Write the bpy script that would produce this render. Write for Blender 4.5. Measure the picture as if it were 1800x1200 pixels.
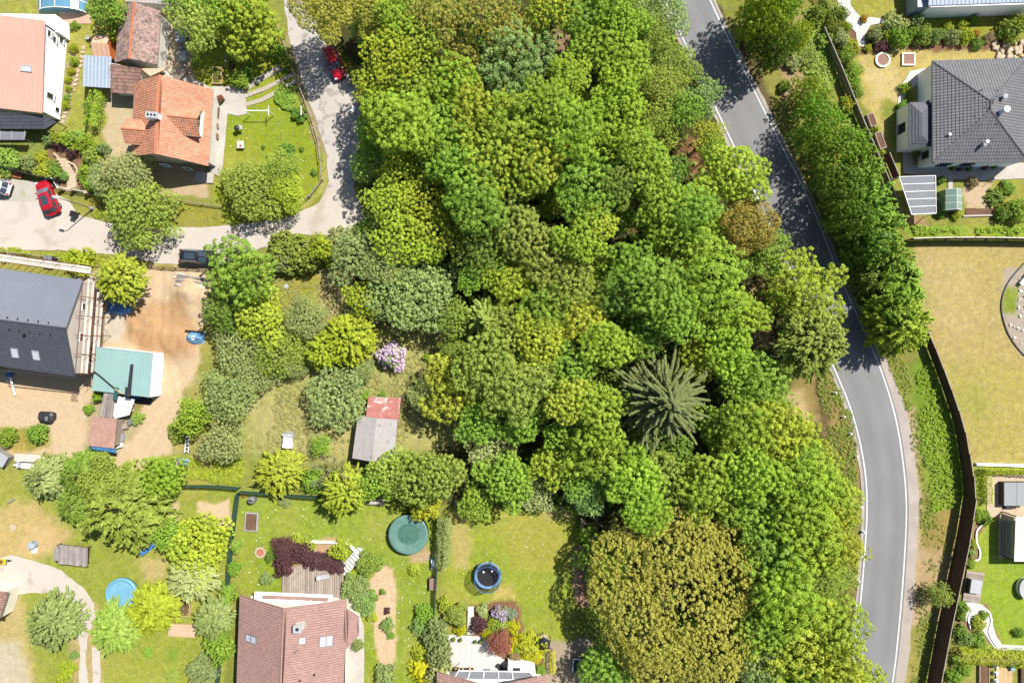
import bpy, math, random
import numpy as np
from mathutils import Vector, Matrix
random.seed(7); RNG = np.random.default_rng(11)
SC = bpy.context.scene; COL = SC.collection
for o in list(bpy.data.objects): bpy.data.objects.remove(o)

# ---------------------------------------------------------------- camera, sky, sun, exposure
CAMH = 86.0            # flying height in metres
S = 0.072              # metres of ground for one photo pixel
cam = bpy.data.cameras.new('camera'); cam_o = bpy.data.objects.new('camera', cam); COL.objects.link(cam_o)
cam_o.location = (0, 0, CAMH); cam_o.rotation_euler = (0, 0, 0)
cam.sensor_width = 36.0; cam.lens = 18.0/(900*S/CAMH); cam.clip_start = 1.0; cam.clip_end = 4000
SC.camera = cam_o
SUN_EL = math.radians(55); SUN_DIR = Vector((.76, .65)).normalized()
w = bpy.data.worlds.new('World'); SC.world = w; w.use_nodes = True
nt = w.node_tree; nt.nodes.clear()
sky = nt.nodes.new('ShaderNodeTexSky'); sky.sky_type = 'NISHITA'; sky.sun_disc = False
sky.sun_elevation = SUN_EL; sky.sun_rotation = math.atan2(SUN_DIR.x, SUN_DIR.y)
bg = nt.nodes.new('ShaderNodeBackground'); bg.inputs[1].default_value = 0.075
out = nt.nodes.new('ShaderNodeOutputWorld')
nt.links.new(sky.outputs[0], bg.inputs[0]); nt.links.new(bg.outputs[0], out.inputs[0])
sl = bpy.data.lights.new('sun', 'SUN'); sl.energy = 5.0; sl.angle = math.radians(0.5); sl.color = (1.0, .955, .88)
so = bpy.data.objects.new('sun', sl); COL.objects.link(so); so.location = (40, 35, 120)
so.rotation_euler = Vector((-SUN_DIR.x*math.cos(SUN_EL), -SUN_DIR.y*math.cos(SUN_EL), -math.sin(SUN_EL))).to_track_quat('-Z', 'Y').to_euler()
SC.view_settings.view_transform = 'Standard'; SC.view_settings.look = 'None'
SC.view_settings.exposure = 0.86; SC.view_settings.gamma = 1.0; SC.view_settings.use_curve_mapping = False
SC.cycles.max_bounces = 6; SC.cycles.diffuse_bounces = 3; SC.cycles.transparent_max_bounces = 6
SC.cycles.transmission_bounces = 4; SC.cycles.glossy_bounces = 2

# ---------------------------------------------------------------- helpers
def G(px, py, z=0.0):
    k = S*(CAMH-z)/CAMH
    return ((px-900)*k, -(py-600)*k, z)
def G2(px, py, z=0.0):
    return G(px, py, z)[:2]
KLIT = 2.05                                        # how bright a white card lying in the sun comes out
def A(r, g, b):                                    # base colour of a sunlit surface that reads r, g, b
    def l(c):
        c /= 255.; return (c/12.92 if c <= .04045 else ((c+.055)/1.055)**2.4)
    return tuple(min(.85, l(c)/KLIT) for c in (r, g, b))

def tag(o, label=None, cat=None, group=None, kind=None):
    if label: o['label'] = label
    if cat: o['category'] = cat
    if group: o['group'] = group
    if kind: o['kind'] = kind
    return o
def thing(name, label, cat, loc=(0, 0, 0), rz=0.0, group=None):
    o = bpy.data.objects.new(name, None); COL.objects.link(o); o.empty_display_size = .3
    o.location = loc; o.rotation_euler = (0, 0, rz)
    return tag(o, label, cat, group)
def org(p):
    v = Vector((0, 0, 0))
    while p is not None:
        v = v + Vector(p.location); p = p.parent
    return v
def link(name, me, parent=None):
    o = bpy.data.objects.new(name, me); COL.objects.link(o)
    if parent: o.parent = parent
    return o
def rot2(x, y, a):
    c, s = math.cos(a), math.sin(a); return (x*c-y*s, x*s+y*c)

class MB:
    def __init__(s): s.v = []; s.f = []; s.a = []; s.cur = .5
    def add(s, vs, fs):
        n = len(s.v); s.v += [tuple(p) for p in vs]; s.f += [tuple(i+n for i in f) for f in fs]; s.a += [s.cur]*len(vs); return s
    def poly(s, pts): return s.add(pts, [tuple(range(len(pts)))])
    def box(s, c, d, rz=0.0, M=None):
        x, y, z = d[0]/2, d[1]/2, d[2]/2; vs = []
        for k in (-z, z):
            for (i, j) in ((-x, -y), (x, -y), (x, y), (-x, y)):
                p = Vector((i, j, k))
                if M is not None: p = M @ p
                a, b = rot2(p.x, p.y, rz); vs.append((c[0]+a, c[1]+b, c[2]+p.z))
        return s.add(vs, [(3, 2, 1, 0), (4, 5, 6, 7), (0, 1, 5, 4), (1, 2, 6, 5), (2, 3, 7, 6), (3, 0, 4, 7)])
    def loft(s, bot, top):
        n = len(bot)
        ar = sum(bot[i][0]*bot[(i+1) % n][1]-bot[(i+1) % n][0]*bot[i][1] for i in range(n))
        if ar < 0: bot = bot[::-1]; top = top[::-1]
        return s.add(list(bot)+list(top), [tuple(range(n-1, -1, -1)), tuple(range(n, 2*n))]+[(i, (i+1) % n, n+(i+1) % n, n+i) for i in range(n)])
    def prism(s, pts, z0, z1):
        return s.loft([(p[0], p[1], z0) for p in pts], [(p[0], p[1], z1) for p in pts])
    def slab(s, pts, t):                            # pts: 3D polygon, thickened downwards
        return s.loft([(p[0], p[1], p[2]-t) for p in pts], [tuple(p) for p in pts])
    def tube(s, p0, p1, r0, r1=None, n=6):
        r1 = r0 if r1 is None else r1
        a, b = Vector(p0), Vector(p1); d = (b-a)
        if d.length < 1e-6: return s
        d.normalize(); u = d.cross(Vector((0, 0, 1)) if abs(d.z) < .9 else Vector((1, 0, 0))).normalized(); w_ = d.cross(u)
        vs = []
        for (c, r) in ((a, r0), (b, r1)):
            for i in range(n):
                t = 2*math.pi*i/n; vs.append(tuple(c+u*(math.cos(t)*r)+w_*(math.sin(t)*r)))
        return s.add(vs, [(i, n+i, n+(i+1) % n, (i+1) % n) for i in range(n)]+[tuple(range(n)), tuple(range(2*n-1, n-1, -1))])
    def path(s, pts, r, n=6):
        for a, b in zip(pts[:-1], pts[1:]): s.tube(a, b, r, r, n)
        return s
    def lathe(s, prof, c=(0, 0, 0), n=24, sx=1.0, sy=1.0, rz=0.0, cap=True):
        vs = []; m = len(prof)
        for i in range(n):
            t = 2*math.pi*i/n
            for (r, z) in prof:
                a, b = rot2(r*math.cos(t)*sx, r*math.sin(t)*sy, rz); vs.append((c[0]+a, c[1]+b, c[2]+z))
        fs = []
        for i in range(n):
            j = (i+1) % n
            for k in range(m-1): fs.append((i*m+k, j*m+k, j*m+k+1, i*m+k+1))
        if cap and prof[0][0] > 1e-4 and (m > 2 or abs(prof[0][1]-prof[-1][1]) > 1e-4) and not (m == 2 and prof[0][0] == prof[1][0]): fs.append(tuple(i*m for i in range(n-1, -1, -1)))
        if cap and prof[-1][0] > 1e-4 and not (m == 2 and prof[0][0] == prof[1][0]): fs.append(tuple(i*m+m-1 for i in range(n)))
        return s.add(vs, fs)
    def ribbon(s, pts, w0, z0, z1):                 # a strip of constant width along a 2D polyline, from z0 to z1
        L, R = offset(pts, w0/2), offset(pts, -w0/2)
        for i in range(len(pts)-1):
            s.prism([L[i], L[i+1], R[i+1], R[i]], z0, z1)
        return s
    def build(s, name, mat, parent=None, smooth=False, kind=None, local=False):
        o3 = Vector((0, 0, 0)) if (parent is None or local) else org(parent)
        me = bpy.data.meshes.new(name)
        me.from_pydata([(x-o3.x, y-o3.y, z-o3.z) for (x, y, z) in s.v], [], s.f)
        at = me.attributes.new('v', 'FLOAT', 'POINT'); at.data.foreach_set('value', s.a)
        if mat is not None: me.materials.append(mat)
        if smooth: me.polygons.foreach_set('use_smooth', [True]*len(me.polygons))
        me.validate(); me.update()
        o = link(name, me, parent)
        if kind: o['kind'] = kind
        return o
def offset(pts, d):
    out_ = []
    for i, p in enumerate(pts):
        a = pts[max(0, i-1)]; b = pts[min(len(pts)-1, i+1)]
        dx, dy = b[0]-a[0], b[1]-a[1]; l = math.hypot(dx, dy) or 1
        out_.append((p[0]-dy/l*d, p[1]+dx/l*d))
    return out_
def smooth_line(pts, n=6):                          # Catmull-Rom through 2D points
    out_ = []; P = [pts[0]]+list(pts)+[pts[-1]]
    for i in range(1, len(P)-2):
        p0, p1, p2, p3 = (np.array(P[i+k], float) for k in (-1, 0, 1, 2))
        for k in range(n):
            t = k/n; out_.append(tuple(.5*((2*p1)+(-p0+p2)*t+(2*p0-5*p1+4*p2-p3)*t*t+(-p0+3*p1-3*p2+p3)*t**3)))
    out_.append(tuple(pts[-1])); return out_
def GL(pts, z=0.0): return [G2(x, y, z) for x, y in pts]
def copy_tree(o, parent=None):
    c = o.copy(); COL.objects.link(c); c.parent = parent
    for ch in o.children: copy_tree(ch, c)
    return c

# ---------------------------------------------------------------- value noise for layout
_LAT = np.random.default_rng(5).random((256, 256))
def vnoise(x, y, sc, seed=0):
    x = np.asarray(x, float)/sc+seed*17.3; y = np.asarray(y, float)/sc+seed*9.1
    xi = np.floor(x).astype(int); yi = np.floor(y).astype(int); fx = x-xi; fy = y-yi
    fx = fx*fx*(3-2*fx); fy = fy*fy*(3-2*fy); g = lambda a, b: _LAT[a % 256, b % 256]
    return (g(xi, yi)*(1-fx)+g(xi+1, yi)*fx)*(1-fy)+(g(xi, yi+1)*(1-fx)+g(xi+1, yi+1)*fx)*fy
def fbm(x, y, sc, seed=0):
    return (vnoise(x, y, sc, seed)+.5*vnoise(x, y, sc/2.1, seed+1)+.25*vnoise(x, y, sc/4.3, seed+2))/1.75

# ---------------------------------------------------------------- materials
def mat(name, rgb, rough=.75, nv=.14, ns=.6, fv=.10, fs=9.0, bump=0.0, bs=30.0, metal=0.0, spec=.3, av=0.0, tint=None, alpha=None):
    m = bpy.data.materials.new(name); m.use_nodes = True; t = m.node_tree; b = t.nodes['Principled BSDF']
    tc = t.nodes.new('ShaderNodeTexCoord')
    def noise(scale, det, dist=0.0):
        n = t.nodes.new('ShaderNodeTexNoise'); n.inputs['Scale'].default_value = scale; n.inputs['Detail'].default_value = det
        n.inputs['Distortion'].default_value = dist
        t.links.new(tc.outputs['Object'], n.inputs['Vector']); return n
    def mapr(sock, lo, hi, a=.3, c=.7):
        n = t.nodes.new('ShaderNodeMapRange'); n.inputs[1].default_value = a; n.inputs[2].default_value = c
        n.inputs[3].default_value = lo; n.inputs[4].default_value = hi; t.links.new(sock, n.inputs[0]); return n.outputs[0]
    def mul(a, c):
        n = t.nodes.new('ShaderNodeMath'); n.operation = 'MULTIPLY'; t.links.new(a, n.inputs[0]); t.links.new(c, n.inputs[1]); return n.outputs[0]
    n1 = noise(ns, 4, .4); f = mapr(n1.outputs[0], 1-nv, 1+nv)
    n2 = noise(fs, 5); f = mul(f, mapr(n2.outputs[0], 1-fv, 1+fv))
    if av:
        at = t.nodes.new('ShaderNodeAttribute'); at.attribute_name = 'v'
        f = mul(f, mapr(at.outputs['Fac'], 1-av, 1+av, 0, 1))
    if tint is not None:                            # patches of a second colour (dirt, lichen, wear)
        mx0 = t.nodes.new('ShaderNodeMix'); mx0.data_type = 'RGBA'
        mx0.inputs[6].default_value = (*rgb, 1); mx0.inputs[7].default_value = (*tint[0], 1)
        n3 = noise(tint[1], 6, .6); t.links.new(mapr(n3.outputs[0], 0, 1, tint[2], tint[2]+.12), mx0.inputs[0]); base = mx0.outputs[2]
    vm = t.nodes.new('ShaderNodeVectorMath'); vm.operation = 'SCALE'
    if tint is not None: t.links.new(base, vm.inputs[0])
    else: vm.inputs[0].default_value = rgb
    t.links.new(f, vm.inputs['Scale']); t.links.new(vm.outputs[0], b.inputs['Base Color'])
    b.inputs['Roughness'].default_value = rough; b.inputs['Metallic'].default_value = metal; b.inputs['Specular IOR Level'].default_value = spec
    if bump:
        nb = noise(bs, 4); bp = t.nodes.new('ShaderNodeBump'); bp.inputs['Strength'].default_value = min(1, bump*8); bp.inputs['Distance'].default_value = bump
        t.links.new(nb.outputs[0], bp.inputs['Height']); t.links.new(bp.outputs[0], b.inputs['Normal'])
    if alpha is not None: b.inputs['Alpha'].default_value = alpha
    return m
def leaf_mat(name, trans=.24, flower=False):
    m = bpy.data.materials.new(name); m.use_nodes = True; t = m.node_tree; t.nodes.clear()
    o = t.nodes.new('ShaderNodeOutputMaterial'); oi = t.nodes.new('ShaderNodeObjectInfo'); at = t.nodes.new('ShaderNodeAttribute'); at.attribute_name = 'v'
    def mapr(sock, lo, hi):
        n = t.nodes.new('ShaderNodeMapRange'); n.inputs[3].default_value = lo; n.inputs[4].default_value = hi; t.links.new(sock, n.inputs[0]); return n.outputs[0]
    hs = t.nodes.new('ShaderNodeHueSaturation'); t.links.new(oi.outputs['Color'], hs.inputs['Color'])
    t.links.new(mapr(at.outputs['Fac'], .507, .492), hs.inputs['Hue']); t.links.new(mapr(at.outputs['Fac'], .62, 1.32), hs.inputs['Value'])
    p = t.nodes.new('ShaderNodeBsdfPrincipled'); p.inputs['Roughness'].default_value = .55; p.inputs['Specular IOR Level'].default_value = .25
    tr = t.nodes.new('ShaderNodeBsdfTranslucent'); mx = t.nodes.new('ShaderNodeMixShader'); mx.inputs[0].default_value = trans
    t.links.new(hs.outputs[0], p.inputs['Base Color'])
    hs2 = t.nodes.new('ShaderNodeHueSaturation'); hs2.inputs['Value'].default_value = 1.25; hs2.inputs['Saturation'].default_value = 1.1
    t.links.new(hs.outputs[0], hs2.inputs['Color']); t.links.new(hs2.outputs[0], tr.inputs['Color'])
    t.links.new(p.outputs[0], mx.inputs[1]); t.links.new(tr.outputs[0], mx.inputs[2]); t.links.new(mx.outputs[0], o.inputs['Surface'])
    return m
LEAF = leaf_mat('leaf'); NEEDLE = leaf_mat('needle', .12)
def glass_mat(name, rgb, alpha=.45, rough=.08):
    m = mat(name, rgb, rough, .05, .6, .03, 5, spec=.6); m.node_tree.nodes['Principled BSDF'].inputs['Alpha'].default_value = alpha; return m
X = {
 'bark': mat('bark', A(110, 92, 70), .9, .2, 2, .2, 12, .01),
 'grey_bark': mat('grey_bark', A(165, 155, 140), .9, .2, 2, .2, 12),
 'white': mat('white_render', (.82, .82, .82), .8, .04, .4, .03, 6),
 'cream': mat('cream_render', (.72, .66, .54), .85, .06, .5, .05, 5),
 'greywall': mat('grey_render', (.52, .49, .44), .85, .1, .5, .06, 5),
 'coral': mat('coral_metal_roof', A(246, 192, 172), .5, .05, .25, .03, 3, av=.03),
 'orange': mat('orange_tile', A(234, 164, 130), .75, .12, .5, .12, 6, av=.16, tint=(A(222, 168, 140), 1.2, .52)),
 'lichen': mat('lichen_shingle', A(190, 160, 150), .9, .12, .6, .15, 6, av=.22, tint=(A(132, 116, 104), 3.6, .50)),
 'oldtile': mat('brown_old_tile', A(168, 132, 118), .9, .12, .8, .12, 5, av=.22),
 'redridge': mat('red_ridge_tile', A(222, 140, 105), .8, .12, 1, .1, 6),
 'slate': mat('dark_grey_tile', A(122, 122, 126), .55, .06, .4, .06, 5, av=.10, spec=.4),
 'anthracite': mat('anthracite_tile', A(88, 92, 102), .55, .06, .4, .05, 5, av=.08, spec=.4),
 'steel': mat('grey_metal_roof', A(150, 156, 168), .45, .05, .3, .04, 5, metal=.15),
 'steelblue': mat('blue_grey_sheet', A(186, 200, 218), .5, .05, .5, .04, 5),
 'brownroof': mat('brown_clay_tile', A(190, 151, 141), .65, .06, .4, .05, 5, av=.10),
 'teal': mat('teal_sheet', A(166, 204, 198), .45, .05, .3, .03, 4),
 'tealdark': mat('dark_teal', A(52, 110, 108), .6, .1, 1, .05, 6),
 'dark': mat('dark_metal', A(62, 64, 70), .5, .08, 1, .05, 6),
 'black': mat('black_plastic', A(52, 52, 56), .45, .1, 1, .05, 6),
 'grey': mat('grey_metal', A(140, 142, 146), .45, .08, 1, .05, 6),
 'lightgrey': mat('light_grey', A(205, 208, 212), .5, .06, 1, .05, 6),
 'whitepaint': mat('white_paint', (.74, .74, .74), .5, .03, 1, .03, 6),
 'pane': mat('sky_reflection_pane', A(225, 230, 238), .08, .04, .8, .02, 5, spec=.6),  # pale sky reflection is put into the glass colour
 'darkpane': mat('dark_window', (.02, .025, .03), .08, .04, .8, .02, 5, spec=.6),
 'wood': mat('weathered_wood', A(188, 172, 158), .85, .14, 1.2, .12, 7, av=.2),
 'greywood': mat('grey_old_wood', A(182, 172, 165), .9, .16, 1.5, .14, 7, av=.25),
 'brownwood': mat('brown_board', A(112, 86, 74), .8, .12, .8, .1, 7, av=.16),
 'tanwood': mat('fresh_timber', A(226, 190, 140), .8, .1, 1, .1, 7, av=.15),
 'rust': mat('rusty_tube', A(135, 84, 62), .8, .15, 2, .1, 8),
 'scafboard': mat('scaffold_board', A(244, 230, 216), .85, .1, .8, .1, 6, av=.12),
 'concrete': mat('concrete', A(214, 206, 196), .9, .1, .5, .08, 6, bump=.006),
 'patio': mat('patio_slab', A(238, 232, 226), .85, .05, .5, .04, 6, av=.05),
 'stone': mat('pale_stone', A(222, 200, 170), .9, .12, 1.5, .1, 8, av=.2),
 'soil': mat('dark_soil', A(128, 96, 74), .95, .2, 1.2, .22, 9, bump=.03, bs=12),
 'sand': mat('pinkish_sand', A(228, 198, 166), .95, .06, .8, .06, 9, bump=.01),
 'bluetarp': mat('blue_tarp', A(96, 164, 226), .5, .15, 1.2, .1, 5, bump=.03, bs=4),
 'blue': mat('blue_paint', A(78, 138, 210), .4, .08, 1, .05, 6),
 'lightblue': mat('light_blue_plastic', A(130, 195, 225), .35, .05, 1, .04, 5),
 'water': mat('pool_water', A(138, 198, 228), .06, .1, .8, .06, 3, spec=.6, tint=(A(170, 190, 205), .9, .62)),
 'poolgreen': mat('green_pool_cover', A(116, 158, 146), .3, .14, .5, .08, 3, spec=.5),
 'poolwater': mat('green_cover_water', A(92, 138, 120), .08, .2, .8, .1, 3, spec=.6, tint=(A(52, 100, 86), .7, .56)),
 'terracotta': mat('terracotta', A(205, 132, 100), .8, .1, 1, .1, 6),
 'redcar': mat('red_car_paint', A(205, 26, 42), .22, .03, 1, .02, 3, spec=.6),
 'whitecar': mat('white_car_paint', A(244, 244, 248), .22, .03, 1, .02, 3, spec=.6),
 'blackcar': mat('black_car_paint', A(40, 40, 48), .2, .03, 1, .02, 3, spec=.6),
 'carglass': mat('car_glass', (.03, .045, .06), .05, .04, 1, .02, 3, spec=.8),
 'carglass_pale': mat('pale_windscreen', A(130, 155, 170), .06, .1, 1, .05, 3, spec=.8),
 'rubber': mat('rubber', (.02, .02, .02), .8),
 'headlamp': mat('headlamp', A(235, 235, 240), .1, spec=.8),
 'taillamp': mat('tail_lamp', (.35, .01, .01), .2, spec=.6),
 'yellow': mat('yellow_plastic', A(250, 215, 30), .5, .05, 1, .04, 5),
 'redfelt': mat('red_roofing_felt', A(208, 136, 126), .85, .1, 1, .08, 6, tint=(A(240, 225, 218), 1.1, .54)),
 'greyfelt': mat('grey_roofing_felt', A(200, 194, 190), .9, .06, .8, .1, 14, tint=(A(150, 146, 142), 2.2, .60), bump=.01),
 'pinkfelt': mat('pinkish_shingle', A(205, 162, 146), .85, .1, .8, .1, 8, av=.10),
 'whitetarp': mat('white_tarp', A(250, 248, 244), .6, .04, .8, .04, 5, bump=.03, bs=3),
 'orangewall': mat('orange_painted_wood', A(235, 130, 70), .75, .08, 1, .06, 6),
 'peach': mat('peach_felt', A(248, 200, 168), .8, .05, 1, .05, 6),
 'polycarb': glass_mat('blue_polycarbonate', A(130, 190, 225), .72, .15),
 'greyglass': glass_mat('grey_polycarbonate', A(165, 168, 176), .80, .12),
 'greenglass': glass_mat('greenish_glass', A(170, 200, 186), .78, .1),
 'net': glass_mat('green_mesh_net', A(52, 110, 90), .62, .9),
 'blacknet': glass_mat('black_mesh_net', (.015, .015, .015), .5, .9),
 'purple': mat('purple_flower', A(150, 90, 190), .7),
}
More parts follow.
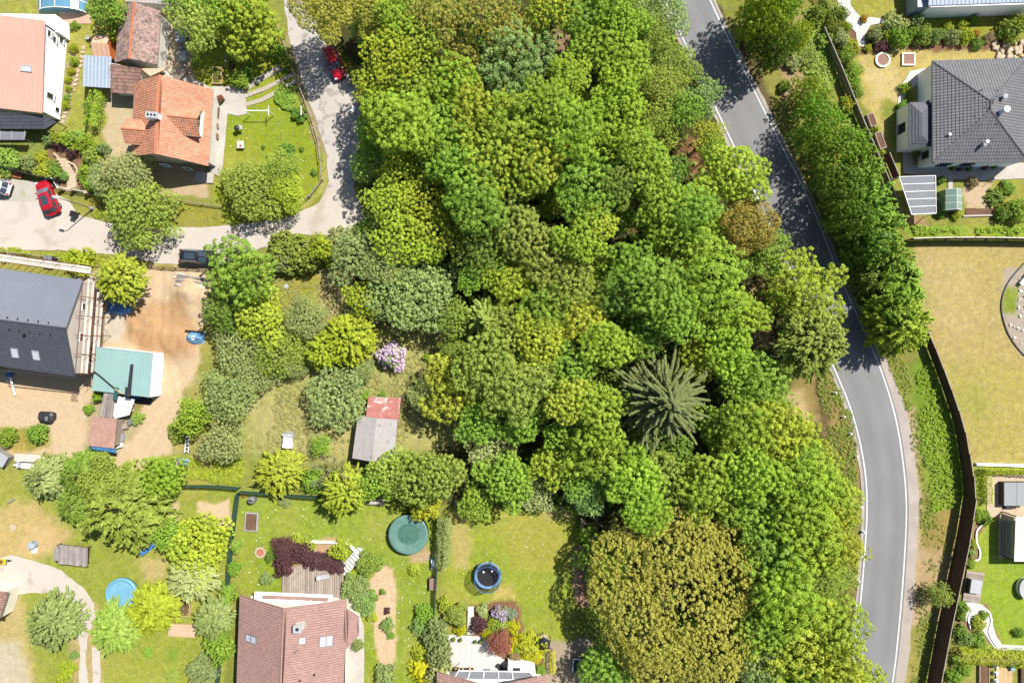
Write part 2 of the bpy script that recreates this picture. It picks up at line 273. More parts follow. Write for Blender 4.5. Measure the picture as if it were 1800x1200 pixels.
# ================================================================ THE GROUND: one sheet, coloured by what grows or lies on it
PAINT = [  # outline in photo pixels, colour it reads in sunlight, edge softness in metres, 1 = grass .. 0 = bare
 ([(-900,-600),(2700,-600),(2700,1800),(-900,1800)], (158,164,82), 1, 1),
 # wood floor
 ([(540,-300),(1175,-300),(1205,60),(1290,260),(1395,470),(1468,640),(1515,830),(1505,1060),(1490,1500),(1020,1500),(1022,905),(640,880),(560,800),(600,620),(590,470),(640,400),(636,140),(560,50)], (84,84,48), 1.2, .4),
 ([(1180,250),(1235,245),(1260,300),(1200,320)], (150,112,78), .8, .2),
 ([(1310,520),(1345,480),(1360,540),(1345,640),(1310,600)], (168,142,100), 1, .3),
 ([(960,30),(1030,50),(1040,110),(980,110)], (160,128,104), 1, .1),
 # old orchard clearing, dry grass
 ([(470,475),(600,470),(640,560),(720,580),(800,585),(850,640),(840,770),(700,812),(560,815),(430,800),(430,700),(520,640),(600,560)], (190,186,120), 1.2, .85),
 ([(440,720),(600,700),(620,790),(450,800)], (196,188,128), 1, .8),
 ([(490,478),(560,476),(560,520),(500,540)], (176,170,84), 1, 1),
 ([(560,480),(625,480),(600,560),(570,570)], (214,190,148), 1, .5),
 ([(330,770),(435,760),(430,850),(330,850)], (176,168,100), 1, .8),
 # garden of the orange-roofed house
 ([(332,65),(480,60),(512,110),(545,180),(574,260),(578,320),(560,350),(520,372),(392,376),(372,340),(392,300),(402,190),(345,152)], (164,178,62), .25, 1),
 ([(400,180),(540,180),(570,280),(565,340),(400,260)], (158,176,56), 2, 1),
 ([(182,100),(300,100),(345,150),(330,90),(335,20),(285,20),(275,110)], (222,205,172), .4, .1),
 ([(184,160),(250,160),(235,300),(180,300)], (214,194,156), .5, .2),
 ([(180,290),(365,288),(368,350),(300,350),(190,330)], (212,186,150), .4, .15),
 ([(284,20),(332,24),(335,120),(345,160),(280,130)], (220,202,172), .5, .1),
 # verge between the lane and the orange house
 ([(150,340),(300,355),(400,372),(520,378),(500,386),(380,394),(270,398),(150,372)], (166,164,76), .4, 1),
 ([(572,230),(580,330),(556,352),(520,376),(512,368),(560,340),(570,300),(560,220)], (190,184,112), .4, .7),
 ([(495,60),(510,60),(560,210),(575,270),(560,270),(530,180)], (176,162,118), .5, .6),
 # garden of the coral-roofed house
 ([(112,20),(200,10),(200,110),(150,160),(185,200),(180,260),(100,250),(105,210),(122,80)], (172,176,82), .4, 1),
 ([(106,210),(122,90),(135,90),(128,160),(112,215)], (186,164,140), .4, .2),
 ([(0,-200),(70,-200),(70,20),(0,16)], (168,172,86), .5, 1),
 ([(0,250),(80,240),(120,300),(110,330),(0,300)], (150,160,80), .5, .9),
 ([(82,240),(150,240),(160,330),(90,330)], (150,118,92), .4, .2),
 ([(-300,310),(70,320),(80,345),(60,360),(-300,345)], (206,196,172), .5, .3),
 # verge south of the lane, building site
 ([(-300,430),(210,446),(380,472),(360,490),(-300,470)], (170,166,86), .3, 1),
 ([(175,470),(366,470),(372,520),(350,600),(345,700),(300,790),(240,838),(150,836),(90,800),(-300,790),(-300,650),(140,650),(215,560)], (226,199,162), .5, .02),
 ([(215,540),(330,520),(352,600),(300,640),(220,600)], (208,168,122), 1.4, 0),
 ([(225,585),(300,590),(345,600),(335,625),(250,612)], (196,154,110), 1.0, 0),
 ([(130,480),(215,470),(225,560),(215,600),(175,590)], (220,206,186), .8, .02),
 ([(-300,655),(150,655),(145,690),(60,700),(-300,690)], (228,198,156), .6, 0),
 ([(-300,740),(70,752),(90,790),(-300,790)], (190,172,96), .6, .8),
 ([(40,748),(90,748),(92,775),(50,785)], (150,160,70), .6, 1),
 ([(150,700),(245,700),(255,740),(205,800),(150,790)], (196,180,140), .5, .3),
 ([(228,700),(258,700),(240,745),(220,745)], (168,160,90), .5, .9),
 ([(320,690),(350,640),(352,700),(340,780),(300,800)], (188,176,112), .6, .7),
 # gardens bottom left
 ([(-300,800),(240,840),(420,850),(415,1250),(-300,1250)], (164,176,78), .5, 1),
 ([(-300,930),(60,880),(130,940),(80,985),(-300,985)], (212,188,128), 1.5, .7),
 ([(40,930),(95,930),(95,972),(40,972)], (222,192,138), .8, .4),
 ([(-300,1040),(40,1040),(50,1120),(60,1200),(-300,1250)], (206,188,132), 1.2, .7),
 ([(-300,1110),(35,1130),(60,1250),(-300,1250)], (216,204,180), 1.2, .5),
 ([(352,880),(404,876),(406,925),(355,930)], (232,204,166), .35, .05),
 ([(280,890),(315,885),(315,915),(290,920)], (222,196,160), .5, .1),
 ([(250,985),(290,980),(290,1020),(250,1020)], (206,188,128), 1, .6),
 ([(200,1080),(420,1060),(420,1250),(190,1250)], (170,180,78), 1, 1),
 ([(120,1060),(170,1060),(180,1250),(130,1250)], (200,180,128), .8, .6),
 # lawn with the green pool, and the house with the deck
 ([(420,862),(560,872),(700,880),(770,905),(765,1250),(700,1250),(640,1250),(640,1100),(420,1040)], (156,176,66), .3, 1),
 ([(425,880),(700,880),(690,960),(620,970),(430,960)], (160,180,70), 1.5, 1),
 ([(482,950),(600,950),(610,1000),(480,1000)], (206,172,132), .5, .1),
 ([(670,990),(690,1000),(697,1040),(695,1100),(697,1145),(690,1180),(668,1180),(660,1130),(652,1080),(645,1030)], (228,198,158), .2, .03),
 ([(715,975),(755,960),(755,985),(715,990)], (206,176,136), .5, .1),
 ([(405,1040),(422,1040),(418,1250),(390,1250)], (140,150,70), .4, 1),
 # trampoline lawn
 ([(800,892),(1010,895),(1018,950),(1010,1000),(1015,1060),(985,1140),(960,1150),(900,1095),(790,1070),(778,1020),(785,960)], (168,182,72), .3, 1),
 ([(790,905),(825,905),(825,1000),(790,1000)], (206,188,120), .9, .6),
 ([(880,900),(990,910),(990,1000),(900,1000)], (182,180,84), 2, 1),
 ([(950,893),(1012,893),(1012,910),(960,910)], (206,186,130), .8, .5),
 ([(870,1030),(905,1030),(905,1055),(870,1055)], (206,190,110), .7, .7),
 ([(1003,960),(1022,955),(1050,1010),(1060,1120),(1030,1120),(1018,1060)], (196,152,124), .5, .05),
 ([(1004,965),(1010,965),(1020,1050),(1013,1055)], (218,186,150), .3, .05),
 ([(820,1060),(905,1060),(920,1110),(950,1120),(955,1180),(905,1180),(830,1130)], (150,112,86), .4, .05),
 ([(965,1130),(1040,1120),(1060,1250),(950,1250)], (186,168,144), .4, .1),
 # beside the main road
 ([(1440,655),(1470,655),(1500,730),(1512,800),(1510,880),(1514,1000),(1500,1100),(1455,1100),(1470,1000),(1480,860),(1440,740),(1380,700),(1400,660)], (166,142,92), .6, .6),
 ([(1430,680),(1445,670),(1480,790),(1495,860),(1480,860)], (124,104,74), .5, .4),
 ([(1375,690),(1410,690),(1440,740),(1400,740)], (212,182,136), .8, .2),
 ([(1250,-300),(1440,-300),(1490,120),(1600,380),(1600,560),(1700,820),(1705,1000),(1650,1300),(1580,1300),(1610,900),(1590,730),(1540,600),(1470,450),(1280,60)], (150,152,78), .5, .9),
 ([(1370,100),(1420,110),(1430,170),(1380,180)], (186,160,122), 1, .5),
 ([(1390,20),(1440,20),(1480,130),(1430,160)], (160,160,100), 1.2, .9),
 ([(1255,0),(1300,60),(1360,170),(1380,260),(1365,250),(1250,10)], (104,92,66), .5, .4),
 ([(1600,950),(1690,960),(1660,1100),(1600,1100)], (196,168,128), 1.0, .3),
 ([(1640,890),(1690,890),(1680,970),(1620,960)], (168,150,88), 1, .7),
 ([(1600,640),(1640,620),(1690,740),(1705,880),(1640,900),(1610,760)], (130,158,58), .7, 1),
 ([(1588,720),(1606,720),(1622,860),(1616,1010),(1596,1200),(1584,1200),(1602,1000),(1606,860)], (206,180,146), .6, .3),
 ([(1600,1100),(1660,1100),(1640,1300),(1575,1300)], (160,160,84), .8, .8),
 # gardens on the right
 ([(1500,-300),(2100,-300),(2100,60),(1520,50),(1470,0)], (168,172,72), .4, 1),
 ([(1470,30),(1560,60),(1800,70),(2100,70),(2100,110),(1700,92),(1520,96),(1490,60)], (140,104,82), .4, .1),
 ([(1510,95),(1720,84),(2100,84),(2100,300),(1600,300),(1565,260),(1520,180)], (206,188,118), .4, .8),
 ([(1520,120),(1565,115),(1590,180),(1545,190)], (220,200,140), 1.2, .5),
 ([(1548,180),(1600,180),(1600,290),(1570,290)], (150,160,72), 1, 1),
 ([(1590,395),(2100,395),(2100,418),(1605,418),(1590,405)], (150,178,62), .3, 1),
 ([(1560,380),(1630,380),(1640,396),(1580,400)], (180,150,110), .4, .3),
 ([(1700,312),(2100,305),(2100,385),(1700,372)], (172,170,82), .4, .9),
 ([(1695,318),(1745,320),(1735,365),(1695,365)], (216,192,158), .4, .1),
 ([(1610,430),(2100,430),(2100,816),(1712,816),(1690,740),(1640,610),(1615,540),(1605,470)], (198,180,122), .3, .9),
 ([(1640,640),(2100,640),(2100,816),(1712,816),(1690,740)], (194,182,108), 2.5, .95),
 ([(1620,450),(1700,440),(1740,560),(1680,600),(1640,560)], (204,184,130), 2, .8),
 ([(1765,470),(2100,450),(2100,640),(1800,625),(1772,585),(1760,540)], (190,176,160), .2, .1),
 ([(1768,500),(1790,500),(1790,555),(1762,555)], (146,166,66), .5, 1),
 ([(1715,820),(2100,820),(2100,1150),(1690,1150),(1700,1000)], (162,188,66), .3, 1),
 ([(1715,912),(1735,920),(1722,945),(1725,980),(1700,1000)], (158,120,92), .2, .1),
 ([(1680,1080),(1740,1060),(1745,1100),(1760,1130),(1690,1135)], (168,132,104), .2, .1),
]
def inside_dist(px, py, poly):
    n = len(poly); ins = np.zeros(px.shape, bool); d2 = np.full(px.shape, 1e18)
    for i in range(n):
        x0, y0 = poly[i]; x1, y1 = poly[(i+1) % n]
        if y0 != y1:
            c = ((y0 > py) != (y1 > py)) & (px < (x1-x0)*(py-y0)/(y1-y0)+x0); ins ^= c
        dx, dy = x1-x0, y1-y0; L = dx*dx+dy*dy or 1e-9
        t = np.clip(((px-x0)*dx+(py-y0)*dy)/L, 0, 1); d2 = np.minimum(d2, (px-x0-t*dx)**2+(py-y0-t*dy)**2)
    d = np.sqrt(d2); return np.where(ins, d, -d)

STEP = .34
gx = np.concatenate([[-2200, -420, -200, -100, -80], np.arange(-71, 71.01, STEP), [80, 100, 200, 420, 2200]])
gy = np.concatenate([[-2200, -420, -150, -90, -65], np.arange(-50, 50.01, STEP), [65, 90, 150, 420, 2200]])
XX, YY = np.meshgrid(gx, gy); XX = XX.ravel(); YY = YY.ravel()
wx = XX+(fbm(XX, YY, 1.6, 3)-.5)*1.6; wy = YY+(fbm(XX, YY, 1.6, 8)-.5)*1.6
colr = np.zeros((len(XX), 4))
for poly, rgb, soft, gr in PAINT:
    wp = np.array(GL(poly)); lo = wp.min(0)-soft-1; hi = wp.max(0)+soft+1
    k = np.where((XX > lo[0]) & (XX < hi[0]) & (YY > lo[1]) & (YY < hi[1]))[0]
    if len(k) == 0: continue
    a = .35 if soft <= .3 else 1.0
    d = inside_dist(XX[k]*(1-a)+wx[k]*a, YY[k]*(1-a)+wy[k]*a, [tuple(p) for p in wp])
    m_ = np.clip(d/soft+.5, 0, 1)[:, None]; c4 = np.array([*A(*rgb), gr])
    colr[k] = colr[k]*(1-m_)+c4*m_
# dry and lush patches in the grass (its own colour, metre-sized)
pn = fbm(XX, YY, 5.5, 21); g_ = colr[:, 3:4]
dry = np.clip((pn-.52)*4, 0, 1)[:, None]*g_*.30; lush = np.clip((.44-pn)*4, 0, 1)[:, None]*g_*.30
colr[:, :3] = colr[:, :3]*(1-dry)+np.array(A(208, 190, 112))*dry
colr[:, :3] = colr[:, :3]*(1-lush)+np.array(A(132, 164, 54))*lush
colr[:, :3] *= (1-.03*colr[:, 3:4]*np.array([2.6, 3.2, 8.0]))
ZZ = -.035-.07*fbm(XX, YY, 1.1, 30)
def bump_at(px, py, r, h):
    cx, cy = G2(px, py); return h*np.exp(-(((XX-cx)**2+(YY-cy)**2)/r**2))
far = (np.abs(XX) > 72) | (np.abs(YY) > 51)
heap = bump_at(335, 520, 2.2, 1.1)+bump_at(250, 580, 2.6, .7)+bump_at(290, 606, 2.0, .6)+bump_at(325, 610, 1.6, .5)
ZZ = ZZ+heap*(1+1.3*(fbm(XX, YY, .9, 40)-.5))
for (a_, b_) in (((285, 480), (280, 600)), ((300, 480), (297, 600)), ((297, 600), (322, 700)), ((280, 600), (305, 700)), ((322, 700), (250, 815)), ((305, 700), (240, 795))):
    pa, pb = np.array(G2(*a_)), np.array(G2(*b_)); dd = pb-pa; t = np.clip(((XX-pa[0])*dd[0]+(YY-pa[1])*dd[1])/(dd@dd), 0, 1)
    ZZ -= .13*np.exp(-(((XX-pa[0]-t*dd[0])**2+(YY-pa[1]-t*dd[1])**2)/.10))
NX, NY = len(gx), len(gy)
idx = np.arange(NX*NY).reshape(NY, NX)
quads = np.stack([idx[:-1, :-1], idx[:-1, 1:], idx[1:, 1:], idx[1:, :-1]], -1).reshape(-1, 4)

def ground_material():
    m = bpy.data.materials.new('ground'); m.use_nodes = True; t = m.node_tree; b = t.nodes['Principled BSDF']; b.inputs['Roughness'].default_value = .95; b.inputs['Specular IOR Level'].default_value = .1
    at = t.nodes.new('ShaderNodeAttribute'); at.attribute_name = 'col'; geo = t.nodes.new('ShaderNodeNewGeometry')
    def noise(sc, det, dist=0):
        n = t.nodes.new('ShaderNodeTexNoise'); n.inputs['Scale'].default_value = sc; n.inputs['Detail'].default_value = det; n.inputs['Distortion'].default_value = dist
        t.links.new(geo.outputs['Position'], n.inputs['Vector']); return n.outputs[0]
    def mapr(s_, lo, hi, a=.3, c=.7):
        n = t.nodes.new('ShaderNodeMapRange'); n.inputs[1].default_value = a; n.inputs[2].default_value = c; n.inputs[3].default_value = lo; n.inputs[4].default_value = hi; t.links.new(s_, n.inputs[0]); return n.outputs[0]
    def mth(op, a, c):
        n = t.nodes.new('ShaderNodeMath'); n.operation = op
        for i, q in enumerate((a, c)):
            if isinstance(q, (int, float)): n.inputs[i].default_value = q
            else: t.links.new(q, n.inputs[i])
        return n.outputs[0]
    fine = noise(5.5, 6, .3); mid = noise(1.3, 5, .5); blade = noise(17, 4)
    f = mth('MULTIPLY', mapr(fine, .84, 1.16), mapr(mid, .88, 1.12)); f = mth('MULTIPLY', f, mapr(blade, .76, 1.24))
    amt = t.nodes.new('ShaderNodeMapRange'); amt.inputs[3].default_value = .42; amt.inputs[4].default_value = 1.15; t.links.new(at.outputs['Alpha'], amt.inputs[0])
    f = mth('ADD', mth('MULTIPLY', mth('SUBTRACT', f, 1.0), amt.outputs[0]), 1.0)
    hs = t.nodes.new('ShaderNodeHueSaturation'); t.links.new(at.outputs['Color'], hs.inputs['Color'])
    t.links.new(mapr(noise(2.4, 6, .6), .484, .514), hs.inputs['Hue']); t.links.new(mapr(noise(3.7, 6, .3), .84, 1.12), hs.inputs['Saturation']); t.links.new(f, hs.inputs['Value'])
    t.links.new(hs.outputs[0], b.inputs['Base Color'])
    bp = t.nodes.new('ShaderNodeBump'); bp.inputs['Strength'].default_value = .7; bp.inputs['Distance'].default_value = .09
    t.links.new(noise(8, 5), bp.inputs['Height']); t.links.new(bp.outputs[0], b.inputs['Normal']); return m
GMAT = ground_material()
def ground_piece(name, faces):
    used = np.unique(faces); remap = np.full(NX*NY, -1); remap[used] = np.arange(len(used))
    me = bpy.data.meshes.new(name); f = remap[faces]
    me.vertices.add(len(used)); me.vertices.foreach_set('co', np.stack([XX[used], YY[used], ZZ[used]], 1).ravel())
    me.loops.add(f.size); me.loops.foreach_set('vertex_index', f.ravel().astype(np.int32))
    me.polygons.add(len(f)); me.polygons.foreach_set('loop_start', np.arange(0, f.size, 4, dtype=np.int32)); me.polygons.foreach_set('loop_total', np.full(len(f), 4, np.int32))
    me.update(calc_edges=True); me.polygons.foreach_set('use_smooth', [True]*len(f))
    ca = me.color_attributes.new('col', 'FLOAT_COLOR', 'POINT'); ca.data.foreach_set('color', colr[used].ravel())
    me.materials.append(GMAT); o = link(name, me); o['kind'] = 'structure'; return o
LAWNS = [
 [(332,65),(480,60),(512,110),(545,180),(574,260),(578,320),(560,350),(520,372),(392,376),(372,340),(392,300),(402,190),(345,152)],
 [(420,862),(560,872),(700,880),(770,905),(765,1250),(640,1250),(640,1000),(600,960),(480,955),(470,1040),(420,1040)],
 [(800,892),(1010,895),(1018,950),(1010,1000),(1015,1060),(985,1140),(960,1150),(900,1095),(790,1070),(778,1020),(785,960)],
 [(1510,95),(1720,84),(1820,84),(1820,130),(1660,110),(1600,300),(1565,260),(1520,180)],
 [(1610,430),(1830,430),(1830,816),(1712,816),(1690,740),(1640,610),(1615,540),(1605,470)],
 [(1730,900),(1830,900),(1830,1130),(1760,1130),(1740,1060),(1728,980)],
 [(1500,-60),(1830,-60),(1830,40),(1540,40),(1500,10)],
]
fc = np.stack([XX[quads].mean(1), YY[quads].mean(1)], 1); lab = np.zeros(len(quads), int)
for i, pl in enumerate(LAWNS): lab[inside_dist(fc[:, 0], fc[:, 1], GL(pl)) > 0] = i+1
site = inside_dist(fc[:, 0], fc[:, 1], GL([(175,475),(366,474),(372,520),(350,600),(345,700),(300,790),(240,838),(150,836),(90,800),(-60,790),(-60,650),(140,650),(215,560)])) > 0
lab[site & (lab == 0)] = 99
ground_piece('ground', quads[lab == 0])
for i in range(len(LAWNS)): ground_piece('lawn', quads[lab == i+1])
ground_piece('bare_earth', quads[lab == 99])

# ================================================================ main road, lane, drives and paths
def sheet(name, pts, z, m, jit=0.0, seg=.5, kind='structure', thick=.02):
    P2 = []
    for i, p in enumerate(pts):
        q = pts[(i+1) % len(pts)]; n = max(1, int(math.hypot(q[0]-p[0], q[1]-p[1])/seg)) if jit else 1
        for k in range(n):
            t = k/n; x = p[0]+(q[0]-p[0])*t; y = p[1]+(q[1]-p[1])*t
            if jit: x += (float(fbm(x, y, 1.1, 51))-.5)*2*jit; y += (float(fbm(x, y, 1.1, 57))-.5)*2*jit
            P2.append((x, y))
    b = MB(); b.prism(P2, z-thick, z); o = b.build(name, m)
    if kind: o['kind'] = kind
    return o
def asphalt_mat():
    m = mat('asphalt', A(150, 149, 150), .85, .06, .12, .07, 6, bump=.008, bs=40, spec=.25, av=.15); return m
X['asphalt'] = asphalt_mat(); X['shoulder'] = mat('gravel_shoulder', A(196, 184, 174), .95, .12, .5, .12, 10, bump=.02, bs=20)
X['lane'] = mat('pale_lane', A(222, 212, 200), .95, .05, .22, .06, 7, bump=.012, bs=16, tint=(A(208, 194, 178), .35, .52))
X['lanerough'] = mat('rough_lane', A(214, 206, 198), .95, .06, .5, .14, 6, bump=.03, bs=10, tint=(A(178, 168, 160), .9, .52))
X['roadline'] = mat('road_paint', A(246, 246, 244), .7, .06, .4, .08, 9, tint=(A(196, 194, 190), 3.0, .60))
X['drive'] = mat('sandy_drive', A(224, 214, 202), .95, .05, .4, .06, 8, bump=.01, tint=(A(204, 190, 174), .5, .56))
LL = smooth_line([(1120,-110),(1168,0),(1204,76),(1238,148),(1284,244),(1334,352),(1386,464),(1430,560),(1466,646),(1492.5,710),(1511,774),(1521.7,838),(1524,897),(1520.5,967),(1513,1054),(1505,1118),(1493,1200),(1474,1320)])
RR = smooth_line([(1196,-110),(1248,0),(1282,72),(1330,168),(1374,256),(1426,360),(1478,490),(1524.6,593),(1551,657),(1574,733),(1587,809),(1593,879),(1592,943),(1586,1037),(1577,1136),(1569,1200),(1552,1320)])
LLw, RRw = GL(LL), GL(RR)
LO, RO = offset(LLw, -.32), offset(RRw, .32)
LO = offset(LLw, -.30); RO = offset(RRw, .30)
if LO[0][0] > LLw[0][0]: LO = offset(LLw, .30); RO = offset(RRw, -.30)
def strip_sheet(name, a, b, z, m, t=.03):
    mb = MB(); n = len(a)
    mb.add([(p[0], p[1], z) for p in a]+[(p[0], p[1], z) for p in b]+[(p[0], p[1], z-t) for p in a]+[(p[0], p[1], z-t) for p in b],
           [(i, i+1, n+i+1, n+i) for i in range(n-1)] + [(2*n+i, 2*n+i+1, i+1, i) for i in range(n-1)] + [(n+i, n+i+1, 3*n+i+1, 3*n+i) for i in range(n-1)])
    o = mb.build(name, m); o['kind'] = 'structure'; return o
# make both rails the same length for the strip
def resample(P, n):
    P = np.array(P); d = np.r_[0, np.cumsum(np.hypot(*np.diff(P, axis=0).T))]; t = np.linspace(0, d[-1], n)
    return list(zip(np.interp(t, d, P[:, 0]), np.interp(t, d, P[:, 1])))
NR = 110
LOr, ROr = resample(LO, NR), resample(RO, NR)
def road_sheet():
    mb = MB(); cols = 13; A_, B_ = np.array(LOr), np.array(ROr); prof = [.30, .50, .62, .40, .34, .52, .64, .60, .40, .36, .60, .55, .30]
    vs = []; at_ = []
    for i in range(NR):
        for k in range(cols):
            p = A_[i]+(B_[i]-A_[i])*k/(cols-1); vs.append((p[0], p[1], 0.0)); at_.append(float(np.clip(prof[k]+(fbm(p[0]*.4, p[1]*.4, 1.5, 71)-.5)*.9, 0, 1)))
    mb.add(vs, [(i*cols+k, (i+1)*cols+k, (i+1)*cols+k+1, i*cols+k+1) for i in range(NR-1) for k in range(cols-1)]); mb.a = at_
    o = mb.build('road', X['asphalt']); o['kind'] = 'structure'; return o
road_sheet()
Sh0, Sh1 = ROr, offset(ROr, -.001)
shoulder_out = []
for i, p in enumerate(ROr):
    a = ROr[max(0, i-1)]; b = ROr[min(NR-1, i+1)]; dx, dy = b[0]-a[0], b[1]-a[1]; l = math.hypot(dx, dy)
    py_ = 600-p[1]/S; wdt = .35 if py_ < 560 else min(1.25, .35+(py_-560)/180)
    wdt += float(fbm(p[0], p[1], 2.0, 61)-.5)*.35
    shoulder_out.append((p[0]-dy/l*wdt, p[1]+dx/l*wdt))
strip_sheet('road_shoulder', [(p[0]-.1, p[1]) for p in ROr], shoulder_out, -.006, X['shoulder'])
shl = []
for i, p in enumerate(LOr):
    a = LOr[max(0, i-1)]; b = LOr[min(NR-1, i+1)]; dx, dy = b[0]-a[0], b[1]-a[1]; l = math.hypot(dx, dy); wdt = .38+float(fbm(p[0], p[1], 2.0, 64)-.5)*.3
    shl.append((p[0]+dy/l*wdt, p[1]-dx/l*wdt))
strip_sheet('road_shoulder', [(p[0]+.1, p[1]) for p in LOr], shl, -.006, X['shoulder'])
for nm, rail in (('road_marking', LLw), ('road_marking', RRw)):
    r_ = resample(rail, 220); strip_sheet(nm, offset(r_, .085), offset(r_, -.085), .006, X['roadline'], .004)

lane_up = [(490,-120),(497,0),(507,60),(520,110),(537,160),(558,220),(574,270),(579,318),(562,354),(512,381),(440,395),(380,398),(300,401),(270,400),(270,462),(380,470),(470,432),(500,413),(600,412),(645,385),(622,330),(628,280),(634,220),(634,170),(612,130),(578,90),(556,40),(538,0),(525,-120)]
sheet('lane', GL(lane_up), -.004, X['lanerough'], .22, .5)
lane_lo = [(-220,322),(60,330),(75,330),(120,352),(138,378),(205,396),(275,401),(400,397.5),(512,382),(560,356),(577,330),(619,325),(640,384),(598,411),(500,412),(468,431),(365,468),(275,462),(200,447),(100,440),(-220,434)]
sheet('lane', GL(lane_lo), .001, X['lane'], .12, .5)
sheet('parking_strip', GL([(-220,300),(60,318),(76,335),(62,356),(-220,340)]), .006, mat('crushed_stone', A(206,200,186), .95, .06, .6, .14, 9, bump=.02, tint=(A(176,178,140), .5, .56)), .12)
sheet('driveway', GL([(-220,985),(-5,980),(20,978),(60,984),(110,1003),(145,1030),(165,1062),(168,1085),(155,1110),(152,1140),(156,1320),(136,1320),(140,1140),(134,1110),(128,1075),(110,1050),(80,1040),(40,1044),(-220,1046)]), -.002, X['drive'], .3)
sheet('driveway', GL([(162,1135),(175,1140),(182,1320),(165,1320)]), -.002, X['drive'], .12)
# garden paths of the orange house: two wheel tracks and a curved path, laid in stones
def stone_path(label_name, pts, width, step, m, z=.01, jx=.1):
    P2 = resample(GL(pts), max(2, int(sum(math.hypot(a[0]-b[0], a[1]-b[1]) for a, b in zip(GL(pts)[:-1], GL(pts)[1:]))/step)))
    base = MB(); L, R = offset(P2, width/2), offset(P2, -width/2)
    base_o = sheet(label_name, L+R[::-1], -.003, m, .06, .4)
    return base_o, P2
X['pathslab'] = mat('path_slab', A(206, 196, 178), .95, .12, .8, .12, 8, av=.1, bump=.01)
for pts in ([(425,160),(455,140),(475,128),(500,116),(512,108)], [(432,168),(460,158),(485,146),(516,130)], [(434,183),(460,176),(490,160),(520,142)]):
    o_, P2 = stone_path('path', pts, .75 if pts[0][0] == 425 else .55, .5, X['pathslab'])
    sl_ = MB(); sl_.box((0, 0, 0), (.46, .50, .05)); proto = sl_.build('slab', X['pathslab'], o_); proto.location = (P2[0][0], P2[0][1], .012)
    for k, p in enumerate(P2[1:]):
        c = proto.copy(); COL.objects.link(c); a = P2[k]; c.location = (p[0], p[1], .012+random.uniform(-.004, .006)); c.rotation_euler = (0, 0, math.atan2(p[1]-a[1], p[0]-a[0])+random.uniform(-.12, .12))
sheet('paving', GL([(372,152),(420,152),(432,168),(434,200),(418,204),(400,200),(392,290),(385,310),(368,300),(376,165)]), .004, X['concrete'], .06)
sheet('paving', GL([(290,120),(345,140),(378,158),(376,168),(340,158),(285,140)]), -.001, X['concrete'], .06)
# ================================================================ VEGETATION: crown and trunk shapes
def nrm(v): return v/np.maximum(1e-9, np.linalg.norm(v, axis=-1, keepdims=True))
def leaf_arrays(C, N, size, var, aspect=1.0, T=None, rng=RNG):
    n = len(C); N = nrm(N)
    if T is None: T = rng.normal(size=(n, 3))
    T = nrm(T-N*np.sum(T*N, 1, keepdims=True)); B = np.cross(N, T)
    size = np.broadcast_to(np.asarray(size, float), (n,))[:, None]
    a = T*size*.5*aspect; b = B*size*.5/(aspect**.5)
    V = np.stack([C-a, C-b*.9+a*.15, C+a, C+b*.9+a*.15], 1)
    return V, np.repeat(np.asarray(var)[:, None], 4, 1)
def quad_mesh(name, V, var, m):
    n = len(V); me = bpy.data.meshes.new(name)
    me.vertices.add(4*n); me.vertices.foreach_set('co', V.reshape(-1).astype(np.float32))
    me.loops.add(4*n); me.loops.foreach_set('vertex_index', np.arange(4*n, dtype=np.int32))
    me.polygons.add(n); me.polygons.foreach_set('loop_start', np.arange(0, 4*n, 4, dtype=np.int32)); me.polygons.foreach_set('loop_total', np.full(n, 4, np.int32))
    me.update(calc_edges=True)
    at = me.attributes.new('v', 'FLOAT', 'POINT'); at.data.foreach_set('value', np.clip(var, 0, 1).reshape(-1).astype(np.float32))
    me.materials.append(m); return me
def lobed_points(rng, R, Hc, nl, n, low=-.15, ecc=1.0, lob=(.18, .40), fl=.42):
    """Points spread over the outside of a crown made of overlapping lobes, with the lobe's outward direction."""
    cs = [(0, 0, .50*Hc)]; rs = [.56*R]
    for i in range(nl):
        t = i*2.39996+rng.uniform(-.6, .6); q = rng.uniform(.36, .90); cs.append((q*R*math.cos(t)*ecc, q*R*math.sin(t), Hc*rng.uniform(.26, .62)*(1.15-.5*q))); rs.append(R*rng.uniform(*lob)*(1.2-.4*q))
    cs, rs = np.array(cs), np.array(rs); w_ = rs**2/np.sum(rs**2)
    k = rng.choice(len(rs), size=n, p=w_); d = nrm(rng.normal(size=(n, 3))); d[:, 2] = np.where(d[:, 2] < low, -d[:, 2], d[:, 2])
    P = cs[k]+d*rs[k][:, None]*np.array([1, 1, Hc/R*fl])
    D = np.linalg.norm((P[:, None, :]-cs[None])/(rs[None, :, None]*np.array([1, 1, Hc/R*fl])), axis=2); D[np.arange(n), k] = 9
    keep = D.min(1) > .86
    return P[keep], d[keep], cs, rs
def thin(P, dmin, mx=9999):
    out_ = []; Q = np.empty((0, 3))
    for i, p in enumerate(P):
        if len(Q) == 0 or np.min(np.sum((Q-p)**2, 1)) > (dmin*dmin if np.isscalar(dmin) else dmin[i]**2):
            out_.append(i); Q = np.vstack([Q, p])
            if len(out_) >= mx: break
    return np.array(out_)
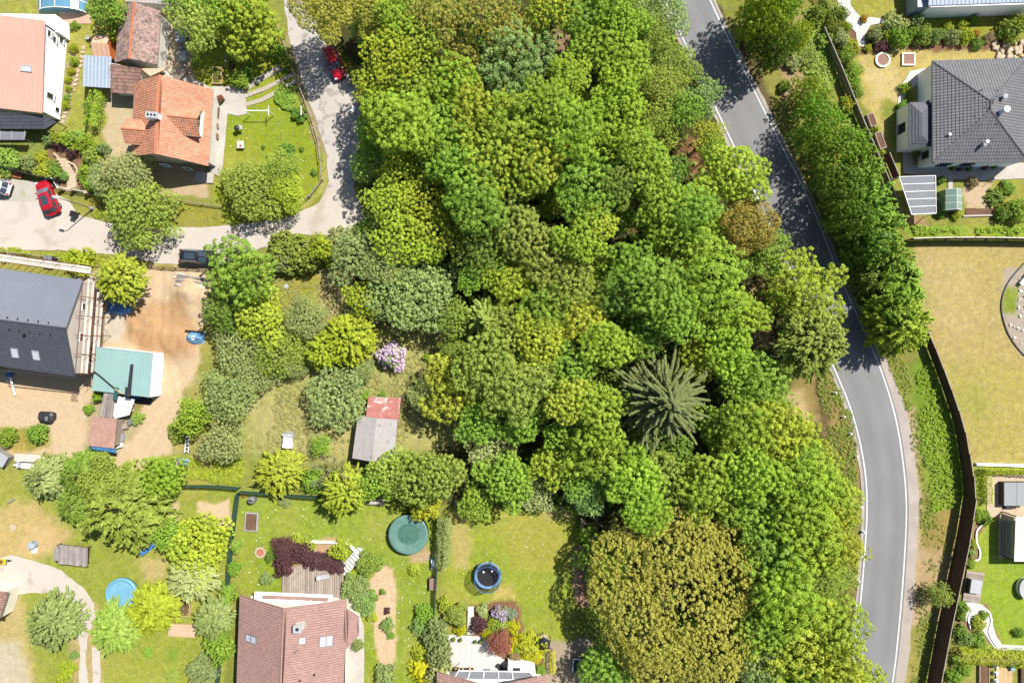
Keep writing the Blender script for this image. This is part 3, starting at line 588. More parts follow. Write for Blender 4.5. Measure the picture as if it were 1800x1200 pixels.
def crown_puff(seed, R=3.5, Hc=4.4, nl=12, rc=.47, leaf=.175, per=84, dm=.82, zj=.30, flat=.75, jit=.34, ecc=1.0, cand=2600, inner=700, lob=(.18, .40), fl=.42, isc=.66, vs=1.0):
    rng = np.random.default_rng(seed); P, D, cs, rs = lobed_points(rng, R, Hc, nl, cand, ecc=ecc, lob=lob, fl=fl); P = P+np.stack([0*P[:, 0], 0*P[:, 0], rng.normal(size=len(P))*zj*rc*2], 1); k = thin(P, rc*dm*2*.72); P, D = P[k], D[k]
    m_ = len(P); rr = rc*rng.uniform(.62, 1.3, m_); d = nrm(rng.normal(size=(m_, per, 3))+D[:, None, :]*.9+np.array([0, 0, .55]))
    rad = rr[:, None, None]*(rng.uniform(.45, 1, (m_, per, 1))**.5)
    C = P[:, None, :]+d*rad*np.array([1, 1, flat]); N = d*.95+np.array([0, 0, .35])+rng.normal(size=d.shape)*jit
    var = np.clip(.5+rng.normal(size=(m_, 1))*.13+.45*(fbm(P[:, 0], P[:, 1], R*.5, seed)-.5)[:, None]+rng.normal(size=(m_, per))*.16, 0, 1); var = .5+(var-.5)*vs
    Q, D2, _, _ = lobed_points(rng, R*.9, Hc*isc, nl, inner, lob=lob, fl=fl)
    C = np.vstack([C.reshape(-1, 3), Q*rng.uniform(.72, 1, (len(Q), 1))]); N = np.vstack([N.reshape(-1, 3), D2+np.array([0, 0, .5])+rng.normal(size=D2.shape)*.5]); var = np.r_[var.ravel(), rng.uniform(.3, .7, len(Q))]
    sz = leaf*rng.uniform(.7, 1.25, len(C)); sz[len(C)-len(Q):] *= 1.5
    V, va = leaf_arrays(C, N, sz, var, 1.15, rng=rng)
    return quad_mesh('crown', V, va, LEAF)
def crown_shoot(seed, R=3.0, Hc=4.2, ns=420, length=.75, leaf=.30, per=20, droop=.15, m=None, wide=.13, cone=False, asp=2.0):
    rng = np.random.default_rng(seed); d = nrm(rng.normal(size=(ns*2, 3))); d[:, 2] = np.abs(d[:, 2])*.9; d = nrm(d[d[:, 2] > -.05][:ns]); n = len(d)
    irr = .80+.32*vnoise(np.arctan2(d[:, 1], d[:, 0])*3+seed*7, d[:, 2]*3, .9, seed)
    q = rng.uniform(.5, .98, n)
    if cone:
        zf = 1-q*1.0; base = np.stack([d[:, 0]*R*q*irr, d[:, 1]*R*q*irr, Hc*(zf*.95+.05)*rng.uniform(.8, 1, n)], 1)
        hd = nrm(np.stack([d[:, 0], d[:, 1], 0*q+.15], 1))
    else:
        base = d*np.array([R, R, Hc*.85])*(q*irr)[:, None]; hd = nrm(d*np.array([1, 1, .5])+np.array([0, 0, .12]))
    hd = nrm(hd+rng.normal(size=hd.shape)*.28)
    L = length*rng.uniform(.6, 1.3, n); t = np.linspace(.0, 1, per)[None, :, None]
    C = base[:, None, :]+hd[:, None, :]*(L[:, None, None]*t)-np.array([0, 0, 1.0])*(t**2)*droop*L[:, None, None]
    side = nrm(np.cross(hd, np.array([0, 0, 1.0])+rng.normal(size=hd.shape)*.3)); sg = rng.uniform(-1, 1, (n, per, 1))
    C = C+side[:, None, :]*sg*wide*(1.15-t*.6)+rng.normal(size=C.shape)*.03
    T = hd[:, None, :]*.9+side[:, None, :]*sg*.8; N = np.array([0, 0, .8])+d[:, None, :]*.55+rng.normal(size=C.shape)*.38+side[:, None, :]*sg*.4
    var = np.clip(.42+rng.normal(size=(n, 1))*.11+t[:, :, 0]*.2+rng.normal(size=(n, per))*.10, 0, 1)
    V, va = leaf_arrays(C.reshape(-1, 3), N.reshape(-1, 3), leaf*rng.uniform(.7, 1.2, n*per), var.ravel(), asp, T.reshape(-1, 3), rng)
    inn = nrm(rng.normal(size=(900, 3))); inn[:, 2] = np.abs(inn[:, 2]); Ci = inn*np.array([R*.62, R*.62, Hc*(.45 if cone else .6)])*rng.uniform(.5, 1, (900, 1))
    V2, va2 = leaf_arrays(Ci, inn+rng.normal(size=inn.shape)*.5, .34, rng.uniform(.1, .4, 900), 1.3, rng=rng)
    return quad_mesh('crown', np.concatenate([V, V2]), np.concatenate([va, va2]), m or LEAF)
def crown_spruce(seed, R=6.6, Hc=11.0, whorls=13, perw=9, m=None, wide=.26, step=.17):
    rng = np.random.default_rng(seed); Cs, Ns, Ts, Vs, Sz = [], [], [], [], []
    for wi in range(whorls):
        f = wi/(whorls-1); z = Hc*(1-f*.93)
        for b in range(perw+int(f*4)):
            az = 2*math.pi*(b+rng.uniform(-.3, .3))/(perw+int(f*4))+wi*1.7; L = R*(.12+.88*f**.8)*rng.uniform(.55, 1.1); up = rng.uniform(.02, .2)
            n = max(5, int(L/step)); t = np.linspace(.08, 1, n); bend = rng.uniform(-.4, .4)
            ang = az+bend*t; h = np.stack([np.cos(ang), np.sin(ang)], 1)
            P = np.stack([h[:, 0]*L*t, h[:, 1]*L*t, z+rng.uniform(-.5, .5)+L*(up*t-.42*t**2+.10*t**3)], 1)
            dr = nrm(np.gradient(P, axis=0)); sd = nrm(np.cross(dr, [0, 0, 1.0])); wd = wide*(.55+.9*np.sin(np.pi*np.clip(t*.9+.1, 0, 1)))*(.6+.6*f)
            for s_ in (-1, -.45, 0, .45, 1):
                Cs.append(P+sd*(s_*wd)[:, None]*.7+np.array([0, 0, -.10*abs(s_)])+rng.normal(size=P.shape)*.025); Ns.append(np.tile([0, 0, 1.0], (n, 1))+sd*s_*.7+rng.normal(size=P.shape)*.22)
                Ts.append(dr+sd*s_*.9); Vs.append(np.clip(.45+rng.normal()*.12+t*.22+rng.normal(size=n)*.08-.06*abs(s_), 0, 1)); Sz.append(np.full(n, .19+.05*(1-abs(s_))))
    V, va = leaf_arrays(np.vstack(Cs), np.vstack(Ns), np.concatenate(Sz), np.concatenate(Vs), 1.7, np.vstack(Ts), rng)
    return quad_mesh('crown', V, va, m or NEEDLE)
def trunk_mesh(seed, n=7, spread=.55, r=.045, top=.80, twigs=0, thick=1.0, m=None):
    rng = random.Random(seed); b = MB(); b.tube((0, 0, -.02), (rng.uniform(-.03, .03), rng.uniform(-.03, .03), top*.55), r, r*.7, 7); b.tube((0, 0, top*.55), (.02, -.02, top), r*.7, r*.2, 6)
    for i in range(n):
        t = i*2.4+rng.uniform(-.4, .4); z = rng.uniform(.28, .55); q = spread*rng.uniform(.75, 1.15); e = (q*math.cos(t), q*math.sin(t), z+rng.uniform(.12, .34))
        mid = (e[0]*.5, e[1]*.5, z+(e[2]-z)*.62); b.tube((0, 0, z), mid, r*.42*thick, r*.28*thick, 5); b.tube(mid, e, r*.28*thick, r*.10*thick, 5)
        for k in range(twigs):
            tt = t+rng.uniform(-.9, .9); l = rng.uniform(.15, .4); s0 = tuple(mid[j]+(e[j]-mid[j])*rng.uniform(.1, .9) for j in range(3))
            b.tube(s0, (s0[0]+l*math.cos(tt), s0[1]+l*math.sin(tt), s0[2]+rng.uniform(.0, .16)), r*.12*thick, r*.04*thick, 4)
    o = b.build('trunk', m or X['bark']); me = o.data; bpy.data.objects.remove(o); return me
PROTO = {
 'puff':   [crown_puff(100+i, nl=12+i % 4, rc=(.33, .29, .36, .31, .28, .34)[i], ecc=1+.12*(i % 2), dm=1.26, zj=.85, per=50, leaf=.145, cand=4200, inner=2000) for i in range(6)],
 'puffbig': [crown_puff(120+i, R=3.5, Hc=4.0, nl=14, rc=.28+.03*i, per=40, leaf=.145, cand=4200, dm=1.08, inner=1500, zj=.6) for i in range(4)],
 'fine':   [crown_puff(140+i, nl=14, rc=.22, per=18, leaf=.125, dm=1.0, jit=.42, cand=6000, flat=.9, inner=1300, zj=.9) for i in range(3)],
 'dense':  [crown_puff(160+i, R=4.0, Hc=4.5, nl=22, rc=.24, per=22, leaf=.13, dm=.85, jit=.42, cand=7000, flat=.9, inner=1500, zj=.8) for i in range(2)],
 'giant':  [crown_puff(170, R=9.8, Hc=9.0, nl=46, rc=.30, per=24, leaf=.15, dm=.66, jit=.42, cand=20000, flat=.9, inner=9000, zj=.5, lob=(.30, .44), fl=.5, isc=.9, vs=.5)],
 'sparse': [crown_puff(180+i, nl=14, rc=.25, per=28, leaf=.14, dm=1.25, cand=2400, inner=700, zj=.8) for i in range(3)],
 'grey':   [crown_puff(200+i, nl=11, rc=.24, per=24, leaf=.12, dm=1.1, jit=.42, cand=4200, inner=900, zj=.8) for i in range(4)],
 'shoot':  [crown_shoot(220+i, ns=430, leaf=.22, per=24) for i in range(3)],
 'spruce': [crown_spruce(240, whorls=19, perw=11, wide=.11, step=.085)],
 'conifer': [crown_shoot(250+i, R=2.6, Hc=6.0, ns=420, length=1.0, leaf=.24, per=26, droop=.35, m=NEEDLE, wide=.16, cone=True) for i in range(2)],
 'wisp':   [crown_spruce(260, R=4.2, Hc=6.5, whorls=11, perw=10, wide=.15, step=.13)],
 'bush':   [crown_puff(300+i, R=1.2, Hc=1.3, nl=8, rc=.18, per=26, leaf=.11, dm=.86, cand=1300, inner=320, zj=.5) for i in range(4)],
 'finebush': [crown_puff(320+i, R=1.2, Hc=1.2, nl=8, rc=.12, per=15, leaf=.095, dm=.72, jit=.45, cand=2400, inner=400, zj=.6) for i in range(2)],
 'ball':   [crown_puff(340, R=.8, Hc=1.25, nl=3, rc=.12, per=16, leaf=.08, dm=.5, jit=.4, cand=1500, inner=500)],
 'spiky':  [crown_shoot(350+i, R=.9, Hc=.9, ns=90, length=.5, leaf=.22, per=12, droop=.35, wide=.06, asp=2.6) for i in range(2)],
}
NOM = {'puff': 3.5, 'puffbig': 3.5, 'fine': 3.5, 'dense': 4.0, 'giant': 9.8, 'sparse': 3.5, 'grey': 3.5, 'shoot': 3.4, 'spruce': 6.6, 'conifer': 3.0, 'wisp': 4.0, 'bush': 1.2, 'finebush': 1.2, 'ball': .8, 'spiky': 1.1}
HNOM = {'puff': 4.4, 'puffbig': 4.0, 'fine': 4.4, 'dense': 4.5, 'giant': 9.0, 'sparse': 4.4, 'grey': 4.4, 'shoot': 4.2, 'spruce': 11., 'conifer': 6.0, 'wisp': 6.5, 'bush': 1.3, 'finebush': 1.2, 'ball': 1.25, 'spiky': .9}
TRUNKS = [trunk_mesh(i) for i in range(3)]; TWIGGY = trunk_mesh(9, 11, .75, .05, .9, 9, 1.1, X['grey_bark']); STEM = trunk_mesh(5, 4, .3, .05, .7)
BARE = trunk_mesh(21, 14, .9, .045, .85, 16, 1.0, X['grey_bark'])
CROWN_N = {}
# colour names used in the labels, and the colour the foliage itself has
def F(r, g, b, k=1.0):
    c = A(r, g, b); return (c[0]*1.66*k, c[1]*1.60*k, c[2]*1.55*k)
FOL = {
 'bright green': F(150,182,56), 'yellow-green': F(164,182,58), 'mid green': F(136,172,60), 'dark green': F(118,150,56), 'blue-green': F(140,170,92),
 'grey-green': F(146,164,98), 'straw': F(172,174,110), 'spruce green': F(116,130,72), 'olive': F(140,160,66), 'olive-gold': F(158,158,68), 'golden': F(168,182,50), 'golden brown': F(150,136,60), 'yellow': F(196,198,34),
 'pale green': F(172,186,118), 'light green': F(156,182,80), 'purple': F(98,66,70), 'brown-red': F(156,104,84), 'silver-blue': F(152,168,140), 'orange': F(196,164,54), 'brown': F(166,150,104),
}
TREES = []
def plant(kind, px, py, rpx, h, colour, name='broadleaf_tree', label=None, group=None, cat='tree', ell=1.0, rot=None, variant=None, vz=None):
    """A tree or shrub whose crown is seen round (px, py) with a radius of rpx photo pixels and stands h metres tall."""
    nom, hn = NOM[kind], HNOM[kind]
    if group == 'tall trees of the wood' and label is None: h *= random.uniform(.88, 1.16)
    zc = h*.62; rpx *= 1.06 if group == 'tall trees of the wood' else 1.0
    x, y, _ = G(px, py, zc); r = rpx*S*(CAMH-zc)/CAMH; s_ = r/nom
    hc = min(h*.92, hn*s_*1.05) if vz is None else h*vz
    if kind in ('spruce', 'conifer', 'wisp', 'ball', 'bush', 'finebush', 'spiky') and vz is None: hc = h*.97
    if group and group.startswith('trees along'): hc = max(hc, h*.8)
    root = thing(name, label or '', cat, (x, y, -.05), 0, group)
    CROWN_N.setdefault(kind, 0)
    c = link('crown', (PROTO[kind][CROWN_N.setdefault(kind, 0) % len(PROTO[kind])] if variant is None else PROTO[kind][variant]), root); CROWN_N[kind] += 1
    c.location = (0, 0, h-hc); c.scale = (s_, s_*ell, hc/hn); c.rotation_euler = (0, 0, random.uniform(0, 6.28) if rot is None else rot)
    j = [random.uniform(.94, 1.06) if label is None else 1.0 for _ in range(3)]; gain = {'fine': 1.25, 'dense': 1.3, 'grey': 1.2, 'puffbig': 1.12, 'sparse': 1.1, 'spruce': .8, 'giant': 1.3}.get(kind, 1.0); fc_ = [q*gain for q in FOL[colour]]; c.color = (fc_[0]*j[0], fc_[1]*j[1], fc_[2]*j[2], 1)
    if kind not in ('spiky', 'ball'):
        tm = TWIGGY if kind == 'sparse' else (STEM if rpx < 30 else TRUNKS[len(TREES) % 3]); t_ = link('trunk', tm, root)
        rt = r if kind not in ('spruce', 'conifer', 'wisp') else r*.5
        t_.scale = (rt, rt, h*(.86 if kind != 'spruce' else 1.0)); t_.rotation_euler = (0, 0, random.uniform(0, 6.28))
    root['_auto'] = 0 if label else 1; TREES.append((root, px, py, rpx, colour, kind, name))
    return root

def undergrowth(name, polys, n, h, size, colour, label, cat, avoid=None, rng=np.random.default_rng(77), tuft=9, spread=.35, asp=1.2):
    pts = []
    for pl in polys:
        wp = np.array(GL(pl)); lo, hi = wp.min(0), wp.max(0); ar = abs(np.sum(wp[:, 0]*np.roll(wp[:, 1], -1)-wp[:, 1]*np.roll(wp[:, 0], -1)))/2
        q = rng.uniform(lo, hi, (int(n*((hi-lo).prod()/ar)), 2)); q = q[inside_dist(q[:, 0], q[:, 1], [tuple(p) for p in wp])+(fbm(q[:, 0], q[:, 1], 2.0, 5)-.5)*1.4 > .15]; pts.append(q)
    q = np.vstack(pts); q = q[fbm(q[:, 0], q[:, 1], 3.2, 33)+rng.uniform(-.14, .14, len(q)) > .47]
    m_ = len(q); hh = h*rng.uniform(.4, 1.25, m_)*(.5+1.0*fbm(q[:, 0], q[:, 1], 2.6, 13)); d = nrm(rng.normal(size=(m_, tuft, 3))+np.array([0, 0, .7])); d[..., 2] = np.abs(d[..., 2])
    C = np.stack([q[:, 0], q[:, 1], 0*hh], 1)[:, None, :]+d*np.stack([spread+0*hh, spread+0*hh, hh], 1)[:, None, :]*rng.uniform(.4, 1, (m_, tuft, 1))
    N = d+np.array([0, 0, .5])+rng.normal(size=d.shape)*.4; var = np.clip(.5+rng.normal(size=(m_, 1))*.16+rng.normal(size=(m_, tuft))*.13, 0, 1)
    V, va = leaf_arrays(C.reshape(-1, 3), N.reshape(-1, 3), size*rng.uniform(.6, 1.3, m_*tuft), var.ravel(), asp, rng=rng)
    o = link(name, quad_mesh(name, V, va, LEAF)); o.color = (*FOL[colour], 1); return tag(o, label, cat, None, 'stuff')
# ================================================================ THE WOOD and the garden trees: (shape, x, y, radius, height, colour)
W = 'tall trees of the wood'
WOOD = [
 ('dense',578,26,50,10,'olive-gold'),('dense',668,28,50,11,'olive-gold'),('puff',738,12,34,11,'light green'),('puff',706,58,38,11,'bright green'),('sparse',772,45,46,12,'olive-gold'),
 ('sparse',738,84,44,12,'yellow-green'),('sparse',694,108,48,11,'golden'),('sparse',664,152,42,9,'yellow-green'),('sparse',802,112,44,11,'olive-gold'),('sparse',852,40,46,13,'olive-gold'),('sparse',900,70,44,12,'olive-gold'),
 ('sparse',972,20,46,13,'golden'),('puff',905,122,64,13,'blue-green'),('puff',735,165,50,12,'bright green'),('puff',682,208,46,11,'bright green'),('puff',805,160,46,12,'bright green'),('puff',722,236,56,13,'bright green'),
 ('puff',842,205,52,13,'yellow-green'),('puff',902,232,56,14,'bright green'),('puff',962,205,46,13,'bright green'),('puff',994,152,40,12,'bright green'),('puff',784,256,50,13,'mid green'),('puff',862,286,56,14,'yellow-green'),('puff',942,290,52,13,'yellow-green'),
 ('grey',652,286,42,5,'light green'),('puff',1012,36,40,12,'mid green'),('puff',1062,20,40,12,'bright green'),('puff',1092,62,40,12,'bright green'),('puff',1052,92,46,12,'bright green'),('puff',1094,126,42,12,'bright green'),
 ('fine',1164,25,44,10,'grey-green'),('fine',1136,66,36,9,'olive'),('fine',1184,120,40,9,'olive'),('fine',1158,160,40,9,'olive'),('puff',1228,180,32,8,'blue-green'),('sparse',1242,242,30,7,'yellow-green'),
 ('puff',1002,240,52,13,'bright green'),('puff',1062,235,50,13,'bright green'),('puff',1082,180,44,12,'bright green'),('fine',1152,216,46,9,'olive'),('puff',1110,268,40,12,'bright green'),('puff',1196,200,30,9,'mid green'),
 ('sparse',704,312,46,10,'yellow-green'),('sparse',744,352,48,10,'golden'),('sparse',684,362,44,9,'yellow-green'),('sparse',762,404,52,10,'yellow-green'),('sparse',704,424,48,9,'yellow-green'),('puff',812,316,50,13,'mid green'),('puff',842,368,50,13,'mid green'),
 ('puff',932,305,48,13,'bright green'),('puffbig',906,404,54,11,'olive'),('puffbig',952,446,54,11,'olive'),('grey',618,446,50,7,'grey-green'),('puffbig',640,528,36,5,'yellow-green'),('fine',728,520,74,9,'grey-green'),('fine',676,470,38,8,'grey-green'),
 ('wisp',852,562,66,9,'olive'),('puff',824,496,22,6,'mid green'),('puffbig',902,500,42,9,'yellow-green'),('puff',1020,332,58,14,'mid green'),('puff',1132,304,44,12,'bright green'),('puff',1152,352,48,12,'bright green'),
 ('puffbig',1284,310,58,11,'yellow-green'),('dense',1304,398,46,9.5,'golden brown'),('puff',1204,378,46,11,'mid green'),('puff',1172,408,46,11,'bright green'),('puffbig',1042,398,36,11,'yellow-green'),('puff',1016,428,42,11,'bright green'),
 ('puff',1240,492,64,13,'bright green'),('puff',1150,514,54,13,'mid green'),('fine',1192,440,46,8,'olive'),('puff',1342,442,40,8,'mid green'),('puffbig',1002,500,48,10,'olive'),('puffbig',1022,562,48,10,'yellow-green'),('puff',1106,462,40,11,'mid green'),
 ('puff',1408,512,64,11,'yellow-green'),('shoot',1424,604,60,11,'olive'),('puffbig',882,592,52,10,'olive'),('puffbig',852,640,58,11,'olive'),('puffbig',796,682,58,9,'yellow-green'),('puffbig',902,684,56,11,'olive'),('puffbig',950,604,50,11,'yellow-green'),
 ('puff',1002,648,46,11,'mid green'),('puff',1064,604,44,12,'bright green'),('puff',948,656,24,9,'light green'),('puffbig',1004,704,46,11,'yellow-green'),('puffbig',842,742,40,8,'mid green'),('puff',1052,724,52,12,'bright green'),('puff',1040,792,56,11,'bright green'),
 ('grey',862,784,44,6,'pale green'),('puffbig',970,812,42,8,'yellow-green'),('puffbig',892,842,50,8,'mid green'),('puffbig',770,832,46,7,'olive'),('grey',950,868,32,4,'pale green'),('grey',1030,870,38,6,'blue-green'),('puffbig',1112,836,50,11,'bright green'),
 ('puff',1128,590,46,9,'mid green'),('puff',1178,560,46,12,'mid green'),('puff',1272,612,48,11,'bright green'),('puff',1232,626,38,8,'yellow-green'),('puffbig',1340,672,52,9,'mid green'),('puffbig',1296,676,42,8,'mid green'),('puff',1362,764,64,12,'yellow-green'),('puff',1302,752,48,11,'bright green'),
 ('puffbig',1168,846,54,10,'olive'),('puff',1236,846,54,11,'bright green'),('puff',1312,828,52,12,'bright green'),('puff',1400,850,60,13,'bright green'),('puff',1456,870,48,10,'yellow-green'),('puff',1320,900,50,12,'mid green'),('puff',1130,890,40,10,'bright green'),
 ('puff',1066,986,46,5.5,'mid green'),('puff',1052,1092,34,5,'dark green'),('puff',1410,930,62,13,'bright green'),('puff',1352,970,60,12,'mid green'),('puff',1456,944,52,11,'yellow-green'),('puff',1372,1040,58,12,'bright green'),('fine',1440,1010,46,8,'olive'),
 ('puff',1392,1122,86,13,'yellow-green'),('puff',1330,1090,50,12,'mid green'),('puff',1452,1090,52,11,'bright green'),('puff',1462,1160,52,10,'yellow-green'),('grey',1326,1172,44,9,'grey-green'),('puff',1500,1202,46,9,'yellow-green'),('puff',1060,1180,44,7,'mid green'),('puff',1400,1220,60,12,'bright green'),
 ('puff',800,30,34,9,'dark green'),('puff',1016,100,30,8,'mid green'),('puff',1250,270,24,7,'mid green'),('puff',1080,330,40,11,'dark green'),('puff',1090,520,44,10,'dark green'),('puff',850,440,40,8,'dark green'),('puff',1072,660,36,7,'dark green'),
 ('puff',1258,752,40,8,'mid green'),('puff',1110,790,38,7,'dark green'),('puff',1300,560,44,10,'bright green'),('puff',960,540,44,10,'mid green'),('puff',920,740,38,9,'mid green'),('puff',990,760,36,9,'mid green'),('puff',800,560,30,6,'olive'),
]
for k_, px, py, r_, h_, c_ in WOOD:
    plant(k_, px, py, r_, h_, c_, 'broadleaf_tree' if k_ != 'wisp' else 'conifer_tree', None, W)
plant('puffbig', 640, 54, 24, 4, 'mid green', 'broadleaf_tree', None, W)
FILL = [(660,240),(760,210),(820,260),(880,170),(940,250),(1030,190),(1035,280),(780,310),(890,340),(970,350),(1080,280),(720,270),(860,240),(990,300),(1180,310),(870,480),(940,500),(1060,480),(1060,540),(1200,470),(1120,550),(1230,560),(1280,540),(980,600),(900,640),(1040,690),(940,720),(870,700),(1010,840),(1070,840),(1190,800),(1270,800),(1350,720),(1350,870),(1390,800),(1440,820),(1290,870),(1380,980),(1340,1030),(1410,1060),(1440,1050),(1360,1180),(1440,1200),(760,120),(830,80),(940,60),(1040,60),(1110,30),(1130,110),(760,440),(660,400),(820,400),(1080,380),(1240,420),(1300,470)]
for i, (px, py) in enumerate(FILL): plant('puff' if i % 3 else 'puffbig', px, py, random.uniform(26, 36), random.uniform(5.5, 8), ('mid green', 'bright green', 'dark green', 'yellow-green')[i % 4], 'broadleaf_tree', None, W)
plant('spruce', 1162, 702, 98, 16, 'spruce green', 'spruce_tree', 'large spruce with drooping boughs spreading like a star in the wood', W, variant=0, vz=.5)
plant('giant', 1196, 1050, 126, 12.5, 'olive-gold', 'broadleaf_tree', 'huge domed olive-gold tree at the bottom edge, largest crown in the photo', W, ell=1.16, rot=.25, variant=0)
def bare_tree(px, py, rpx, h, label):
    x, y, _ = G(px, py, h*.7); r = rpx*S; root = thing('bare_tree', label, 'tree', (x, y, -.05)); t_ = link('branches', BARE, root); t_.scale = (r, r, h); t_.rotation_euler = (0, 0, random.uniform(0, 6)); return root
bare_tree(1072, 430, 30, 9, 'leafless grey-brown tree standing among green crowns of the wood')
bare_tree(578, 832, 34, 6, 'leafless silvery tree beside the yellow-green tree above the lawn')
bare_tree(1218, 268, 32, 5, 'leafless brown scrub beside the round tree at the road')
bare_tree(1000, 80, 40, 10, 'leafless brown tree near the top edge of the wood')
bare_tree(800, 92, 30, 12, 'bare pale stems rising out of the yellow tufted trees')
bare_tree(1052, 922, 34, 4, 'leafless reddish thicket at the corner of the trampoline lawn')
R_ = 'trees along the right side of the road'
for k_, px, py, r_, h_, c_ in [('puff',1344,32,44,12,'yellow-green'),('puff',1366,78,34,10,'dark green'),('puff',1352,-12,44,12,'bright green'),('puff',1428,160,30,6,'bright green'),('puffbig',1444,204,40,9,'mid green'),('puffbig',1434,248,30,8,'mid green'),
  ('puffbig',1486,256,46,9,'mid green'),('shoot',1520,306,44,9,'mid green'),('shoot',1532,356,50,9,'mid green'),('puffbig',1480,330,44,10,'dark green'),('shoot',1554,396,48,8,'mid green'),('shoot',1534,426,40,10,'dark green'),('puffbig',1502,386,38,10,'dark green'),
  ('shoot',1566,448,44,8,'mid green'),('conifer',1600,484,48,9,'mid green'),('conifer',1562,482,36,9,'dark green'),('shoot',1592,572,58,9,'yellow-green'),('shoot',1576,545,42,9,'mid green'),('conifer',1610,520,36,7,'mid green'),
  ('puffbig',1656,1046,21,4,'light green'),('puffbig',1378,14,30,8,'mid green'),('puffbig',1404,60,26,6,'yellow-green')]:
    plant(k_, px, py, r_, h_, c_, 'broadleaf_tree' if k_ != 'conifer' else 'conifer_tree', None, R_)
Q_ = 'orchard and garden trees'
for k_, px, py, r_, h_, c_ in [('puffbig',350,42,46,8,'light green'),('puff',432,32,62,8,'yellow-green'),('puffbig',395,10,44,8,'mid green'),('puff',330,5,34,7,'mid green'),('fine',218,306,48,6,'grey-green'),('fine',236,372,66,7,'olive'),('fine',182,318,30,4,'grey-green'),
  ('fine',440,332,58,6,'olive'),('fine',492,300,38,5,'olive'),('fine',505,338,34,5,'yellow-green'),('puff',424,472,62,9,'mid green'),('finebush',512,440,40,3,'olive'),('bush',570,440,28,4,'yellow-green'),('finebush',600,428,30,3,'pale green'),
  ('shoot',208,490,46,7,'yellow-green'),('puffbig',452,556,52,6,'yellow-green'),('grey',536,560,38,4.5,'grey-green'),('grey',478,622,50,5,'olive'),('grey',410,614,46,5,'grey-green'),('grey',398,692,50,6,'grey-green'),
  ('shoot',608,596,50,6,'golden'),('shoot',566,620,34,5,'golden'),('grey',586,702,60,5,'grey-green'),('grey',640,652,22,3,'grey-green'),('puff',340,730,32,5,'bright green'),('grey',386,780,46,5,'grey-green'),('shoot',484,834,46,4.5,'yellow-green'),
  ('shoot',604,866,46,6,'yellow-green'),('puffbig',736,842,56,7,'olive'),('puffbig',690,826,40,6,'light green'),('bush',744,892,30,3,'golden'),('fine',752,700,34,5,'grey-green'),('fine',800,612,30,5,'olive'),('puffbig',562,784,20,2.5,'mid green'),
  ('shoot',200,900,84,8,'olive'),('conifer',122,840,44,8,'dark green'),('conifer',58,846,40,7,'grey-green'),('conifer',118,894,38,6,'dark green'),('fine',180,850,46,6,'olive'),('puff',286,836,40,5,'bright green'),('puffbig',340,962,62,5,'yellow-green'),('shoot',330,1020,46,5,'pale green'),
  ('shoot',84,1100,52,5,'grey-green'),('shoot',258,1078,50,5,'golden'),('shoot',192,1112,48,5,'light green'),('shoot',372,1090,36,5,'grey-green'),('bush',384,1140,26,3,'mid green'),('finebush',352,1180,26,2.5,'grey-green'),('puffbig',300,945,34,4,'mid green'),
  ('puff',392,552,34,6,'dark green'),('grey',516,650,22,3,'grey-green'),('puffbig',660,850,34,5,'mid green'),('grey',440,662,36,4,'grey-green'),('puffbig',840,880,36,5,'mid green'),
  ('puff',190,15,34,6,'mid green'),('bush',205,50,24,3,'yellow-green')]:
    plant(k_, px, py, r_, h_, c_, 'broadleaf_tree' if k_ not in ('conifer',) else 'conifer_tree', None, Q_)

undergrowth('undergrowth', [[(620,10),(1160,10),(1195,80),(1280,250),(1380,470),(1440,620),(1380,680),(1500,880),(1480,1040),(1480,1260),(1030,1260),(1030,910),(870,890),(850,720),(850,600),(700,500),(660,440),(660,380),(640,150)]], 9000, 1.3, .30, 'mid green', 'low green undergrowth on the floor of the wood', 'undergrowth')
undergrowth('verge_weeds', [[(1605,650),(1640,625),(1688,745),(1700,830),(1690,900),(1640,900),(1618,780)]], 1500, .4, .15, 'bright green', 'lush green weeds on the bank below the board fence', 'weeds', spread=.25)
undergrowth('verge_weeds', [[(1550,610),(1600,640),(1625,760),(1640,900),(1690,960),(1660,1060),(1640,1200),(1600,1210),(1618,980),(1615,840),(1590,720)]], 1300, .22, .12, 'olive', 'sparse dry weeds along the right shoulder of the road', 'weeds', spread=.22)
undergrowth('verge_weeds', [[(1385,20),(1440,10),(1480,120),(1510,200),(1540,280),(1490,230),(1430,150),(1390,110)]], 2200, .4, .16, 'light green', 'tall light green weeds on the bank beside the garden wall', 'weeds', spread=.25)
undergrowth('verge_weeds', [[(1600,396),(1830,396),(1830,414),(1606,414)]], 1500, .35, .14, 'bright green', 'bright green weeds between the garden and the long fence', 'weeds', spread=.2)
undergrowth('verge_weeds', [[(1436,665),(1468,660),(1498,740),(1508,860),(1512,1000),(1500,1090),(1465,1080),(1478,900),(1450,750)]], 2000, .22, .13, 'olive', 'short dry weeds between the wood and the white edge stones', 'weeds', spread=.2)
undergrowth('meadow_grass', [[(440,480),(600,475),(640,560),(790,590),(830,650),(770,770),(560,810),(435,800),(430,700),(520,640)]], 5200, .22, .11, 'straw', 'long straw-coloured grass in the old orchard', 'grass', spread=.28, asp=3.0)
undergrowth('meadow_grass', [[(300,358),(400,374),(520,378),(440,394),(280,398),(150,378)],[(-20,436),(200,448),(180,462),(-20,450)],[(325,800),(430,800),(425,850),(330,848)]], 800, .25, .14, 'yellow-green', 'rough verge grass beside the pale lane', 'grass', spread=.28, asp=3.0)
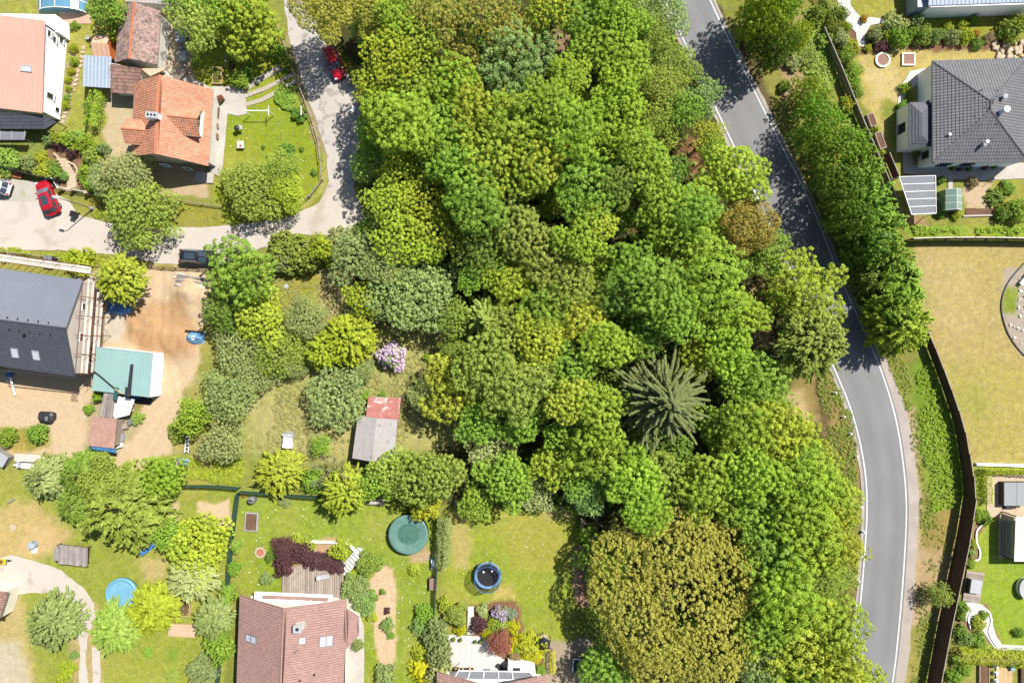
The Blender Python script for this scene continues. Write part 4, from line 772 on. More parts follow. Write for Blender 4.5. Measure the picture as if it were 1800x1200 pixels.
# ================================================================ BUILDINGS
def V3(p): return Vector(p)
def clip_range(poly, v):
    xs = []
    for i in range(len(poly)):
        (u0, v0), (u1, v1) = poly[i], poly[(i+1) % len(poly)]
        if (v0-v)*(v1-v) <= 0 and v0 != v1: xs.append(u0+(u1-u0)*(v-v0)/(v1-v0))
        elif v0 == v1 == v: xs += [u0, u1]
    return (min(xs), max(xs)) if xs else None
PROF = {'wave': ([0, .3, .55, .8, 1], [0, .045, .055, .04, 0]), 'flat': ([0, .05, .95, 1], [0, .018, .018, 0]), 'shingle': ([0, .04, .96, 1], [0, .012, .012, 0])}
def roof_plane(root, pts, m, w=.34, h=.36, style='wave', thick=.14, name='roof', under=None, rseed=1):
    """A sloping roof surface: a slab, and on it the courses of tiles (or the seams of a metal sheet)."""
    pts = [V3(p) for p in pts]; slab = MB().slab([tuple(p) for p in pts], thick).build(name, under or m, root)
    n = (pts[1]-pts[0]).cross(pts[2]-pts[0]).normalized()
    if n.z < 0: n = -n
    u = Vector((0, 0, 1)).cross(n)
    if u.length < 1e-4: u = (pts[1]-pts[0]).copy()
    u.normalize(); v = n.cross(u); o = pts[0]
    if v.z < 0: v = -v; u = -u
    q = [((p-o).dot(u), (p-o).dot(v)) for p in pts]; vmin = min(b for a, b in q); vmax = max(b for a, b in q); rng = random.Random(rseed); b = MB()
    def at(uu, vv, z): return tuple(o+u*uu+v*vv+n*z)
    if style in ('seam', 'corr'):
        umin = min(a for a, _ in q); umax = max(a for a, _ in q); k = math.ceil(umin/w)
        qt = [(bb, aa) for aa, bb in q]
        while k*w < umax:
            r = clip_range(qt, k*w)
            if r and r[1]-r[0] > .1:
                a_, c_ = r; hw, hz = (.025, .05) if style == 'seam' else (w*.3, .035)
                vs = [at(k*w-hw, a_, .002), at(k*w+hw, a_, .002), at(k*w+hw, c_, .002), at(k*w-hw, c_, .002), at(k*w-hw*.6, a_, hz), at(k*w+hw*.6, a_, hz), at(k*w+hw*.6, c_, hz), at(k*w-hw*.6, c_, hz)]
                b.cur = rng.random(); b.add(vs, [(4, 5, 6, 7), (0, 1, 5, 4), (1, 2, 6, 5), (2, 3, 7, 6), (3, 0, 4, 7)])
            k += 1
        b.build('seams', m, slab, kind='stuff'); return slab
    fr, hz = PROF[style]; rows = max(1, int(round((vmax-vmin)/h))); hh = (vmax-vmin)/rows
    for i in range(rows):
        vl = vmin+i*hh-(.04 if i == 0 else .0); vu = min(vmax-.001, vmin+(i+1)*hh+.03)
        rl = clip_range(q, max(vmin+.001, vl)); ru = clip_range(q, vu)
        if not rl or not ru: continue
        off = (.5*w if style in ('flat', 'shingle') and i % 2 else 0); k = math.floor((min(rl[0], ru[0])-off)/w)
        while k*w+off < max(rl[1], ru[1]):
            u0 = k*w+off; k += 1
            cl = lambda x, r: min(max(x, r[0]), r[1])
            L = [cl(u0+f*w, rl) for f in fr]; U = [cl(u0+f*w, ru) for f in fr]
            if L[-1]-L[0] < .02 and U[-1]-U[0] < .02: continue
            b.cur = rng.random(); m_ = len(fr); j = rng.uniform(0, .012)
            vs = [at(L[t], vl, .002) for t in range(m_)]+[at(L[t], vl, .05+j+hz[t]) for t in range(m_)]+[at(U[t], vu, .006+hz[t]) for t in range(m_)]
            b.add(vs, [(t, t+1, m_+t+1, m_+t) for t in range(m_-1)]+[(m_+t, m_+t+1, 2*m_+t+1, 2*m_+t) for t in range(m_-1)])
    b.build('roof_tiles', m, slab, kind='stuff'); return slab
def ridge_caps(root, a, c, m, r=.14, step=.42, name='ridge_cap'):
    a, c = V3(a), V3(c); n = max(1, int((c-a).length/step)); b = MB()
    for i in range(n):
        b.cur = random.random(); p = a.lerp(c, i/n); q = a.lerp(c, (i+1)/n+.01); b.tube(tuple(p), tuple(q), r*1.04, r*.94, 8)
    return b.build(name, m, root)
def window(root, c, ang, w_, h_, fm, pm=None, sill=True, t=.06):
    """A window in a wall: c is the middle of the opening on the wall face, ang the way the wall faces."""
    dx, dy = math.cos(ang), math.sin(ang); sx, sy = -dy, dx; b = MB(); f = .07
    def bx(s, z, ws, hs, d, dep): b.box((c[0]+sx*s+dx*d, c[1]+sy*s+dy*d, c[2]+z), (dep, ws, hs), ang)
    bx(-w_/2+f/2, 0, f, h_, t/2, t); bx(w_/2-f/2, 0, f, h_, t/2, t); bx(0, h_/2-f/2, w_-2*f, f, t/2, t); bx(0, -h_/2+f/2, w_-2*f, f, t/2, t)
    if w_ > .9: bx(0, 0, .06, h_-2*f, t/2, t)
    o = b.build('window', fm, root); g = MB().box((c[0]+dx*.012, c[1]+dy*.012, c[2]), (.02, w_-2*f, h_-2*f), ang).build('pane', pm or X['darkpane'], o)
    if sill: MB().box((c[0]+dx*.09, c[1]+dy*.09, c[2]-h_/2-.03), (.18, w_+.12, .05), ang).build('sill', X['lightgrey'], o)
    return o
def on_plane(pts, x, y):
    a, b, c = (V3(p) for p in pts[:3]); n = (b-a).cross(c-a); return a.z-(n.x*(x-a.x)+n.y*(y-a.y))/n.z, (n if n.z > 0 else -n).normalized()
def skylight(root, pts, px, py, w_, h_, zguess, fm, pm, panes=1, name='roof_window'):
    z = zguess
    for _ in range(5): x, y, _z = G(px, py, z); z, n = on_plane(pts, x, y)
    u = Vector((0, 0, 1)).cross(n).normalized(); v = n.cross(u); o = Vector((x, y, z)); b = MB(); f = .08
    def bar(uu, vv, a, c, z0, z1, bb):
        P_ = [o+u*(uu+s*a/2)+v*(vv+t*c/2) for s, t in ((-1, -1), (1, -1), (1, 1), (-1, 1))]; bb.add([tuple(p+n*z0) for p in P_]+[tuple(p+n*z1) for p in P_], [(3, 2, 1, 0), (4, 5, 6, 7), (0, 1, 5, 4), (1, 2, 6, 5), (2, 3, 7, 6), (3, 0, 4, 7)])
    bar(0, h_/2-f/2, w_, f, -.05, .14, b); bar(0, -h_/2+f/2, w_, f, -.05, .14, b); bar(w_/2-f/2, 0, f, h_-2*f, -.05, .14, b); bar(-w_/2+f/2, 0, f, h_-2*f, -.05, .14, b)
    for k in range(1, panes): bar(0, -h_/2+h_*k/panes, w_-2*f, f, -.05, .139, b)
    r = b.build(name, fm, root)
    for k in range(panes):
        hh = (h_-2*f)/panes; g = MB(); bar(0, -h_/2+f+hh*(k+.5), w_-2*f, hh-(.08 if panes > 1 else 0), .0, .10, g); g.build('pane', pm, r)
    return r
def gable(root, A0, A1, B1, B0, ze, zr, wallm, tilem, inset=.35, ginset=.35, thick=.14, ridge_m=None, slabm=None, **kw):
    """House body and double-pitched roof; eave corners in photo pixels at eave height, the ridge midway."""
    a0, a1, b1, b0 = (V3(G(*p, ze)) for p in (A0, A1, B1, B0)); r0 = (a0+b0)/2; r1 = (a1+b1)/2; r0.z = r1.z = zr
    L = (r1-r0).normalized(); s0 = (a0-b0); s0.normalize(); tan = (zr-ze)/((a0-b0).length/2)
    def pt(p, along, across, z): q = p+L*along+s0*across; return (q.x, q.y, z)
    def end(p, sgn):
        half = (a0-b0).length/2-inset; r = Vector((p.x, p.y, 0)); zt = zr-thick-.02-0.0; zw = zr-tan*half-thick-.02
        return [pt(r, sgn*ginset, -half, 0), pt(r, sgn*ginset, half, 0), pt(r, sgn*ginset, half, zw), pt(r, sgn*ginset, 0, zt), pt(r, sgn*ginset, -half, zw)]
    e0, e1 = end(r0, 1), end(r1, -1); n = 5
    MB().add(e0+e1, [tuple(range(n)), tuple(range(2*n-1, n-1, -1))]+[(i, n+i, n+(i+1) % n, (i+1) % n) for i in range(n)]).build('wall', wallm, root)
    s1 = [tuple(a0), tuple(a1), tuple(r1), tuple(r0)]; s2 = [tuple(b1), tuple(b0), tuple(r0), tuple(r1)]
    roof_plane(root, s1, tilem, thick=thick, rseed=3, under=slabm, **kw); roof_plane(root, s2, tilem, thick=thick, rseed=4, under=slabm, **kw)
    if ridge_m: ridge_caps(root, tuple(r0+Vector((0, 0, .02))), tuple(r1+Vector((0, 0, .02))), ridge_m)
    return s1, s2, r0, r1
def gutter(root, a, c, r=.07, m=None, name='gutter'):
    return MB().tube(a, c, r, r, 8).build(name, m or X['grey'], root)

# ---------------------------------------------------------------- orange tiled house beside the lane
hb = thing('orange_roof_house', 'house with orange tiled roof, white chimney and two dormers beside the lane', 'house', G(318, 228))
s1, s2, r0, r1 = gable(hb, (374,157), (365,292), (232,275), (238,145), 3.0, 6.36, X['greywall'], X['orange'], .42, .5, ridge_m=X['redridge'], w=.30, h=.34, style='wave')
gutter(hb, G(374.6, 157, 2.93), G(365.6, 292, 2.93)); gutter(hb, G(237, 145, 2.93), G(231, 275, 2.93))
ch = MB(); c3 = G(273, 206, 6.3); ch.box((c3[0], c3[1], 6.3), (1.35, .6, 1.5), math.radians(-5)); cho = ch.build('chimney', X['white'], hb)
MB().box((c3[0], c3[1], 7.10), (1.47, .72, .1), math.radians(-5)).build('chimney_cap', X['lightgrey'], cho)
for k in (-.4, 0, .4): MB().lathe([(.10, 7.14), (.12, 7.24), (.07, 7.24), (.06, 7.16)], (c3[0]+k, c3[1]-k*.087, 0), 10).build('flue', X['black'], cho)
def dormer(root, apex_in, apex_out, wide, z_ridge, drop, side):
    """A gabled dormer: ridge from the roof outwards; wide = half width in metres."""
    a, b = V3(G(*apex_in, z_ridge)), V3(G(*apex_out, z_ridge)); d = (b-a).normalized(); s = Vector((-d.y, d.x, 0)); dz = Vector((0, 0, -drop))
    back_cut = a-d*0.0
    for sg in (1, -1):
        e_out = b+s*sg*wide+dz; e_in = a+d*((b-a).length*.52)+s*sg*wide+dz
        roof_plane(root, [tuple(e_in), tuple(e_out), tuple(b), tuple(a)] if sg < 0 else [tuple(e_out), tuple(e_in), tuple(a), tuple(b)], X['orange'] if sg*side > 0 else X['orange'], w=.30, h=.30, style='wave', thick=.10, name='dormer_roof', rseed=7)
    f = b-d*.28; w_ = wide-.22; base = Vector((0, 0, -drop-1.15)); bb = f-d*((b-a).length*.75)
    P5 = [f+s*w_+base, f-s*w_+base, f-s*w_+dz+Vector((0, 0, .0)), f+Vector((0, 0, -.14)), f+s*w_+dz]; Q5 = [p-(f-bb) for p in P5]
    MB().add([tuple(p) for p in P5+Q5], [tuple(range(5)), tuple(range(9, 4, -1))]+[(i, 5+i, 5+(i+1) % 5, (i+1) % 5) for i in range(5)]).build('dormer_wall', X['white'], root)
    ridge_caps(root, tuple(a+Vector((0, 0, .03))), tuple(b+Vector((0, 0, .03))), X['redridge'], .10, .4)
    ang = math.atan2(d.y, d.x); cc = f+dz*.62+Vector((0, 0, -.55))
    window(root, (cc.x, cc.y, cc.z+.25), ang, min(1.5, w_*1.5), .95, X['whitepaint'], sill=False)
dormer(hb, (286, 203), (346, 209), 1.75, 5.85, 1.15, 1)
dormer(hb, (269, 231), (213, 226), 1.45, 5.3, 1.05, -1)
for px, py, zz in ((330, 296, 1.2), (290, 290, 3.7)): window(hb, (*G2(px, py, zz)[:2], zz), math.radians(-95), .9, 1.1, X['whitepaint'])
MB().box(G(359, 312, .08), (2.4, 1.3, .14), math.radians(-5)).build('doorstep', X['concrete'], hb)

# ---------------------------------------------------------------- old barn with lichen-mottled shingles, lean-to, tin carport, small orange shed
bn = thing('old_barn', 'long old barn with lichen-mottled grey shingle roof and red ridge', 'barn', G(243, 62))
gable(bn, (283,20), (276,114), (203,110), (213,9), 2.8, 4.3, X['greywall'], X['lichen'], .25, .25, ridge_m=X['redridge'], w=.42, h=.40, style='shingle')
lt = thing('lean_to', 'brown tiled lean-to joining the mottled barn and the orange house', 'outbuilding', G(220, 140))
p_ = [G(195, 162, 2.2), G(237, 165, 2.2), G(250, 121, 3.1), (G(195, 112, 3.1))]
roof_plane(lt, p_, X['oldtile'], w=.40, h=.42, style='flat', thick=.1)
MB().loft([(p[0]*1.0, p[1], 0) for p in (G(197, 158, 2.2), G(235, 160, 2.2), G(247, 123, 2.2), G(197, 114, 2.2))], [(*G2(197, 158, 2.2), 2.0), (*G2(235, 160, 2.2), 2.0), (*G2(247, 123, 2.2), 2.85), (*G2(197, 114, 2.2), 2.85)]).build('wall', X['greywall'], lt)
pr = thing('porch_roof', 'small peach hipped porch roof between barn and orange roof', 'porch', G(270, 128))
roof_plane(pr, [G(248, 122, 2.6), G(292, 122, 2.6), G(264, 135, 3.3)], X['peach'], w=.3, h=.34, style='wave', thick=.08)
for px, py in ((251, 121), (289, 121), (265, 133)): MB().tube((*G2(px, py, 2.6), 0), (*G2(px, py, 2.6), 2.55), .06).build('post', X['wood'], pr)
tc = thing('tin_carport', 'pale blue-grey sheet metal carport beside the orange shed', 'carport', G(170, 126))
roof_plane(tc, [G(147, 152, 2.1), G(192, 155, 2.1), G(196, 100, 2.35), G(148, 97, 2.35)], X['steelblue'], w=.45, style='corr', thick=.06)
for px, py in ((149, 151), (190, 154), (193, 101), (150, 99)): MB().tube((*G2(px, py, 2.1), 0), (*G2(px, py, 2.1), 2.02), .05).build('post', X['dark'], tc)
MB().box((*G2(170, 101, 2.1), 1.0), (3.1, .06, 1.9)).build('back_wall', X['brownwood'], tc)
sh = thing('orange_shed', 'small orange wooden shed with peach gable roof in the garden', 'shed', G(185, 82))
gable(sh, (194,63), (167,62), (166,98), (192,100), 1.9, 2.55, X['orangewall'], X['peach'], .12, .12, thick=.06, w=.6, style='corr')
door = MB().box((*G2(193.5, 82, .95), .95), (.05, .8, 1.7)); door.build('door', X['brownwood'], sh)

# ---------------------------------------------------------------- coral-roofed white house at the left edge
ha = thing('coral_roof_house', 'white house with smooth coral metal roof at the left edge', 'house', G(40, 130))
mono = [G(-190, 168, 3.5), G(74, 199, 3.5), G(79, 36, 4.5), G(-190, 4, 4.5)]
roof_plane(ha, mono, X['coral'], w=.52, style='seam', thick=.12)
wl = [G(-170, 178, 3.2), G(73, 195, 3.4), G(77, 42, 4.3), G(-170, 14, 4.3)]
MB().loft([(p[0], p[1], 0) for p in wl], [(p[0], p[1], z) for p, z in zip(wl, (3.33, 3.33, 4.3, 4.3))]).build('wall', X['white'], ha)
skylight(ha, mono, 47, 121, 1.35, .75, 4.0, X['lightgrey'], X['pane'])
wn = math.atan2(G2(77, 42, 0)[0]*0+.03, 1.0)
def ewall(px, py, z):                               # a point on the coral house's east wall seen at (px, py)
    return None
ea, eb = V3(wl[1]), V3(wl[2]); ang_e = math.atan2(-(eb-ea).x, (eb-ea).y)
for f_, z_, w_, h_ in ((.93, 3.3, .8, .7), (.90, 2.3, .8, .7), (.95, 1.1, .9, .8), (.22, 2.2, .8, 1.3), (.10, .7, .7, .9)):
    q = ea.lerp(eb, f_); window(ha, (q.x+.004, q.y, z_), ang_e, w_, h_, X['whitepaint'], sill=True)
MB().tube((eb.x+.09, eb.y, .05), (eb.x+.09, eb.y, 4.2), .06).build('downpipe', X['dark'], ha)
MB().prism(GL([(-120, 22), (98, 26), (101, 56), (80, 60), (80, 46), (-120, 40)], 2.4), 0, 2.4).build('flat_annex', X['white'], ha)
dk = thing('slate_porch', 'dark blue-grey porch roof along the front of the coral-roofed house', 'porch', G(30, 222))
roof_plane(dk, [G(-120, 226, 2.2), G(78, 226, 2.2), G(73, 202, 2.9), G(-120, 188, 2.9)], X['anthracite'], w=.4, h=.4, style='flat', thick=.08)
roof_plane(dk, [G(78, 227, 2.2), G(99, 214, 2.2), G(74, 202, 2.9)], X['anthracite'], w=.4, h=.4, style='flat', thick=.08, rseed=5)
for px, py in ((3, 224), (45, 224), (76, 224), (96, 214)): MB().tube((*G2(px, py, 2.2), 0), (*G2(px, py, 2.2), 2.1), .06).build('post', X['dark'], dk)
cp = thing('polycarbonate_canopy', 'grey translucent canopy below the slate porch at the left edge', 'canopy', G(20, 240))
MB().slab([G(-120, 246, 2.0), G(43, 246, 2.0), G(46, 232, 2.15), G(-120, 228, 2.15)], .03).build('sheet', X['greyglass'], cp)
for px in (-60, 0, 20, 42): MB().tube(G(px, 246, 2.03), G(px+1, 230, 2.18), .03).build('bar', X['lightgrey'], cp)
for px in (2, 41): MB().tube((*G2(px, 244, 2.0), 0), (*G2(px, 244, 2.0), 1.97), .04).build('post', X['grey'], cp)
# glazed pool enclosure at the top edge
pe = thing('pool_enclosure', 'blue barrel-vaulted pool enclosure with white ribs at the top edge', 'pool enclosure', G(112, 0))
x0, y0 = G2(70, 24, 0); x1, y1 = G2(154, 27, 0); ylen = 6.0; N_ = 10; vs = []; fs = []
def arc(t, yy): return (x0+(x1-x0)*(.5-.5*math.cos(math.pi*t)), yy, 1.7*math.sin(math.pi*t)+.02)
bb = MB()
for k in range(N_): bb.add([arc(k/N_, y0), arc((k+1)/N_, y0), arc((k+1)/N_, y0+ylen), arc(k/N_, y0+ylen)], [(0, 1, 2, 3)])
bb.build('vault', X['polycarb'], pe)
for yy in np.linspace(0, ylen, 6): MB().path([arc(k/16, y0+float(yy)) for k in range(17)], .05, 5).build('rib', X['whitepaint'], pe)
for t in (.25, .5, .75): MB().tube(arc(t, y0), arc(t, y0+ylen), .035).build('rail', X['whitepaint'], pe)
MB().poly([arc(k/N_, y0+.01) for k in range(N_+1)]).build('end_panel', X['polycarb'], pe)
bx_ = MB().prism([(x0+.4, y0+.4), (x1-.4, y0+.4), (x1-.4, y0+ylen-.4), (x0+.4, y0+ylen-.4)], -.02, .06); bx_.build('pool_water', X['lightblue'], pe)
sheet('paving', GL([(105, 22), (160, 25), (160, 42), (124, 42), (121, 72), (104, 55)]), .006, mat('pink_paving', A(226, 188, 164), .9, .08, .8, .1, 5))

# cut-off outbuilding at the top
tb = thing('grey_outbuilding', 'grey flat outbuilding cut off by the top edge above the barn', 'outbuilding', G(265, -20))
MB().prism(GL([(222, -60), (312, -60), (302, 6), (228, 0)], 2.4), 0, 2.4).build('wall', X['greywall'], tb)
roof_plane(tb, [G(222, 3, 2.55), G(306, 9, 2.55), G(316, -60, 2.75), G(222, -60, 2.75)], X['greyfelt'], w=.5, style='corr', thick=.1)

# ---------------------------------------------------------------- house under construction with scaffolding
hc = thing('new_house', 'new house with grey ribbed and dark tiled roof wrapped in scaffolding', 'house', G(60, 570))
ZE, ZR = 5.0, 7.4
NW, NE, SE, SW, R0p, R1p = (-230, 440), (145, 492), (131.5, 661), (-230, 612), (-245, 532), (115, 577)
ne, se, r1c = V3(G(*NE, ZE)), V3(G(*SE, ZE)), V3(G(*R1p, ZR)); nw, sw, r0c = V3(G(*NW, ZE)), V3(G(*SW, ZE)), V3(G(*R0p, ZR))
sn = [tuple(nw), tuple(ne), tuple(r1c), tuple(r0c)]; ss = [tuple(se), tuple(sw), tuple(r0c), tuple(r1c)]
# keep both slopes planar
sn[3] = (sn[3][0], sn[3][1], on_plane([sn[0], sn[1], sn[2]], sn[3][0], sn[3][1])[0]); ss[2] = sn[3]; ss[1] = (ss[1][0], ss[1][1], on_plane([ss[0], ss[2], ss[3]], ss[1][0], ss[1][1])[0])
roof_plane(hc, sn, X['steel'], w=.22, style='corr', thick=.14, under=X['steel'])
roof_plane(hc, ss, X['anthracite'], w=.33, h=.36, style='flat', thick=.14)
ridge_caps(hc, tuple(r1c), sn[3], X['anthracite'], .12, .5)
w_ne, w_se, w_r = ne+Vector((-.35, -.3, 0)), se+Vector((-.35, .3, 0)), r1c+Vector((-.35, 0, -.2))
P5 = [(w_se.x, w_se.y, 0), (w_ne.x, w_ne.y, 0), (w_ne.x, w_ne.y, ZE-.1), tuple(w_r), (w_se.x, w_se.y, ZE-.1)]
back = Vector((sn[0][0]-sn[1][0], sn[0][1]-sn[1][1], 0))*.95
Q5 = [(p[0]+back.x, p[1]+back.y, p[2]) for p in P5]
MB().add(P5+Q5, [tuple(range(5)), tuple(range(9, 4, -1))]+[(i, 5+i, 5+(i+1) % 5, (i+1) % 5) for i in range(5)]).build('wall', mat('raw_block_wall', A(240, 226, 214), .9, .08, .6, .08, 4), hc)
dE = (w_ne-w_se); angE = math.atan2(-dE.x, dE.y)
for f_, z_, w_, h_ in ((.74, 3.6, .9, 1.2), (.40, 3.5, 1.1, 1.4), (.66, 1.3, .7, 1.2), (.30, 1.2, 1.3, 1.8), (.16, 1.3, 1.1, 1.4)):
    q = w_se.lerp(w_ne, f_); window(hc, (q.x+.004, q.y, z_), angE, w_, h_, X['whitepaint'], mat('reveal', A(150, 90, 70), .8) if f_ == .40 else None)
for px, py in ((27, 620), (64, 624)): skylight(hc, ss, px, py, .8, 1.15, 6, X['lightgrey'], X['pane'])
for k in range(7):
    for pl, dv in ((ss, 12), (sn, -9)):
        px = -20+k*18; x, y, z = G(px, 565+px*.128+dv, 7.1); z, n = on_plane([pl[0], pl[1], pl[2]], x, y); MB().box((x, y, z+.12), (.10, .22, .14)).build('snow_guard', X['dark'], hc)
x, y, z = G(44, 588, 7); z, n = on_plane(ss, x, y); MB().lathe([(.12, 0), (.12, .35), (.17, .36), (.17, .45), (0, .5)], (x, y, z), 10).build('roof_vent', X['black'], hc)
MB().tube((*G2(0, 650, 4.9), 4.92), (*G2(131, 664, 4.9), 4.92), .07).build('gutter', X['dark'], hc)

# scaffolding: standards, ledgers, boards and braces
sf = thing('scaffolding', 'rusty tube scaffolding with pale boards against the new house gable', 'scaffolding', G(190, 570))
e0 = w_se+Vector((.35, 0, 0)); e1 = w_ne+Vector((.35, .6, 0)); dirE = (e1-e0).normalized(); outE = Vector((dirE.y, -dirE.x, 0)); LEN = (e1-e0).length
nb = 6
for k in range(nb):
    p = e0+dirE*(LEN*k/(nb-1))
    for d in (0.0, 1.0): q = p+outE*d; MB().tube((q.x, q.y, 0), (q.x, q.y, 5.6), .035, n=5).build('standard', X['rust'], sf)
    for z in (1.95, 3.95): a = p; b = p+outE*1.0; MB().tube((a.x, a.y, z-.08), (b.x, b.y, z-.08), .03, n=5).build('transom', X['rust'], sf)
for z in (2.0, 4.0, 3.0, 5.0):
    for d in (0.0, 1.0):
        a, b = e0+outE*d, e1+outE*d; MB().tube((a.x, a.y, z+(.0 if z in (3., 5.) else -.02)), (b.x, b.y, z), .028, n=5).build('ledger', X['rust'], sf)
for z in (2.0, 4.0):
    for k in range(nb-1):
        for j in range(3):
            a = e0+dirE*(LEN*k/(nb-1)+.04)+outE*(.18+.3*j); b = e0+dirE*(LEN*(k+1)/(nb-1)-.04)+outE*(.18+.3*j); m_ = (a+b)/2; b_ = MB(); b_.cur = random.random(); b_.box((m_.x, m_.y, z+.05), ((b-a).length, .27, .045), math.atan2(dirE.y, dirE.x)); b_.build('board', X['scafboard'], sf)
for k in (0, 2, 3): a = e0+dirE*(LEN*k/(nb-1))+outE*1.02; b = e0+dirE*(LEN*(k+1)/(nb-1))+outE*1.02; MB().tube((a.x, a.y, .1), (b.x, b.y, 3.9), .025, n=5).build('brace', X['rust'], sf)
n0, n1 = V3(G(-60, 452, 4.0)), V3(G(160, 483, 4.0)); dN = (n1-n0).normalized(); oN = Vector((-dN.y, dN.x, 0)); LN = (n1-n0).length
for k in range(8):
    for j in range(3):
        a = n0+dN*(LN*k/8)+oN*(.2+.3*j); b = n0+dN*(LN*(k+1)/8-.05)+oN*(.2+.3*j); m_ = (a+b)/2; b_ = MB(); b_.cur = random.random(); b_.box((m_.x, m_.y, 4.05), ((b-a).length, .28, .045), math.atan2(dN.y, dN.x)); b_.build('board', X['scafboard'], sf)
for k in range(9):
    for d in (.08, 1.05): q = n0+dN*(LN*k/8)+oN*d; MB().tube((q.x, q.y, 0), (q.x, q.y, 5.2), .035, n=5).build('standard', X['rust'], sf)
for d in (.08, 1.05):
    for z in (3.97, 4.9): a, b = n0+oN*d, n1+oN*d; MB().tube((a.x, a.y, z), (b.x, b.y, z), .028, n=5).build('ledger', X['rust'], sf)

# ---------------------------------------------------------------- teal flat-roofed store with white side wall
tl = thing('teal_roof_store', 'low white store with flat teal sheet roof on the building site', 'outbuilding', G(235, 655))
tp = [G(162, 686, 2.7), G(262, 698, 2.7), G(269, 621, 2.7), G(169, 610, 2.7)]
MB().loft([(p[0]*.999, p[1], 0) for p in tp], [(p[0], p[1], 2.52) for p in tp]).build('wall', X['white'], tl)
roof_plane(tl, [tp[0], tp[1], (tp[2][0], tp[2][1], 2.78), (tp[3][0], tp[3][1], 2.78)], X['teal'], w=1.9, style='seam', thick=.16)
for a, b in ((1, 2), (2, 3)): MB().tube((tp[a][0], tp[a][1], 2.76), (tp[b][0], tp[b][1], 2.80), .07).build('edge_trim', X['steelblue'], tl)
bm = thing('steel_beam', 'long dark grey steel beam lying on the teal roof', 'beam', G(228, 668, 2.8))
MB().slab([G(222, 697, 2.95), G(229, 697, 2.95), G(234, 640, 2.98), G(229, 640, 2.98)], .1).build('beam', X['dark'], bm)
MB().slab([G(219, 696.5, 3.02), G(229.5, 697, 3.02), G(230, 681, 3.03), G(220, 680, 3.03)], .05).build('plate', X['dark'], bm)
pp = thing('drain_hose', 'black drain hose running across the teal roof corner', 'hose', G(185, 675, 2.8))
MB().path([G(164, 652, 2.95), G(175, 660, 2.90), (G(190, 673, 2.9)), G(202, 683, 2.9)], .09).build('hose', X['black'], pp); MB().path([G(202, 683, 2.9), G(215, 692, 2.9)], .08).build('cuff', X['tanwood'], pp)
MB().slab([G(198, 702, 2.75), G(204, 703, 2.75), G(209, 682, 2.95), G(202, 680, 2.95)], .05).build('teal_offcut', X['tealdark']) ; tag(bpy.data.objects['teal_offcut'], 'dark teal sheet offcut leaning at the teal roof edge', 'metal sheet')
# slatted wooden roof, tarp, tiled hut
sr = thing('slatted_lean_to', 'lean-to roofed with loose grey sticks below the teal roof', 'lean-to', G(188, 713))
for k in range(13):
    t = k/12; b_ = MB(); b_.cur = random.random(); a = G(184+18*t, 688+3*t, 2.3+random.uniform(-.03, .03)); c = G(174+22*t+random.uniform(-1, 1), 731+4*t, 2.0); b_.tube(a, c, .055, .05, 5); b_.build('stick', X['greywood'], sr)
for px, py in ((185, 690), (202, 693), (175, 730), (196, 733)): MB().tube((*G2(px, py, 2.1), 0), (*G2(px, py, 2.1), 2.05), .05).build('post', X['greywood'], sr)
MB().slab([G(176, 733, 1.85), G(196, 736, 1.85), G(202, 692, 2.15), G(184, 689, 2.15)], .03).build('underlay', X['greyfelt'], sr)
tpn = thing('white_tarp', 'crumpled white tarpaulin spread beside the slatted lean-to', 'tarp', G(218, 715))
b_ = MB(); nx = 12; gridp = []
for j in range(nx+1):
    for i in range(nx+1):
        u, v = i/nx, j/nx; px = (201+36*u)*(1-v)+(196+38*u)*v-(6*u*v); py = (694+8*u)*(1-v)+(737-8*u)*v; gridp.append(G(px, py, 1.3+.28*float(fbm(px, py, 9, 2))+.35*(1-v)))
b_.add(gridp, [(j*(nx+1)+i, j*(nx+1)+i+1, (j+1)*(nx+1)+i+1, (j+1)*(nx+1)+i) for j in range(nx) for i in range(nx)]); b_.build('sheet', X['whitetarp'], tpn, smooth=True)
MB().prism(GL([(202, 700), (230, 706), (228, 724), (200, 728)], 1), 0, 1.2).build('stacked_blocks', X['greywall'], tpn)
ht = thing('tiled_hut', 'little hut with pinkish shingle roof and blue tarp along its foot', 'hut', G(182, 760))
hp = [G(156, 782, 2.0), G(201, 787, 2.0), G(206, 736, 2.4), G(161, 732, 2.4)]
roof_plane(ht, hp, X['pinkfelt'], w=.33, h=.33, style='flat', thick=.08)
MB().loft([(*G2(159, 780, 2.0), 0), (*G2(199, 784, 2.0), 0), (*G2(204, 739, 2.0), 0), (*G2(163, 735, 2.0), 0)], [(*G2(159, 780, 2.0), 1.9), (*G2(199, 784, 2.0), 1.9), (*G2(204, 739, 2.0), 2.25), (*G2(163, 735, 2.0), 2.25)]).build('wall', X['wood'], ht)
MB().slab([G(160, 789, 1.7), G(204, 796, 1.5), G(204, 788, 1.86), G(160, 783, 1.86)], .04).build('tarp_skirt', X['bluetarp'], ht)
# ---------------------------------------------------------------- grey shed in the orchard, red felt porch
gs = thing('orchard_shed', 'grey felt-roofed shed with faded red porch roof in the orchard', 'shed', G(665, 755))
gable(gs, (663+35,737), (692,813), (620,805), (630,730), 2.2, 2.9, X['greywood'], X['greyfelt'], .15, .15, thick=.07, w=1.0, h=1.2, style='shingle')
rp = [G(643, 733, 2.05), G(701, 737, 2.05), G(705, 699, 1.8), G(648, 697, 1.8)]
roof_plane(gs, rp, X['redfelt'], w=.8, h=.55, style='shingle', thick=.06, name='porch_roof')
for px, py in ((648, 699), (703, 701)): MB().tube((*G2(px, py, 1.8), 0), (*G2(px, py, 1.8), 1.72), .05).build('post', X['greywood'], gs)
